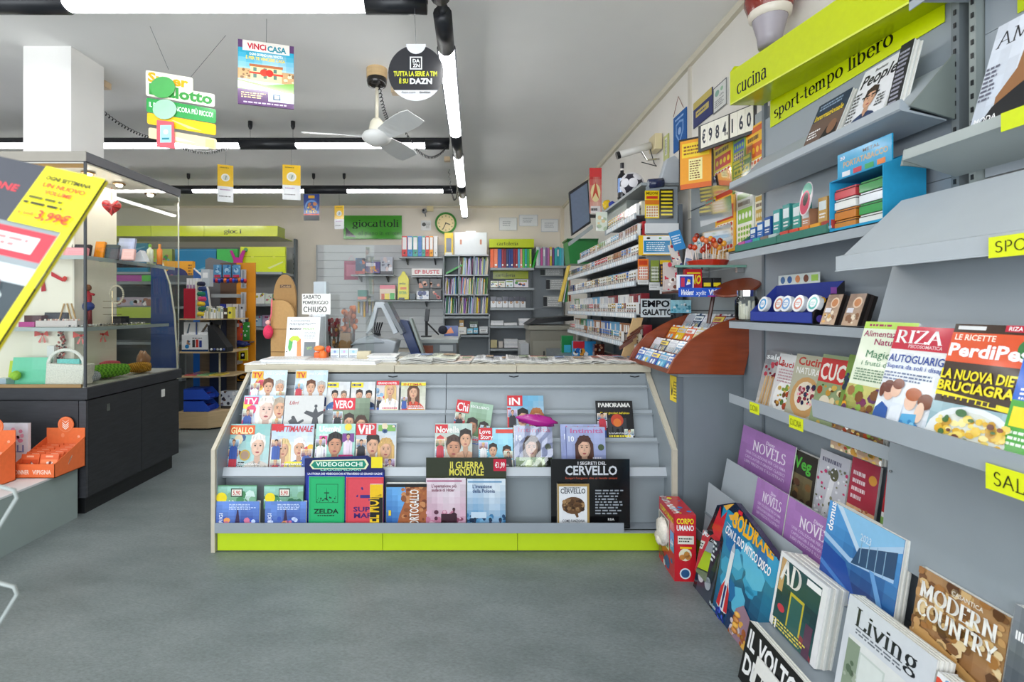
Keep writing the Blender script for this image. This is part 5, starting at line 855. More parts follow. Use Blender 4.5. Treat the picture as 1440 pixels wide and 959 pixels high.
rm(1138,1178,1.405,.41,hz(1150,632,1.43),8,[('r',0,0,1,1,'#c8c8d0'), ('ln',.1,.86,.8,.95,1,'#667'), ('p',[(.2,.05),(.45,.75),(.6,.72),(.36,.0)],'#e8e8ec'), ('e',.56,.78,.14,.07,'#5a5a3a'), ('blob',.0,0,1,.85,['#e8e8ee','#8a8a70','#c83a6a','#ffffff','#6a6a50'],70,.04)],'silver-wrapped magazine bag with a jewelled cover',.01,m='glossy')
rm(1180,1218,1.40,.41,hz(1195,645,1.42),8,[('r',0,.55,1,1,'#b0283c'), ('c',.8,.85,.14,'#e8a02c'), ('ln',.1,.6,.6,.9,4,'#f0d8dc'), ('g',0,0,1,.55,'#c8843c','#e8b888'), ('blob',.0,0,1,.55,['#f0d8b8','#b0603a','#e8e0d8','#d88a4c'],70,.05)],'glossy wrapped magazine bag with a red and gold header',.01,m='glossy')
rm(1226,1262,1.385,.41,hz(1240,655,1.40),8,[('r',0,.6,1,1,'#b8202c'), ('p',[(.2,.62),(.3,.95),(.36,.95),(.26,.62)],'#f0c8cc'), ('r',0,0,1,.56,'#8ab85c'), ('ln',.05,.1,.95,.5,8,'#e8f0d8'), ('blob',.3,.0,1,.15,['#e8c83c','#c8843c'],8,.06)],'red and green leaflet by the side of the sloping panel',.006)
rm(1150,1252,1.215,.405,hz(1178,705,1.275),9,[('g',0,0,1,1,'#14387c','#4f9ad8'), ('p',[(0,0),(.0,.5),(.35,.42),(.6,0)],'#1c4a9c'), ('p',[(.1,1),(.5,.62),(1,.9),(1,1)],'#8cc4ea'), ('p',[(.12,1),(.2,1),(.5,.66),(.48,.6)],'#c4dcf0'), ('p',[(1,.86),(.5,.6),(.48,.66),(1,.93)],'#b0cfea'), ('p',[(0,.56),(.4,.44),(.95,.52),(.95,.58),(.4,.5),(0,.62)],'#a8c8e8'), ('p',[(.42,.45),(.5,.66),(.95,.84),(.95,.56)],'#2a4a6c'), ('p',[(.66,.5),(.9,0),(.98,0),(.72,.5)],'#6aa0d8'), ('p',[(0,.3),(.5,.12),(.7,.0),(.6,0),(.4,.1),(0,.24)],'#3f78c0')]+[('r',.52+.1*k,.5,.53+.1*k,.78,'#8ab0cc') for k in range(4)]+[T('domus',.11,.66,.09,'#ffffff',r=90,b=1.5), T('2023',.5,.75,.08,'#cfe6f6',w=.14)],'large blue architecture magazine in the second tier',.035,m='glossy',cover='#1f4f98',spine='#c9d0c4')
rm(1276,1400,1.215,.405,hz(1300,795,1.265),9,[('g',0,0,1,1,'#8a5f38','#b48a5c'), ('blob',0,0,1,1,['#5c3a1e','#c89a64','#a8743e','#e8cfa0','#7a5230','#d8b47c'],120,.06), ('p',[(.05,0),(.05,.38),(.5,.3),(.9,.2),(.9,0)],'#c79a5e'), ('r',.1,0,.35,.25,'#a87842'), ('r',.4,0,.6,.2,'#6a4526'), T('CASANTICA',.42,.9,.045,'#f2e8d8',w=.34), T('MODERN',.06,.7,.16,'#f8f6f0',w=.86,f='serif',th=.2), T('COUNTRY',.06,.5,.16,'#f8f6f0',w=.88,f='serif',th=.2)],'country style magazine with a rustic wooden cover',.05,m='glossy',cover='#8a5f38',spine='#c9cdc0')
rm(1082,1146,1.105,.195,hz(1100,775,1.15),10,[('r',0,0,1,1,'#e9e9ea'), ('r',.05,.04,.9,.94,'#20484c'), ('g',.05,.0,.9,.6,'#2c5a58','#1c3c44'), ('r',.06,.5,.16,.94,'#c8a06a'), ('r',.34,.15,.64,.6,'#c8b83a'), ('r',.37,.15,.61,.56,'#2f5f5a'), ('p',[(.64,.2),(.7,.2),(.9,.05),(.9,0),(.64,.1)],'#8a3a44'), ('e',.2,.3,.08,.05,'#c83a4a'), ('r',.72,.0,.86,.4,'#5a3a50'), T('AD',.08,.66,.26,'#f2efe8',w=.44,f='serif',th=.2), ('r',.62,.84,.9,.92,'#f2f2f2'), ('ln',.1,.02,.8,.14,3,'#e8d860'), T('II',.06,.0,.12,'#f2efe8',w=.1)],'thick stack of a design magazine with a dark green cover',.10,m='glossy',spine='#cfcfcd')
liv = [('r',0,0,1,1,'#d8dce2'), T('Living',.12,.76,.17,'#2a2c32',w=.72,f='serif',th=.13), ('ln',.15,.68,.8,.74,2,'#6a707a'), ('r',.08,0,.9,.64,'#e4e6e4'), ('r',.08,0,.24,.6,'#8c9c86'), ('r',.24,.1,.55,.56,'#cdd6d0'), ('r',.26,.12,.53,.54,'#e0e6e2'), ('c',.55,.42,.05,'#e8a888'), ('r',.55,.1,.75,.5,'#dfe2dc'), ('blob',.1,0,.24,.55,['#5c7058','#a8b4a0'],10,.03), ('r',.6,.0,.9,.12,'#a8a85a'), ('blob',.24,.0,.5,.12,['#4f6f4c','#7a9a6a'],12,.04)]
rm(1172,1290,1.105,.195,hz(1197,838,1.15),10,liv,'pale grey-white interiors magazine in the front tier',.05,m='glossy',spine='#c2c8bc')
rm(1292,1420,1.10,.195,hz(1310,938,1.145),10,[bgp('#c8dce8','#e8e8e8'), ('blob',0,.6,1,1,['#e8503c','#f2c83c','#7ab0d8','#fff'],40,.05), ('ln',.1,.5,.9,.68,1,'#b02a3c')],'colourful magazine in the front tier, nearest the viewer',.05,m='glossy')
rm(1402,1470,1.21,.405,hz(1425,845,1.26),9,[bgp('#3c4450','#8a8f96'), ('ln',.1,.7,.9,.84,1,'#fff')],'grey magazine right of the rustic country magazine',.06,m='glossy')
r = rm(1038,1110,.975,.004,.212,12,[('r',0,0,1,1,'#141416'), T('IL VOLTO',.05,.6,.3,'#f2f2f2',w=.9,b=2.5), T('DEL NOI',.05,.18,.3,'#f2f2f2',w=.85,b=2.5)],'black magazine with heavy white capitals standing on the floor',.03,cover='#141416')
mag((.955,1.72,.004), .34, .15, .008, -90, 14, [('r',0,0,1,1,'#e8e6e2'), ('ln',.05,.3,.7,.8,1,'#1c1c1c')], 'white and black leaflet on the floor before the black magazine', 'magazines on the right-hand rack')
# big toy magazine bag with a rocket
t = thing('toy_magazine_pack', 'large blue blister magazine pack with a red and white rocket', 'magazine pack', (1.075, 2.42, .0))
w, h = .56, .50; g = G()
gold = [('r',0,0,1,1,'#10304f'), ('g',.2,.0,1,.9,'#0c2c58','#1f8cb4',12), ('blob',.4,.25,.95,.75,['#2f9cc8','#1a6ca8','#58b8dc'],14,.1), ('p',[(0,0),(0,1),(.12,1),(.3,.62),(.34,0)],'#16181f'), ('p',[(.05,0),(.07,.5),(.25,.6),(.31,.5),(.3,0)],'#3a4050'), ('p',[(.1,.64),(.16,.9),(.2,.78),(.27,.88),(.25,.6),(.19,.56)],'#c8242e'), ('p',[(.2,.9),(.3,1),(.34,.98),(.26,.88)],'#e8b04c'), ('p',[(.3,.86),(.42,.92),(.44,.88),(.34,.83)],'#e8b04c'), T('GOLDRAKE',.36,.80,.13,'#f6b41c',w=.56,b=3), T('CON IL SUO MITICO DISCO',.3,.70,.07,'#ffffff',w=.62,b=2,r=-3), ('r',.42,.93,.48,.985,'#d8283a'), ('ln',.08,.36,.26,.56,5,'#e8ecf2'),
 ('p',[(.44,.64),(.46,.69),(.48,.64),(.485,.6),(.435,.6)],'#b8c0cc'), ('r',.435,.36,.485,.6,'#e4e8ee'), ('p',[(.435,.36),(.485,.36),(.52,.26),(.54,.1),(.5,.08),(.42,.08),(.38,.1),(.4,.26)],'#e8ecf2'), ('p',[(.4,.26),(.38,.1),(.43,.09),(.44,.34)],'#c8242e'), ('p',[(.52,.26),(.54,.1),(.49,.09),(.48,.34)],'#c8242e'), ('p',[(.445,.3),(.475,.3),(.47,.1),(.45,.1)],'#1c2f6c'), ('blob',.4,-.02,.52,.08,['#1c2f8c','#3a5ad0','#101c40'],16,.02),
 ('p',[(.62,.0),(.64,.22),(.72,.3),(.84,.24),(.84,0)],'#9a7a8c'), ('blob',.62,0,.82,.2,['#c8843c','#e8b04c','#a85a2c','#d8c8d0'],20,.03), ('c',.1,.16,.05,'#c8ccd4'), ('c',.22,.16,.05,'#aab0bc'), T('Hachette',.3,.03,.03,'#cfe0ea',w=.1), ('p',[(.3,.8),(.36,.78),(.33,.76),(.42,.74),(.36,.77),(.38,.79)],'#bfe4ff')]
g.prism([(0,.06),(.03,0),(w,0),(w,h*.82),(w*.62,h*.93),(w*.35,h),(w*.1,h*.86),(.012,h*.5)], .002, .03, 'y', '#12233c').draw(gold, w, h, (0,.002,0))
# printed sheet follows the cut corners: keep only inside the outline
keep_f, keep_c = [], []
def inside(x, z):
    if x < w*.35: lim = h*.5+(h*.36)*max(0,(x-.012))/(w*.1-.012) if x < w*.1 else h*.86+h*.14*(x-w*.1)/(w*.25)
    elif x < w*.62: lim = h-(h*.07)*(x-w*.35)/(w*.27)
    else: lim = h*.93-(h*.11)*(x-w*.62)/(w*.38)
    return z <= lim+.001
nv = []
for v in g.v:
    x, y, z = v
    if y < .0021 and not inside(x, z):
        lo = 0; 
        for s_ in range(60):
            z -= .01
            if inside(x, z): break
    nv.append((x, y, z))
g.v = nv
o = g.build('printed_card','glossy',t); t.rotation_euler = (Matrix.Rotation(R(-90),4,'Z') @ Matrix.Rotation(R(-12),4,'X')).to_euler()
g = G().prism([(.05,.1),(.05,.3),(.16,.3),(.16,.1)], -.035, 0, 'y', '#fff'); g.build('clear_blister','glass',t)
for k in range(4): G().ball((.38,-.004,.03+.022*k),.02,.01,.01,['#c8843c','#e8b04c'][k % 2],8,5).build('coin_disc','glossy',t,smooth=True)
# red toy box on the floor
t = thing('toy_box', 'red cardboard toy box CORPO UMANO on the floor by the counter', 'toy box', (1.0, 2.46, 0), rz=-3)
G().box(0,0,0,.105,.24,.335,'#c81f2c').draw([('r',0,0,1,1,'#c81f2c'), T('CORPO',.1,.86,.08,'#f6e21c',w=.8,b=2), T('UMANO',.1,.76,.08,'#ffffff',w=.8,b=2), ('r',.15,.56,.9,.68,'#e8e4d8'), ('ln',.2,.58,.85,.66,2,'#333'), ('c',.5,.4,.3,'#e9dfc4'), ('blob',.35,.36,.65,.44,['#7aa03c','#c8843c'],5,.12), ('c',.5,.12,.26,'#dfe6ee'), ('c',.5,.12,.2,'#2f5a8c'), ('r',.25,.49,.8,.52,'#f6c21c')],.105,.335,(0,0,0)).build('box','glossy',t)
g = G().draw([('blob',.1,.05,.95,.3,['#e8e8e8','#7a4a2c','#c8843c','#2f5a8c'],6,.12), T('CORPO UMANO',.1,.84,.08,'#f6e21c',w=.85,b=2), ('r',.0,.34,.68,.8,'#e2ddd0'), ('r',.04,.36,.64,.78,'#8a847a'), ('r',.74,.4,.98,.7,'#2f8ad0'), T('4+',.78,.46,.12,'#fff',w=.15)],.24,.335,(0,.24,0),(0,-1,0),(0,0,1),(-1,0,0)); g.build('printed_side','glossy',t)
G().draw([('blob',.05,.05,.95,.95,['#f6e21c','#ffffff','#4aa83c','#2f8ad0'],9,.1), T('CORPO UMANO',.3,.05,.3,'#fff',r=90,b=2,k=.35)],.105,.24,(0,0,.335),(1,0,0),(0,1,0),(0,0,1)).build('printed_top','glossy',t)
G().ball((-.012,.14,.19),.028,.07,.065,'#e9e2d6',14,9,lambda a,t_:1+.12*math.sin(5*a+3*t_)).ball((-.02,.16,.14),.025,.055,.03,'#ded6c8',12,7,lambda a,t_:1+.15*math.sin(4*a)).build('cloth_skeleton_toy','fabric',t,smooth=True)
# ================================================================== TOBACCO SHELVES ALONG THE RIGHT WALL
t = thing('tobacco_rack', 'grey rack of long stepped cigarette shelves behind the counter', 'rack', (1.33, 4.7, 0))
G().box(.10,-1.25,.9,.13,1.55,2.10,'#5d656c').build('back_panel','metal_paint',t)
for k in range(6): G().box(.085,-1.2+.5*k,.9,.10,-1.17+.5*k,2.10,'#49525a').build('upright','metal_paint',t)
SH = [(2.035,3.50,4.30),(1.885,3.47,5.45),(1.735,3.45,6.05),(1.555,3.50,6.05),(1.325,3.50,6.05),(1.10,3.45,6.05)]
XF = 1.15
for z, y0, y1 in SH:
    G().box(XF-1.33,y0-4.7,z-.006,.1,y1-4.7,z,'#99a1a8').box(XF-.012-1.33,y0-4.7,z-.03,XF-1.33,y1-4.7,z+.012,'#a3abb2').build('shelf','metal_paint',t)
    g = G(); n = int((y1-y0)/.058); rr = random.Random(int(z*100))
    for k in range(n): g.box(XF-.0135-1.33,y0+.006+.058*k-4.7,z-.024,XF-.012-1.33,y0+.050+.058*k-4.7,z+.006,rr.choice(['#f0f1f2','#e4e6e8','#dfe8f0']))
    g.build('price_tickets','paper',t)
PC = [('#f2f2f0','white'),('#c8343c','red'),('#3a6ab8','blue'),('#e8e0c8','cream'),('#c8a03c','gold'),('#4a8a5a','green'),('#2a3a6c','navy'),('#d8dce2','silver'),('#8a2c34','dark red'),('#a86a3c','brown'),('#6aa8d0','sky blue'),('#e8c8a0','beige')]
protos = []
for i, (c, nm) in enumerate(PC):
    g = G().box(0,-.053,0,.022,0,.084,'#e9e9e6' if i % 3 else c)
    g.draw([('r',.04,.52,.96,.96,c), ('r',.08,.04,.92,.48,'#e8e4dc'), ('blob',.15,.06,.85,.45,['#b07a6a','#8a4a44','#d8b8a0','#5a4a4a'],5,.16), ('r',.2,.68,.8,.8,'#ffffff' if i % 3 == 1 else '#8a7a4a'), ('r',.08,.42,.92,.5,'#20201f')], .053, .084, (0,0,0), (0,-1,0), (0,0,1), (-1,0,0), seed=i)
    o = g.build('cigarette_pack','glossy'); o.location = (0,0,-5); protos.append(o)
used = set(); PG = 'cigarette packs on the tobacco shelves'; cnt = 0
for s, (z, y0, y1) in enumerate(SH):
    n = int((y1-y0-.02)/.058); rr = random.Random(50+s); ci = 0
    for k in range(n):
        if rr.random() < .42: ci = rr.randrange(12)
        if rr.random() < .05: continue
        if cnt >= 236: break
        if ci in used: o = protos[ci].copy(); COL.objects.link(o)
        else: o = protos[ci]; used.add(ci)
        o.location = (XF+.002+.004*rr.random(), y0+.066+.058*k, z+.0005); cnt += 1
        tag(o, '%s cigarette pack, %s from near end, %s tobacco shelf from top' % (PC[ci][1], ORD[k], ORD[s]), 'cigarette pack', PG)
# stacked second layer: a few upright blocks behind
for i, o in enumerate(protos):
    if i not in used: bpy.data.objects.remove(o)
for s, (z, y0, y1) in enumerate(SH):   # second depth row, higher stacks, one carton per few packs
    n = int((y1-y0)/.30); rr = random.Random(90+s)
    for k in range(n):
        c, nm = rr.choice(PC); h = .10 if s < 4 else .15
        g = G().box(0,-.27,0,.06,0,h,c)
        g.draw([('r',.19*j+.02,.1,.19*j+.17,.9,rr.choice(['#efeeea','#dfd8cc',c,'#c8ccd4'])) for j in range(5)]+[('r',0,.42,1,.5,'#2a2a2a')], .27, h, (0,0,0), (0,-1,0), (0,0,1), (-1,0,0))
        o = g.build('cigarette_carton','glossy',loc=(XF+.04,y0+.285+.3*k,z+.0005)); tag(o, '%s carton behind the packs, %s from the near end, %s shelf' % (nm, ORD[k], ORD[s]), 'carton', 'cartons behind the cigarette packs')
# frontal end panel with scratch tickets
t = thing('rack_end_board', 'grey end board of the tobacco rack facing the shop', 'board', (1.20, 3.44, 1.56))
G().box(0,0,0,.22,.012,.66,'#8d969d').build('panel','metal_paint',t); G().box(-.01,-.02,.33,.22,0,.40,'#d8dadb').build('ticket_ledge','plastic',t); G().box(-.06,-.012,.27,.21,0,.30,'#1d1d20').build('dark_gap','black_plastic',t)
def card(px0, px1, py0, py1, D, shapes, label, col='#eee', name='scratch_ticket', cat='ticket', m='glossy', t_=.003, grp=None, lean=0):
    x0 = (px0-CX)*D/F; w = (px1-px0)*D/F; z0 = H+(CY-py1)*D/F; h = (py1-py0)*D/F
    o = G().box(0,0,0,w,t_,h,col).draw(shapes,w,h,(0,0,0),seed=int(px0)).build(name,m,loc=(x0,D,z0)); o.rotation_euler[0] = R(-lean); return tag(o,label,cat,grp)
def grid(c0, c1, x0=.08, y0=.05, x1=.92, y1=.45, nx=5, ny=4):
    return [('r',x0,y0,x1,y1,c0)]+[('e',x0+(x1-x0)*(i+.5)/nx,y0+(y1-y0)*(j+.5)/ny,(x1-x0)/nx*.38,(y1-y0)/ny*.36,c1) for i in range(nx) for j in range(ny)]
card(907,927,268,307,3.42,[('r',0,0,1,1,'#e8c81e'), ('r',.1,.7,.9,.8,'#c83a2c'), ('r',.0,.5,1,.66,'#d8782a'), T('MILIONI',.1,.86,.09,'#5a3a0c',w=.8,b=2)]+grid('#f2ead0','#c88a5a'),'yellow scratch ticket with pink grid, upper left of the end board','#e8c81e')
card(928,947,266,307,3.42,[('r',0,0,1,1,'#2c2c1c')]+[('r',.08,.1+.13*k,.92,.16+.13*k,'#e8d02a') for k in range(7)],'black and yellow striped scratch ticket, upper right of the end board','#2c2c1c')
card(898,944,331,359,3.40,[('r',0,0,1,1,'#f0c020'), ('r',.14,.06,.97,.97,'#e9ecee'), ('r',.16,.14,.96,.74,'#2a86b8'), ('ln',.24,.2,.88,.68,5,'#d8ecf6'), ('e',.3,.86,.06,.05,'#333'), ('r',.62,.82,.7,.9,'#5aa84c')],'blue and white notice in a yellow and black frame','#1c1c1e',name='framed_notice',cat='notice')
card(897,912,364,393,3.41,[('r',0,0,1,1,'#e07a2c'), ('r',.1,.7,.9,.92,'#c8401c')]+grid('#f4efe4','#d87a6a',y1=.62),'orange scratch ticket, lower left of the end board','#e07a2c')
card(915,927,366,396,3.41,[('r',0,0,1,1,'#8a9a3c')]+grid('#f0f0e4','#6a7a4c',y1=.7),'green scratch ticket, lower middle of the end board','#8a9a3c')
card(928,943,366,402,3.41,[('r',0,0,1,1,'#3a2c3c'), ('r',0,.85,1,1,'#e8c01e')]+grid('#3a2c3c','#e8a83c',y1=.8,ny=6),'dark scratch ticket with golden dots, lower right of the end board','#3a2c3c')
for i, (a, b, c, d, lb) in enumerate(((897,912,393,400,'left'),(913,928,397,408,'middle'),(928,944,403,413,'right'))): card(a,b,c,d,3.42,[('ln',.1,.2,.9,.8,2,'#bbb')],'white price card under the %s lower scratch ticket' % lb,'#eceded',name='price_card',cat='card')
card(901,943,420,446,3.35,[('r',0,0,1,1,'#c9d2d6'), T('EMPO',.05,.56,.34,'#15161a',w=.92,b=3), T('GALATTO',.05,.12,.3,'#15161a',w=1.0,b=3)],'white sign with bold black letters beside the turquoise postcards','#c9d2d6',name='lettered_sign',cat='sign')
for a, b, n in ((943,957,'left'),(957,972,'right')): card(a,b,422,440,3.3,[bgp('#7ac0d8','#a8dce8'), ('blob',.1,.1,.9,.7,['#3a8aa0','#e8f4f8','#5aa8c0'],8,.14)],'turquoise postcard above the rack, %s of two' % n,'#8ac8d8',name='postcard',cat='postcard')
# ------------------------------------------------------------------ top of the rack
t = thing('rack_top_cabinet', 'grey top box of the tobacco rack carrying the football', 'cabinet', (1.28, 3.9, 2.24)); G().box(-.10,-.42,0,.24,.9,.02,'#9aa0a2').build('top_board','metal_paint',t); G().box(-.06,.05,-.12,.24,.85,0,'#8d958f').build('box','metal_paint',t)
t = thing('wine_bottle', 'dark wine bottle with a pale blue label on the rack', 'bottle', (1.205, 4.02, 2.262))
G().lathe([(0,0),(.036,0),(.038,.01),(.038,.17),(.034,.19),(.015,.215),(.0135,.245)],'#1c1a1e',20).build('glass_body','glossy',t,smooth=True); G().lathe([(.0145,.24),(.0155,.27),(.0155,.295),(0,.297)],'#201c22',16).lathe([(.016,.232),(.016,.248)],'#d8cfc8',16).build('capsule','plastic',t)
g = G(); 
for k in range(8): a0, a1 = R(-165+16*k), R(-149+16*k); g.face([(.039*math.cos(a0),.039*math.sin(a0),.05),(.039*math.cos(a1),.039*math.sin(a1),.05),(.039*math.cos(a1),.039*math.sin(a1),.165),(.039*math.cos(a0),.039*math.sin(a0),.165)],'#7f9fd8' if k not in (2,4) else '#c8d8f0')
g.build('bottle_label','paper',t)
# football: white ball with dark hexagon seams made of real panels
bm = bmesh.new() if 'bmesh' in globals() else None
import bmesh
bm = bmesh.new(); bmesh.ops.create_icosphere(bm, subdivisions=1, radius=1.0); ico = [v.co.copy() for v in bm.verts if True]; bm.free()
bm = bmesh.new(); bmesh.ops.create_icosphere(bm, subdivisions=1, radius=1.0)
verts = [v.co.copy() for v in bm.verts]; faces = [[v.index for v in f.verts] for f in bm.faces]; bm.free()
t = thing('football', 'white football with dark triangular seams on the tobacco rack', 'ball', (1.275, 4.0, 2.372)); t.rotation_euler = (.4,.5,.2)
r_ = .10; G().ball((0,0,0),r_*.985,r_*.985,r_*.985,'#2f2c38',24,16).build('core','plastic',t,smooth=True)
edges = {}
for f in faces:
    for i in range(3): edges.setdefault(tuple(sorted((f[i], f[(i+1)%3]))), 0)
g = G()
for f in faces:   # rounded hexagon panel on each face
    c = sum((verts[i] for i in f), Vector())/3; c.normalize(); u = c.orthogonal().normalized(); w = c.cross(u); v0 = (verts[f[0]]-c*verts[f[0]].dot(c)).normalized(); w = c.cross(v0)
    for rr_2 in (0,):
        ring = []
        for k in range(12): a = 2*math.pi*k/12; ring.append((c+(v0*math.cos(a)+w*math.sin(a))*.405).normalized()*r_*1.0)
        ring2 = [(c+(Vector(p)/r_-c)*.5).normalized()*r_*1.004 for p in ring]; top = c*r_*1.006
        for k in range(12): g.face([ring[k],ring[(k+1)%12],ring2[(k+1)%12],ring2[k]],'#e9e6ea'); g.face([ring2[k],ring2[(k+1)%12],top],'#e9e6ea')
g.build('panels','plastic',t,smooth=True)
cloth_blob('yellow_ribbon','glossy',(1.215,4.5,2.305),.04,.02,.045,'#e8c01e','yellow ribbon bow before the wine bottle','ribbon',amp=.4,seed=5)
cloth_blob('blue_pouch','fabric',(1.225,4.38,2.29),.035,.02,.03,'#3a4aa8','small blue and purple pouch under the yellow ribbon','pouch',amp=.2,seed=6)
for i,(px,c,lb) in enumerate(((862,'#d8c8a0','beige small box first on the top shelf end'),(868,'#e8e0c8','cream small box on the rack top'),(876,'#8a9a4a','olive small box on the rack top'),(884,'#c8a03c','golden small box on the rack top'),(892,'#e8e8ea','white small box with a blue corner on the rack top'),(898,'#3a4aa0','indigo small box on the rack top'))): pass
t = thing('spectacle_roll', 'dark blue rolled item resting on the scratch tickets', 'roll', Wp(922,259,3.45)); G().tube([(-.05,0,0),(.05,0,.01)],.035,'#20284c',14).build('roll','glossy',t,smooth=True); G().tube([(-.051,0,0),(-.055,0,0)],.022,'#9aa0a8',12).build('core','plastic',t)
t = thing('grey_ticket_dispenser', 'rounded light grey dispenser above the end board', 'dispenser', (1.30, 3.46, 2.25)); G().prism([(0,0),(.14,0),(.15,.16),(.11,.2),(.05,.17)],0,.06,'y','#b7bcc2').build('body','plastic',t,bevel=.008)
t = thing('wall_monitor', 'black flat screen mounted high in the far right corner', 'monitor', (1.16, 5.4, 2.18), rz=0)
g = G().prism([(-.13,.46),(.08,.60),(.11,.12),(-.10,-.02)], -.02, .02, 'y', '#23262b'); g.build('casing','black_plastic',t); G().prism([(-.115,.435),(.068,.56),(.095,.14),(-.088,.01)], -.024, -.021, 'y', '#5d6a7c').build('screen','screen',t)
G().prism([(-.12,-.08),(.12,.10),(.13,.06),(-.11,-.12)], -.05, .1, 'y', '#a4abab').build('bracket_shelf','metal_paint',t); G().tube([(.1,0,.2),(.35,0,.2)],.02,'#444').build('arm','metal_paint',t)
o = card(829,846,236,300,4.9,[bgp('#e8b8a8','#c83a3a'), ('e',.5,.45,.4,.2,'#e8d8a0'), ('p',[(.2,.3),(.5,.7),(.8,.3),(.5,.45)],'#c8503c'), ('r',.1,0,.9,.16,'#e8e0e0'), ('r',0,.8,1,1,'#d83a3c'), ('ln',.1,.03,.8,.14,1,'#333')],'red and cream poster hanging beside the monitor','#d85048',name='poster',cat='poster')
o = card(838,854,298,325,4.3,[('r',0,0,1,1,'#dfe6d8'), ('blob',0,0,1,1,['#e8d0a0','#b8c8a8','#f4f4f0'],9,.2)],'pale green sheets hanging from the rack end','#dfe6d8',name='paper_sheet',cat='paper')
t = thing('green_storage_bin', 'green plastic bin under the corner monitor shelf', 'bin', (1.20, 6.2, 1.92)); G().prism([(-.02,0),(.3,0),(.33,.3),(-.05,.28)],-.1,.2,'y','#2f8a44').build('body','plastic',t); G().box(-.06,-.12,.29,.34,.22,.31,'#1f6a34').build('rim','plastic',t)
t = thing('folded_fan_display', 'fan of green and yellow paper pads on the tobacco rack side', 'display', (1.085, 6.15, 1.50))
for k in range(5): G().box(.03*k,.02*k,-.05,.03*k+.012,.02*k+.2,.42-.05*k,['#e8c84a','#e9ecec','#3aa05a','#e8d8a0','#d86a4a'][k]).build('pad','paper',t,rot=(0,R(14-4*k),0))
t = thing('security_camera', 'white bullet camera on a bracket high on the right wall', 'camera', (XR-.01, 4.05, 2.66))
G().tube([(-.07,0,.05),(-.32,.02,-.02)],.03,'#dcd9d2',12).build('body','plastic',t,smooth=True); G().tube([(-.32,.02,-.02),(-.345,.022,-.028)],.031,'#17181b',12).build('lens','glossy',t); G().tube([(0,0,-.06),(-.1,0,-.07),(-.15,0,.01)],.009,'#c8c5be').build('bracket','chrome',t); G().tube([(-.08,0,.04),(-.04,.0,-.1),(-.02,0,-.12),(-.14,.02,-.08)],.004,'#26282a',5).build('cable','black_plastic',t)
G().box(-.06,-.07,.0,0,.07,.13,'#e3d3a8').build('junction_box','plastic',t,bevel=.005)
# under the lowest tobacco shelf
for px0,px1,py0,py1,D,c,sh,lb in ((790,806,472,498,5.6,'#2a8a4a',[('r',.2,.1,.8,.5,'#4ab8d8')],'green box under the tobacco shelves'),(806,838,480,500,5.2,'#3a9ad8',[('r',0,.5,.5,1,'#c82f3c'), ('blob',.1,.05,.9,.45,['#e8a03c','#f4f4f4','#2f6ab8'],10,.1)],'blue and red toy box under the tobacco shelves'),(836,850,484,501,5.0,'#5a2a24',[('blob',0,0,1,1,['#c88a6a','#3a1c18','#e8d8c8'],10,.14)],'dark red packet by the blue toy box')):
    o = card(px0,px1,py0,py1,D,sh,lb,c,name='boxed_item',cat='box',t_=.08); o.location.z = 1.0-.0 if 0 else o.location.z
t = thing('back_ledge', 'low grey ledge under the tobacco shelves', 'ledge', (1.2,4.9,0)); G().box(-.3,-1.1,.0,.3,1.3,.86,'#6b7379').build('body','metal_paint',t)

# ================================================================== ON THE RIGHT WALL
def wallr(px0, px1, pyt, pyb, shapes, label, col='#eee', name='poster', cat='poster', X=1.521, m='paper'):
    # pyt, pyb are read at the edge nearer to us (px1)
    D0, D1 = DX(px0, X), DX(px1, X); zt = H+(CY-pyt)*D1/F; zb = H+(CY-pyb)*D1/F; w = D0-D1; h = zt-zb
    o = G().box(0,-w,0,.006,0,h,col).draw(shapes,w,h,(0,0,0),(0,-1,0),(0,0,1),(-1,0,0),seed=int(px0)).build(name,m,loc=(X,D0,zb)); return tag(o,label,cat)
wallr(947,965,150,202,[('r',0,0,1,1,'#2a62a8'), ('p',[(.2,.75),(.5,.8),(.8,.75),(.8,.45),(.5,.15),(.2,.45)],'#7ea6d8'), ('p',[(.27,.7),(.5,.74),(.73,.7),(.72,.46),(.5,.24),(.28,.46)],'#2a62a8'), ('ln',.15,.82,.85,.93,1,'#a8c8f0'), ('c',.5,.5,.12,'#9ab8e0')],'blue pennant with a shield hanging on the right wall','#2a62a8',name='pennant',cat='pennant',m='fabric')
o = G().tube([(0,0,0),(0,-.09,.12),(0,-.18,.0)],.002,'#8a4a3a',5).build('cord','fabric',bpy.data.objects['pennant'],loc=(0,0,.28))
wallr(933,940,187,225,[('r',0,0,1,1,'#c8cc8a'), ('r',.3,.25,.7,.9,'#e8e8e4'), ('ln',.3,.3,.7,.85,10,'#555')],'narrow olive thermometer on the right wall','#b8bc6a',name='thermometer',cat='thermometer')
wallr(975,1001,122,160,[('r',0,0,1,1,'#26306c'), ('r',0,.72,1,1,'#c8b460'), ('r',.15,.34,.85,.58,'#c8b460'), ('ln',.2,.4,.8,.52,1,'#26306c')],'navy and gold metal plate sign on the right wall','#26306c')
wallr(1003,1022,108,146,[('r',0,0,1,1,'#4a4c50'), ('r',.05,.04,.95,.96,'#e0e0dc'), ('e',.3,.7,.16,.12,'#8ab0a0'), ('e',.65,.75,.1,.08,'#9ac0a0'), ('ln',.12,.15,.9,.45,4,'#777'), T('UTA',.5,.5,.07,'#444',w=.3)],'framed grey certificate on the right wall','#dcdcd8',name='certificate',cat='certificate')
wallr(992,1003,210,300,[('r',0,0,1,1,'#d8a83c')]+grid('#6aa8a0','#d86a4a',.05,.02,.95,.95,3,10),'narrow strip of colourful scratch tickets at the far edge','#d8a83c',name='ticket_strip',cat='ticket')
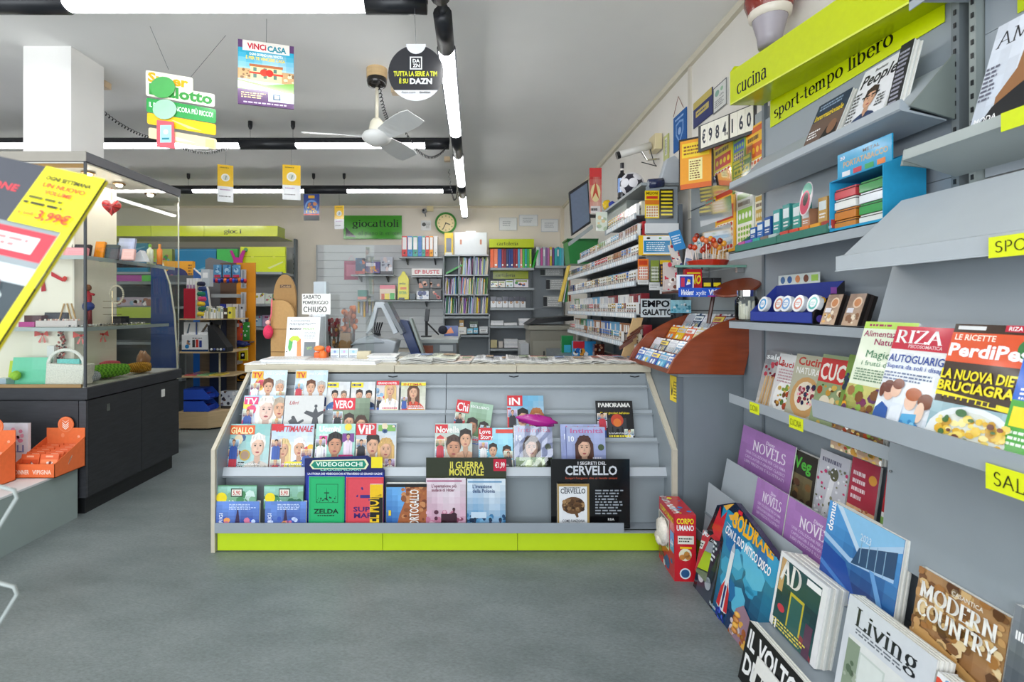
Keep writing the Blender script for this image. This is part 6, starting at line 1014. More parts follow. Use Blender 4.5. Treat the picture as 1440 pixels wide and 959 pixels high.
TGc = [(1004,1030,186,268,'#f0d21e','#c83a2c','yellow sheet of scratch tickets, upper left on the right wall'),(1031,1048,176,238,'#9ac85a','#4a6ab8','green and blue sheet of scratch tickets, upper middle'),(1049,1077,166,260,'#f0b81e','#d8601c','yellow sheet with an orange star, upper right'),(1006,1034,258,352,'#f2b424','#c8381c','orange and yellow sheet of scratch tickets, lower left'),(1030,1056,214,262,'#5a9a3c','#e8e02a','green scratch ticket sheet in clear wrap, centre'),(1036,1060,262,356,'#eef0e4','#8ab83c','white sheet with small green clovers'),(1062,1077,270,345,'#e8e0c0','#c8a03c','cream sheet of scratch tickets at the near edge'),(1000,1024,340,366,'#f4f2ec','#d8a03c','white sheet behind the lollipops')]
for i, (a, b, c, d, c0, c1, lb) in enumerate(TGc):
    wallr(a,b,c,d,[('r',0,0,1,1,c0), ('r',.05,.88,.95,.97,c1), ('ln',.1,.74,.9,.87,1,'#5a3a1c' if i != 4 else '#f6f02a'), ('r',.08,.5,.92,.72,c1)]+[('e',.2+.2*k,.61,.07,.05,c0) for k in range(4)]+grid('#f6eed8',c1,.08,.04,.92,.46,5,5),lb,c0,name='ticket_sheet',cat='ticket sheet',X=1.517-.003*(i in (4,)))
_x = 1.508; o = G().face([(0,0,0),(0,-.2,0),(0,-.2,.34),(0,0,.34)],'#fff').build('plastic_sleeve','film',loc=(_x,DX(1031,_x),1.93)); tag(o,'clear plastic sleeve over the scratch ticket sheets','sleeve')
# panels behind the tickets (grey slat panel between rack and tobacco)
t = thing('ticket_wall_panel', 'grey wall panel carrying the scratch ticket sheets', 'panel', (1.524,3.0,1.0)); G().box(0,-.45,0,.004,.46,1.42,'#a0a7ab').build('board','metal_paint',t); 
for z in (.35,.7,1.05): G().box(-.003,-.45,z,0,.46,z+.006,'#43484c').build('groove','black_plastic',t)
t = thing('acrylic_leaflet_holder', 'empty clear leaflet holders on the wall above the glass shelf', 'holder', (1.50,3.12,1.74))
for k in range(3): G().face([(-.02,-.3,.16*k),(-.02,.1,.16*k),(-.03,.1,.16*k+.12),(-.03,-.3,.16*k+.12)],'#fff').build('pocket','film',t)
# orange framed board and jackpot digits
x0, D0 = 1.33, 3.20
t = thing('orange_ticket_board', 'orange and yellow ticket poster on a black tilted board', 'poster', (1.30, 3.13, 2.12), rz=-38)
G().box(0,0,0,.20,.01,.32,'#2c241c').draw([('r',.04,.08,.96,.96,'#f0a01e'), ('r',.1,.62,.9,.9,'#f6d02a'), ('ln',.15,.66,.85,.86,3,'#8a4a14'), ('r',.3,.16,.7,.58,'#f6e8a0'), ('ln',.33,.18,.67,.55,8,'#7a4a1c'), ('r',.05,.0,.96,.1,'#d8641c')],.20,.32,(0,0,0)).build('board','paper',t)
a0, a1 = Vector((1.376,2.995,0)), Vector((1.515,2.68,0)); dr = (a1-a0); L_ = dr.length; ang = math.degrees(math.atan2(dr.y, dr.x))
t = thing('jackpot_display', 'white number display showing euro 984.160 on the right wall', 'display', (1.376,2.995,2.33), rz=ang)
G().box(-.02,.004,-.005,L_+.02,.02,.155,'#1b1b1d').build('backing','black_plastic',t)
for k, ch in enumerate('€984.160'):
    idx = k if k < 4 else k-1
for k, ch in enumerate(['€','9','8','4.','1','6','0']):
    w = L_/7.2; x = .003+w*k+(.012 if k > 3 else 0)
    G().box(x,0,.012,x+w*.97,.004,.148,'#efeadb').draw([T(ch,.2,.2,.56,'#1f2436',w={'1':.2,'4.':.75}.get(ch,.55),b=2)],w*.97,.136,(x,0,.012)).build('digit_card','paper',t)

# ================================================================== BACK WALL
def bx(px): return (px-CX)*8.05/F
def bz(py): return H+(CY-py)*8.05/F
YU = 8.05
o = card(483,565,303,336,8.40,[('r',0,0,1,1,'#3f9e1e'), T('giocattoli',.15,.52,.3,'#16301a',f='serif',th=.12,w=.8), T('al piano inferiore',.26,.17,.17,'#1c4a1c',f='serif',th=.09,w=.7), ('p',[(.04,.12),(.04,.5),(.12,.3),(.22,.08)],'#1d2420')],'bright green sign giocattoli al piano inferiore on the back wall','#3f9e1e',name='wall_sign',cat='sign')
t = thing('wall_clock', 'round green-rimmed wall clock with a peach face', 'clock', Wp(627,314,8.40))
G().lathe([(0,0),(.185,0),(.185,.03),(.155,.04),(.15,.03)],'#3f8a3a',32).build('rim','plastic',t,rot=(R(90),0,0),smooth=False)
g = G().lathe([(.152,.02),(0,.021)],'#efd9a4',32)
for k in range(12): a = R(30*k); g.box(.12*math.sin(a)-.008,.12*math.cos(a)-.008,.022,.12*math.sin(a)+.008,.12*math.cos(a)+.008,.024,'#5a7a3a')
g.build('dial','paper',t,rot=(R(90),0,0)); G().box(-.006,-.028,0,.006,-.026,.12,'#222').build('minute_hand','black_plastic',t,rot=(0,R(205),0)); G().box(-.007,-.03,0,.007,-.028,.08,'#222').build('hour_hand','black_plastic',t,rot=(0,R(110),0)); G().ball((0,-.03,0),.012,.006,.012,'#222').build('hub','black_plastic',t)
for i,(a,b,c,d,lb) in enumerate(((702,727,306,324,'left'),(730,756,302,318,'middle'),(761,785,308,326,'right'))): card(a,b,c,d,8.42,[('r',0,0,1,1,'#c9ccd4'), ('r',.03,.04,.97,.96,'#e6e7ea'), ('ln',.2,.3,.8,.75,3,'#b0b3ba')],'pale framed certificate high on the back wall, %s of three' % lb,'#c9ccd4',name='certificate',cat='certificate')
card(592,606,310,324,8.42,[('e',.3,.6,.2,.2,'#555'), ('ln',.5,.2,.95,.8,4,'#888')],'small white notice under the back wall camera','#e4e4e2',name='notice',cat='notice')
t = thing('dome_camera', 'small grey security camera on the back wall beside the clock', 'camera', Wp(597,297,8.38)); G().ball((0,-.02,0),.045,.045,.045,'#8a8c90',14,9).build('body','plastic',t,smooth=True); G().ball((-.01,-.055,.0),.02,.015,.02,'#1a1a1c').build('lens','glossy',t,smooth=True); G().tube([(.01,0,-.04),(.02,0,-.09)],.01,'#777').build('stem','plastic',t); G().box(.04,0,0,.15,.03,.09,'#e0cfa0').build('junction_box','plastic',t)
# slat wall
t = thing('slatted_wall_panel', 'pale grey slatted display wall behind the till', 'panel', (bx(438), 8.36, .0)); W3 = bx(625)-bx(438)
zz = [bz(341)]; nz = 13; top = bz(341)
for k in range(nz):
    z1 = top-.135*k; G().box(0,0,z1-.128,W3,.02,z1,'#c9ccce').build('slat','metal_paint',t)
G().box(0,.02,top-.135*nz,W3,.06,top,'#8c9094').build('backing','metal_paint',t); G().box(-.02,-.01,.4,0,.06,top,'#a4a8aa').build('edge_strip','metal_paint',t)
def bshelf(px0, px1, py, label, depth=.28, D=8.35):
    t = thing('wall_shelf', label, 'shelf', (bx(px0), D-depth, bz(py))); w = bx(px1)-bx(px0); G().box(0,0,-.02,w,depth,0,'#a6acb0').build('board','metal_paint',t); 
    for f in (.15,.8): G().prism([(depth,-.02),(.05,-.02),(depth,-.11)],w*f,w*f+.02,'x','#3a3d40').build('bracket','black_plastic',t)
    return t
bshelf(560,622,361,'slatwall shelf with ring binders'); bshelf(493,553,386,'slatwall shelf with boxed games'); bshelf(578,622,388,'short slatwall shelf with a red sticker sign'); bshelf(496,622,422,'long lower slatwall shelf with glue and boxes')
def item(px0, px1, py0, py1, D, col, shapes, label, name='box', cat='box', dep=.12, m='glossy', grp=None):
    x0 = (px0-CX)*D/F; w = (px1-px0)*D/F; z0 = H+(CY-py1)*D/F; h = (py1-py0)*D/F
    o = G().box(0,0,0,w,dep,h,col).draw(shapes,w,h,(0,0,0),seed=int(px0*7+py0)).build(name,m,loc=(x0,D,z0)); return tag(o,label,cat,grp)
for i,(a,b,c,nm) in enumerate(((565,572.5,'#d83a3c','red'),(573,580,'#2a86c8','blue'),(580.5,587.5,'#2fa08a','teal'),(588,593,'#1f78c8','plain strong blue'),(593.5,598,'#2fa08a','narrow teal'),(598.5,603.5,'#d8483c','narrow red'),(604,609,'#f0a01e','orange'),(610,615,'#e8e8e8','white'))):
    item(a,b,332,360.5,8.1,c,[('r',.12,.34,.88,.94,'#f2f0f0' if i != 3 else c), ('c',.5,.17,.16,'#2a2020')],'%s ring binder on the slatwall shelf' % nm,'ring_binder','binder')
for a,b,c,d,col,sh,lb in ((500,513,363,385,'#2f4a6c',[('blob',0,.2,1,1,['#3a7ab0','#1c2c44','#d87a5a'],12,.14), ('r',0,.0,1,.18,'#b03a3c')],'navy boxed game, left on its shelf'),(514,534,368,384,'#5a4a8c',[('r',.05,.6,.7,.9,'#e8e0f4'), ('blob',0,0,1,.5,['#d8643c','#e8a03c','#6a4a8c'],12,.1)],'purple and orange boxed puzzle, middle of its shelf'),(535,552,361,385,'#b8bcc8',[('blob',.1,.2,.9,.9,['#e8e8ee','#7a7a8a','#d8c8c8','#4a4a5a'],14,.14), ('r',0,0,1,.15,'#3a3038')],'silver boxed toy, right on its shelf'),(579,622,377.5,387,'#e9e4e0',[T('EP BUSTE',.1,.25,.5,'#c8303c',w=.8,b=2)],'white strip with broken red capitals on a short shelf'),(589,604,392,405,'#2c2420',[('blob',0,.1,1,.8,['#e0a488','#c87a5a','#2c2420'],8,.16)],'dark ink cartridge box, upper left'),(605,620,392,405,'#2c2420',[('blob',0,.1,1,.8,['#e0a488','#c87a5a','#2c2420'],8,.16)],'dark ink cartridge box, upper right'),(586,603,409,421,'#dfe2ea',[('blob',0,.1,1,.8,['#2a3a7a','#ffffff','#8a9ab8'],8,.16)],'white and blue ink box, lower left'),(604,620,407,421,'#2c2420',[('blob',0,.1,1,.8,['#e0a488','#c8403a','#2c2420'],8,.16)],'dark and red ink box, lower right'),(534,556,401,421,'#f0d8c0',[('r',0,.75,1,1,'#e87a8a'), ('r',.1,0,.3,.4,'#d85a2c'), ('r',.32,0,.62,.42,'#f0d81e'), ('r',.66,0,.95,.45,'#2fb83c')],'multicoloured box of adhesives'),(503,516,408,421,'#4a8a80',[('r',0,0,1,.3,'#e8988c')],'green and pink soft box left on the long shelf'),(576,584,413,421,'#2a4048',[],'small dark box on the long shelf')):
    item(a,b,c,d,8.12,col,sh,lb)
t = thing('glue_bottle_display', 'large yellow glue bottle shaped display box', 'display', ((566-CX)*8.05/F, 8.05, bz(421))); G().prism([(-.08,0),(.10,0),(.10,.34),(.06,.4),(.03,.46),(.0,.46),(-.03,.4),(-.07,.36)],0,.1,'y','#e8dc1e').build('body','glossy',t); G().draw([T('vinilica',.1,.68,.1,'#2a2a2a',w=.6), ('r',.2,.45,.8,.56,'#e07a1e'), T('EXTRA',.1,.25,.12,'#2f9a3c',w=.7,b=2), ('r',.05,.0,.6,.08,'#222')],.17,.36,(-.07,-.001,.0)).build('print','glossy',t)
for k in range(6):
    item(560+6*0+[0,0,0,0,0,0][k]+506+0-560+5*k if 0 else 503+4*k,505.5+4*k,424,440+(k%3)*3,8.28,['#e8c02a','#d8dce2','#e8b01e','#c8a8c8','#e8e8ea','#e0a83c'][k],[],'hanging pen pack below the long shelf, %s from the left' % ORD[k],'pen_pack','pen pack',dep=.02,grp='pen packs hanging on the slatwall')
# cubby cabinet
t = thing('pigeonhole_cabinet', 'grey cabinet with nine pigeonholes of folders on the back wall', 'cabinet', (bx(624), YU, 0)); Wc = bx(688)-bx(624); D_ = .33
zt = [bz(359), bz(387), bz(414.5), bz(441.5)]
for k in range(4): G().box(k*Wc/3-(.008 if k else 0),0,zt[3],k*Wc/3+.008,D_,zt[0],'#b3b9be').build('divider','metal_paint',t)
for z in zt: G().box(0,0,z-.01,Wc,D_,z+.01,'#b6bcc1').build('shelf_board','metal_paint',t)
G().box(0,D_-.01,0,Wc,D_,zt[0],'#8d949a').build('back','metal_paint',t)
for z in (bz(446), bz(472)): G().box(0,-.05,z-.02,Wc,D_,z+.015,'#9aa1a6').build('shelf_board','metal_paint',t)
for x in (0, Wc): G().box(x-.012,0,0,x+.012,D_,zt[0],'#9aa1a6').build('side','metal_paint',t)
fc = [['#3a8a4a','#8a5ab0','#4a4a6a','#e0c83a','#6a8a3a','#d8d8e0'],['#6a4a3a','#e0b02a','#3a6a3a','#5a7a8a','#c8503a','#8a9a3a'],['#8ac0d8','#e8e4ec','#a8a0d8','#9ac8b8','#f0e8d0','#8a8ac0'],['#c8c03a','#a87ac8','#e8e0f0','#6a5a8a','#d8c84a','#b8a8d8'],['#c8a8e0','#8a5a7a','#c8d88a','#7aa0c8','#e8dcc8','#d86a8a'],['#e0a83a','#3a78a8','#e8d8c0','#d85a9a','#8ab04a','#b8b0d8'],['#3a7a5a','#e8c8d8','#5a8ab8','#b8d85a','#6a5a9a','#f0e8f0'],['#e8c88a','#3a6ab0','#c8e0e8','#d88a4a','#5a9a6a','#e0d84a']]
FG = 'coloured folders in the pigeonholes'
for r_i in range(3):
    for c_i in range(3):
        if r_i == 0 and c_i == 0:
            o = G().box(0,0,0,.03,.25,.3,'#2f9a3c').build('green_folder','glossy',loc=(bx(624)+Wc/3-.035,YU+.03,zt[1]+.015+.17)); o.rotation_euler=(0,R(62),0); o.location=(bx(624)+.03,YU+.03,zt[1]+.045); tag(o,'green folder lying askew in the top left pigeonhole','folder'); continue
        rr = random.Random(r_i*5+c_i); x = bx(624)+c_i*Wc/3+.012; n = 0
        while x < bx(624)+(c_i+1)*Wc/3-.035:
            wv = rr.uniform(.009,.018); hh = (zt[r_i]-zt[r_i+1])*rr.uniform(.75,.9); col = rr.choice(fc[(r_i*3+c_i+n//3) % 8])
            o = G().box(0,0,0,wv,.25,hh,col).box(wv*.2,-.001,.01,wv*.8,0,hh*.8,'#e8e6e6' if n % 3 == 0 else col).build('folder','paper',loc=(x,YU+.03+.01*rr.random(),zt[r_i+1]+.011)); o.rotation_euler=(0,R(rr.uniform(0,6)),0)
            tag(o,'thin folder, %s from the left, %s row and %s column of pigeonholes' % (ORD[n],ORD[r_i],['left','middle','right'][c_i]),'folder',FG); x += wv+rr.uniform(.001,.006); n += 1
for i,(a,b,c,d,col,lb) in enumerate(((626,634,460,469,'#c8303a','red ink pot, leftmost'),(635,641,459,469,'#d8c8c8','pale ink pot beside the red one'),(644,656,460,470,'#e8e8e0','white cylinder pack, middle'),(646,652,450,460,'#c89a3c','amber bottle standing at the back'),(657,665,462,469,'#8ac8e0','light blue packet'),(660,672,452,462,'#2f4a2c','dark green pouch at the back'),(666,672,461,469,'#5ab0d8','sky blue packet'),(674,686,459,469,'#c8ccd0','grey box at the right'))): item(a,b,c,d,7.98+(.1 if 'back' in lb else 0),col,[('r',.1,.2,.9,.6,'#f2f2f2'),('ln',.15,.25,.85,.55,2,'#666')],lb+' on the shelf under the pigeonholes','stationery_item','stationery')
t = thing('transparent_portfolio_case', 'translucent white portfolio case on top of the pigeonholes', 'case', (bx(639),YU,zt[0]+.011)); wq = bx(685)-bx(639); G().box(0,.02,0,wq,.09,.37,'#dfe3e4').build('body','plastic',t,bevel=.01); G().box(wq*.35,.04,.37,wq*.65,.07,.395,'#f0f4f4').build('handle','plastic',t); 
for f in (.17,.78): G().box(wq*f,.012,.17,wq*f+.03,.02,.25,'#c8866a').build('clasp','plastic',t)
t = thing('yellow_label_holder', 'yellow framed vertical box beside the clock on the pigeonholes', 'box', (bx(625),YU,zt[0]+.011)); G().box(0,0,0,.14,.08,.36,'#e8c41e').draw([('r',.2,.12,.8,.75,'#7a8088'),('r',.1,.0,.9,.1,'#e8e8e0')],.14,.36,(0,0,0)).build('body','glossy',t)
# two shelving units right of the pigeonholes
def unit(label, px0, px1, pys, ytop, cap=None):
    t = thing('shelving_unit', label, 'shelving', (bx(px0), YU, 0)); w = bx(px1)-bx(px0)
    G().box(0,.33,0,w,.34,bz(ytop),'#878e94').build('back_panel','metal_paint',t)
    for x in (0, w): G().box(x-.012,.28,0,x+.012,.34,bz(ytop),'#737a80').build('upright','metal_paint',t)
    for py in pys: G().box(0,-.05,bz(py)-.035,w,.33,bz(py)-.0,'#a4abb0').build('shelf_board','metal_paint',t)
    return t
unit('grey shelving unit under the yellow cartoleria header', 689.5, 750.5, (377,405,433,458,490), 340)
unit('narrow grey shelving unit beside the tobacco rack', 752, 796, (374,), 346)
card(688,751,336,348,7.98,[('r',0,0,1,1,'#c6d420'), T('cartoleria',.17,.25,.42,'#3a4416',f='serif',th=.13,w=.48)],'yellow-green header cartoleria above the shelving unit','#c6d420',name='header_sign',cat='sign',t_=.3)
card(693,743,381,392,8.30,[('r',0,0,1,1,'#b8c41c'), T('cartoleria',.08,.25,.42,'#3a4416',f='serif',th=.13,w=.55)],'second yellow-green strip cartoleria inside the shelving unit','#b8c41c',name='header_sign',cat='sign',t_=.01)
bc = ['#f0642a','#f4845a','#3a5aa8','#a82a3a','#8a1f2c','#2a3a6a','#1f3a8c','#24408c','#8a2030','#a02434','#5ab0d8','#f09a8a','#5ac84a','#3aa8a8','#4ab85a','#a8d84a','#2fa83c']
x = 689.5
for i, c in enumerate(bc):
    w = 5.2 if i < 3 else 3.1
    o = item(x,x+w-.3,350,376.5,8.0,c,[('r',.2,.1,.8,.2,'#ffffff' if i % 2 else c)],'%s lever binder, %s from the left under the cartoleria header' % ({'#f0642a':'orange','#f4845a':'salmon'}.get(c,['blue','dark red','navy','green'][min(3,i//5)]),ORD[i]),'binder','binder',dep=.25,grp='binders under the cartoleria header')
    if i == len(bc)-1: o.rotation_euler=(0,R(16),0)
    x += w+.15
for i, (c, w) in enumerate((('#e8eaec',3.6),('#b8c8d8',2.4),('#c85a9a',2.6),('#b8bcc8',3),('#8a6a9a',2.8),('#c87ab0',2.4),('#e0c84a',2.4),('#6a4a8a',2.6),('#3ab0b8',3),('#2f9aa8',3),('#3ab8c8',3),('#6ab8d0',3))):
    item(754+3.25*i,754+3.25*i+w,347+(i%3),373.5,8.02,c,[('r',.2,.5,.8,.85,'#f0f0f0')] if i % 3 == 0 else [],'%s binder, %s from the left on the narrow unit' % (['white','light blue','pink','grey','violet','pink','yellow','purple','turquoise','teal','turquoise','sky blue'][i],ORD[i]),'binder','binder',dep=.22,grp='binders on the narrow unit')
for i,(a,b,c,d,col) in enumerate(((690,700,395,404,'#e8e8dc'),(701,710,395,404,'#e4dcd0'),(711,722,394,404,'#dfe8ea'),(723,743,393,404,'#e8e0e8'))): item(a,b,c,d,8.0,col,[('blob',.1,.1,.9,.6,['#3a8a4a','#d87a3a','#3a5a8a'],6,.1),('r',.1,.7,.9,.9,'#8a9a3c')],'small white craft box, %s from the left, second shelf of cartoleria' % ORD[i],'craft_box','box',grp='craft boxes')
for i in range(6): item(690+8.3*i,697.6+8.3*i,417+(i%2),432.5,8.0,'#dfe0e2',[('r',0,.6,1,1,'#3a3a4a'),('c',.5,.5,.25,'#8a5a3a'),('c',.5,.5,.12,'#e8c8a0')],'white and black speaker box, %s from the left on the third shelf' % ORD[i],'gadget_box','box',grp='gadget boxes')
for i,(a,b,c,d) in enumerate(((690,708,451,457.5),(709,727,454,457.5),(730,746,448,457.5),(709,728,477,489),(730,746,479,489))): 
    t = thing('paper_ream','white paper stack, %s on the %s shelf of the cartoleria unit' % (['left','middle','right','left','right'][i],'upper' if i<3 else 'bottom'),'paper stack',((a-CX)*8.02/F,8.02,H+(CY-d)*8.02/F)); w=(b-a)*8.02/F; h=(d-c)*8.02/F; n=max(1,int(h/.03))
    for k in range(n): G().box(.004*(k%2),.003*(k%3),h*k/n+.001,w,.22,h*(k+1)/n,['#f2f2f4','#e2e4e8'][k%2]).build('ream','pages',t)
for i,(a,b,c,d,col) in enumerate(((690,699,478,489,'#c8bc90'),(701,707,480,489,'#d8d0c8'))): item(a,b,c,d,8.0,col,[],['beige jar','pale jar'][i]+' on the bottom shelf left of the paper stacks','jar','jar',dep=.1)
for i,(a,b,c,d,lb) in enumerate(((760,792,378,388,'upper'),(768,794,392,408,'middle'),(764,790,416,432,'lower'))): item(a,b,c,d,8.25,'#b0b4b4',[('r',0,0,1,1,'#a8acac'),('r',0,.1,.2,.9,'#3a3c40'),('ln',.25,.1,.95,.9,5,'#e4e4e4')],'clear acrylic notice holder, %s, on the narrow unit' % lb,'acrylic_holder','holder',dep=.02)
# grey panel wall and "giochi" shelving, left half
t = thing('toy_shelving', 'long grey wall shelving under the yellow giochi header', 'shelving', (-6.3, 8.05, 0)); w = (405-CX)*8.05/F+6.3
for a, b in ((0,.95),(.952,2.1),(2.102,w)): G().box(a,.32,1.6,b,.34,2.40,'#a2a3a4').build('back_panel','metal_paint',t); G().box(a,.32,0,b,.34,1.598,'#7f8588').build('back_panel','metal_paint',t)
for z in (bz(384), bz(427.5), bz(460)): G().box(0,-.26,z-.035,w,.32,z,'#a6acb0').build('shelf_board','metal_paint',t)
G().box(w-.0,.25,0,w+.03,.36,2.54,'#6d757b').build('upright','metal_paint',t)
for k in range(8): G().box(w-.004,.245,1.7+.08*k,w+.004,.25,1.73+.08*k,'#222').build('slot','black_plastic',t)
t = thing('giochi_header', 'long yellow-green header box lettered giochi', 'sign', (-6.3, 7.75, bz(336)))
xs = [0, 1.18, 2.02, w-.05]; 
for a, b in zip(xs[:-1], xs[1:]): G().box(a+.003,0,0,b-.003,.01,.165,'#e4ee3c').draw([T('giochi',.27,.28,.42,'#3a4418',f='serif',th=.15,w=.24)] if b == xs[-1] else [],b-a-.006,.165,(a+.003,0,0)).build('face_panel','glossy',t)
G().box(0,.01,0,w-.05,.62,.01,'#a8b81c').box(w-.06,.01,.01,w-.05,.3,.165,'#a8b81c').build('box_body','glossy',t)
for a,b,c,d,col,sh,lb in ((165,208,342,384,'#2f8ab0',[('p',[(.1,.7),(.9,.9),(.9,.86),(.1,.6)],'#7ab8d0')],'teal plastic folder bag, leftmost on the toy shelving'),(246,305,350,383,'#1f86b8',[('p',[(.5,.1),(1,.4),(1,.36),(.55,.05)],'#6ab4d4'),('r',0,.92,1,.95,'#5aa8c8')],'wide blue plastic case on the toy shelving'),(304,334,350,384,'#4ac85a',[('p',[(.2,.3),(.5,.5),(.9,.2),(.6,.35)],'#8ae89a')],'green wrapped apron pack on the toy shelving'),(338,401,347,384,'#e4f02a',[('r',0,.62,1,.64,'#b0bc14'),('r',.24,.56,.3,.64,'#e8f04a'),('r',.72,.56,.78,.64,'#e8f04a'),('p',[(.6,.2),(.95,.45),(.95,.4),(.66,.16)],'#f2f8a0'),('e',.12,.88,.05,.08,'#4a9a4c')],'bright yellow plastic briefcase on the toy shelving')):
    item(a,b,c,d,7.85,col,sh,lb,'plastic_case' if 'apron' not in lb else 'apron_pack','case',dep=.05)
t = thing('pink_apron','small magenta apron in front of the green pack','apron',((330-CX)*7.8/F,7.8,H+(CY-384)*7.8/F)); G().prism([(-.09,0),(.1,0),(.07,.2),(.12,.36),(.07,.36),(.02,.25),(-.04,.25),(-.09,.36),(-.13,.36),(-.07,.2)],0,.012,'y','#c83a98').build('cloth','fabric',t); t.location.x += .05
for a,b,c,d,col,lb in ((360,372,412,427,'#f0f2ec','white box with a green corner, upper left'),(373,383,413,427,'#e4ecdc','white and green box, upper right'),(386-2,393-2,414,427,'#3aa04a','green box, upper right end'),(355,368,444,459,'#a8c8d8','light blue little box, lower left'),(369,380,443,459,'#c8b0d0','lilac little box, lower middle'),(381,391,446,459,'#e0c8a8','peach little box, lower right')): item(a,b,c,d,7.98,col,[('blob',.1,.3,.9,.9,['#d8c84a','#c85a8a','#4a8ab0','#f4f4f4'],6,.14)],lb+' beside the cardboard display','toy_box','box')
# ================================================================== HANGING SIGNS
def hang(px0, px1, py0, py1, D, shapes, label, strings, col='#eee', t_=.004, rz=0, outline=None, extra=None):
    x0 = (px0-CX)*D/F; w = (px1-px0)*D/F; z0 = H+(CY-py1)*D/F; h = (py1-py0)*D/F
    t = thing('hanging_sign', label, 'sign', (x0+w/2, D, z0+h/2), rz=rz)
    g = G(); pts = outline(w, h) if outline else [(-w/2,-h/2),(w/2,-h/2),(w/2,h/2),(-w/2,h/2)]
    g.prism(pts, 0, t_, 'y', col).draw(shapes, w, h, (-w/2,0,-h/2), seed=int(px0)); g.build('card','glossy',t)
    for (dx, tx, tz) in strings: 
        p = Vector((x0+w/2, D, z0+h/2)); q = Matrix.Rotation(-R(rz),4,'Z') @ (Vector((tx[0], tx[1], tz))-p)
        G().tube([(dx*w,.002,h*.5),tuple(q)],.0012,'#4a4c50',5).build('string','plastic',t)
    return t
cx_ = lambda px, D: ((px-CX)*D/F, D)
# bright layered lottery sign: lettering board, three bars, a tower of discs and a phone card
t = thing('hanging_sign', 'cut-out lottery sign with green and yellow bars', 'sign', Wp(255,155,3.05), rz=-2)
sc = 3.05/F
def pt(px, py): return ((px-255)*sc, (155-py)*sc)
def rrect(x0,y0,x1,y1,r=.012,sk=0):
    out = []
    for cx,cy,a in ((x1-r,y1-r,0),(x0+r,y1-r,90),(x0+r,y0+r,180),(x1-r,y0+r,270)):
        for k in range(4): an = R(a+30*k); out.append((cx+r*math.cos(an), cy+r*math.sin(an)))
    return [(x, y-sk*(x-x0)) for x, y in out]
def barp(a,b,c,d,col,y0,nm,shapes=None,sk=.18):
    x0,z1 = pt(a,c); x1,z0 = pt(b,d); g = G().prism(rrect(x0,z0,x1,z1,.012,sk),y0,y0+.003,'y',col)
    if shapes:
        u = Vector((1,0,-sk)); g.draw(shapes,x1-x0,z1-z0,(x0,y0,z0),tuple(u),(0,0,1),(0,-1,0))
    g.build(nm,'glossy',t)
barp(203,271,97,120,'#f7f3dc',.004,'lettering_board'); barp(203,302,115,133,'#f7f3dc',.005,'lettering_board')
x0,z0 = pt(205,113); G().draw([T('Super',.02,.1,.75,'#f2b31c',w=.94,b=3)],62*sc,.075,(x0,.0035,z0-.005),(1,0,-.18),(0,0,1),(0,-1,0)).build('lettering','glossy',t)
x0,z0 = pt(206,132); G().draw([T('Enalotto',.02,.1,.75,'#3c9a44',w=.96,b=3)],95*sc,.085,(x0,.0042,z0),(1,0,-.18),(0,0,1),(0,-1,0)).build('lettering','paper',t)
barp(204,304,136,156,'#3fa556',.004,'bar',[T('IL PREMIO È ANCORA PIÙ RICCO!',.04,.4,.34,'#f4fff4',w=.92,b=1.5)]); barp(205,304,157,173,'#f4c61e',.004,'bar',[('p',[(.3,.8),(.8,.2),(.6,.2)],'#f8e690')]); barp(207,305,178,193,'#f6dcb0',.004,'bar',[('p',[(.1,.8),(.7,.3),(.4,.2)],'#fdf0d8'),('r',.84,.1,.97,.85,'#e8c890')])
for px,py,rx,ry,c in ((229,123,18,15,'#58b060'),(232,154,17,14,'#a8e0b8')): x,z = pt(px,py); G().prism([(x+rx*sc*math.cos(R(a)), z+ry*sc*math.sin(R(a))) for a in range(0,360,18)],-.008,-.004,'y',c).build('disc','glossy',t)
if 0: G().draw([('c',.32,.62,.2,'#f6efd8'),('c',.72,.62,.2,'#f6efd8'),('p',[(.2,.6),(.32,.8),(.44,.6),(.32,.45)],'#2a7ac8'),('p',[(.6,.6),(.72,.8),(.84,.6),(.72,.45)],'#2a7ac8'),('e',.5,.4,.3,.14,'#f0c83a'),('r',.25,.05,.78,.3,'#f0a080')],26*sc,24*sc,(pt(216,0)[0],-.0085,pt(0,135)[1])).build('printed_shapes','glossy',t)
x,z = pt(221,207); G().prism([(x,z),(x+26*sc,z-.012),(x+24*sc,z+35*sc),(x-.0,z+38*sc)],-.009,-.005,'y','#e8606c').draw([('r',.2,.18,.85,.9,'#a8dce8'),('c',.52,.62,.14,'#f2f6f8'),('r',.3,.3,.72,.38,'#3a8a9a')],25*sc,34*sc,(x,-.009,z)).build('phone_card','glossy',t)
for a, b in (((236,97),(211,32)),((268,108),(306,56))):
    x,z = pt(*a); q = Matrix.Rotation(R(2),4,'Z') @ Vector(((b[0]-255)*sc, .1*(b[0]>250), ZC-(H+(CY-155)*sc))); G().tube([(x,.004,z),tuple(q)],.0012,'#4a4c50',5).build('string','plastic',t)
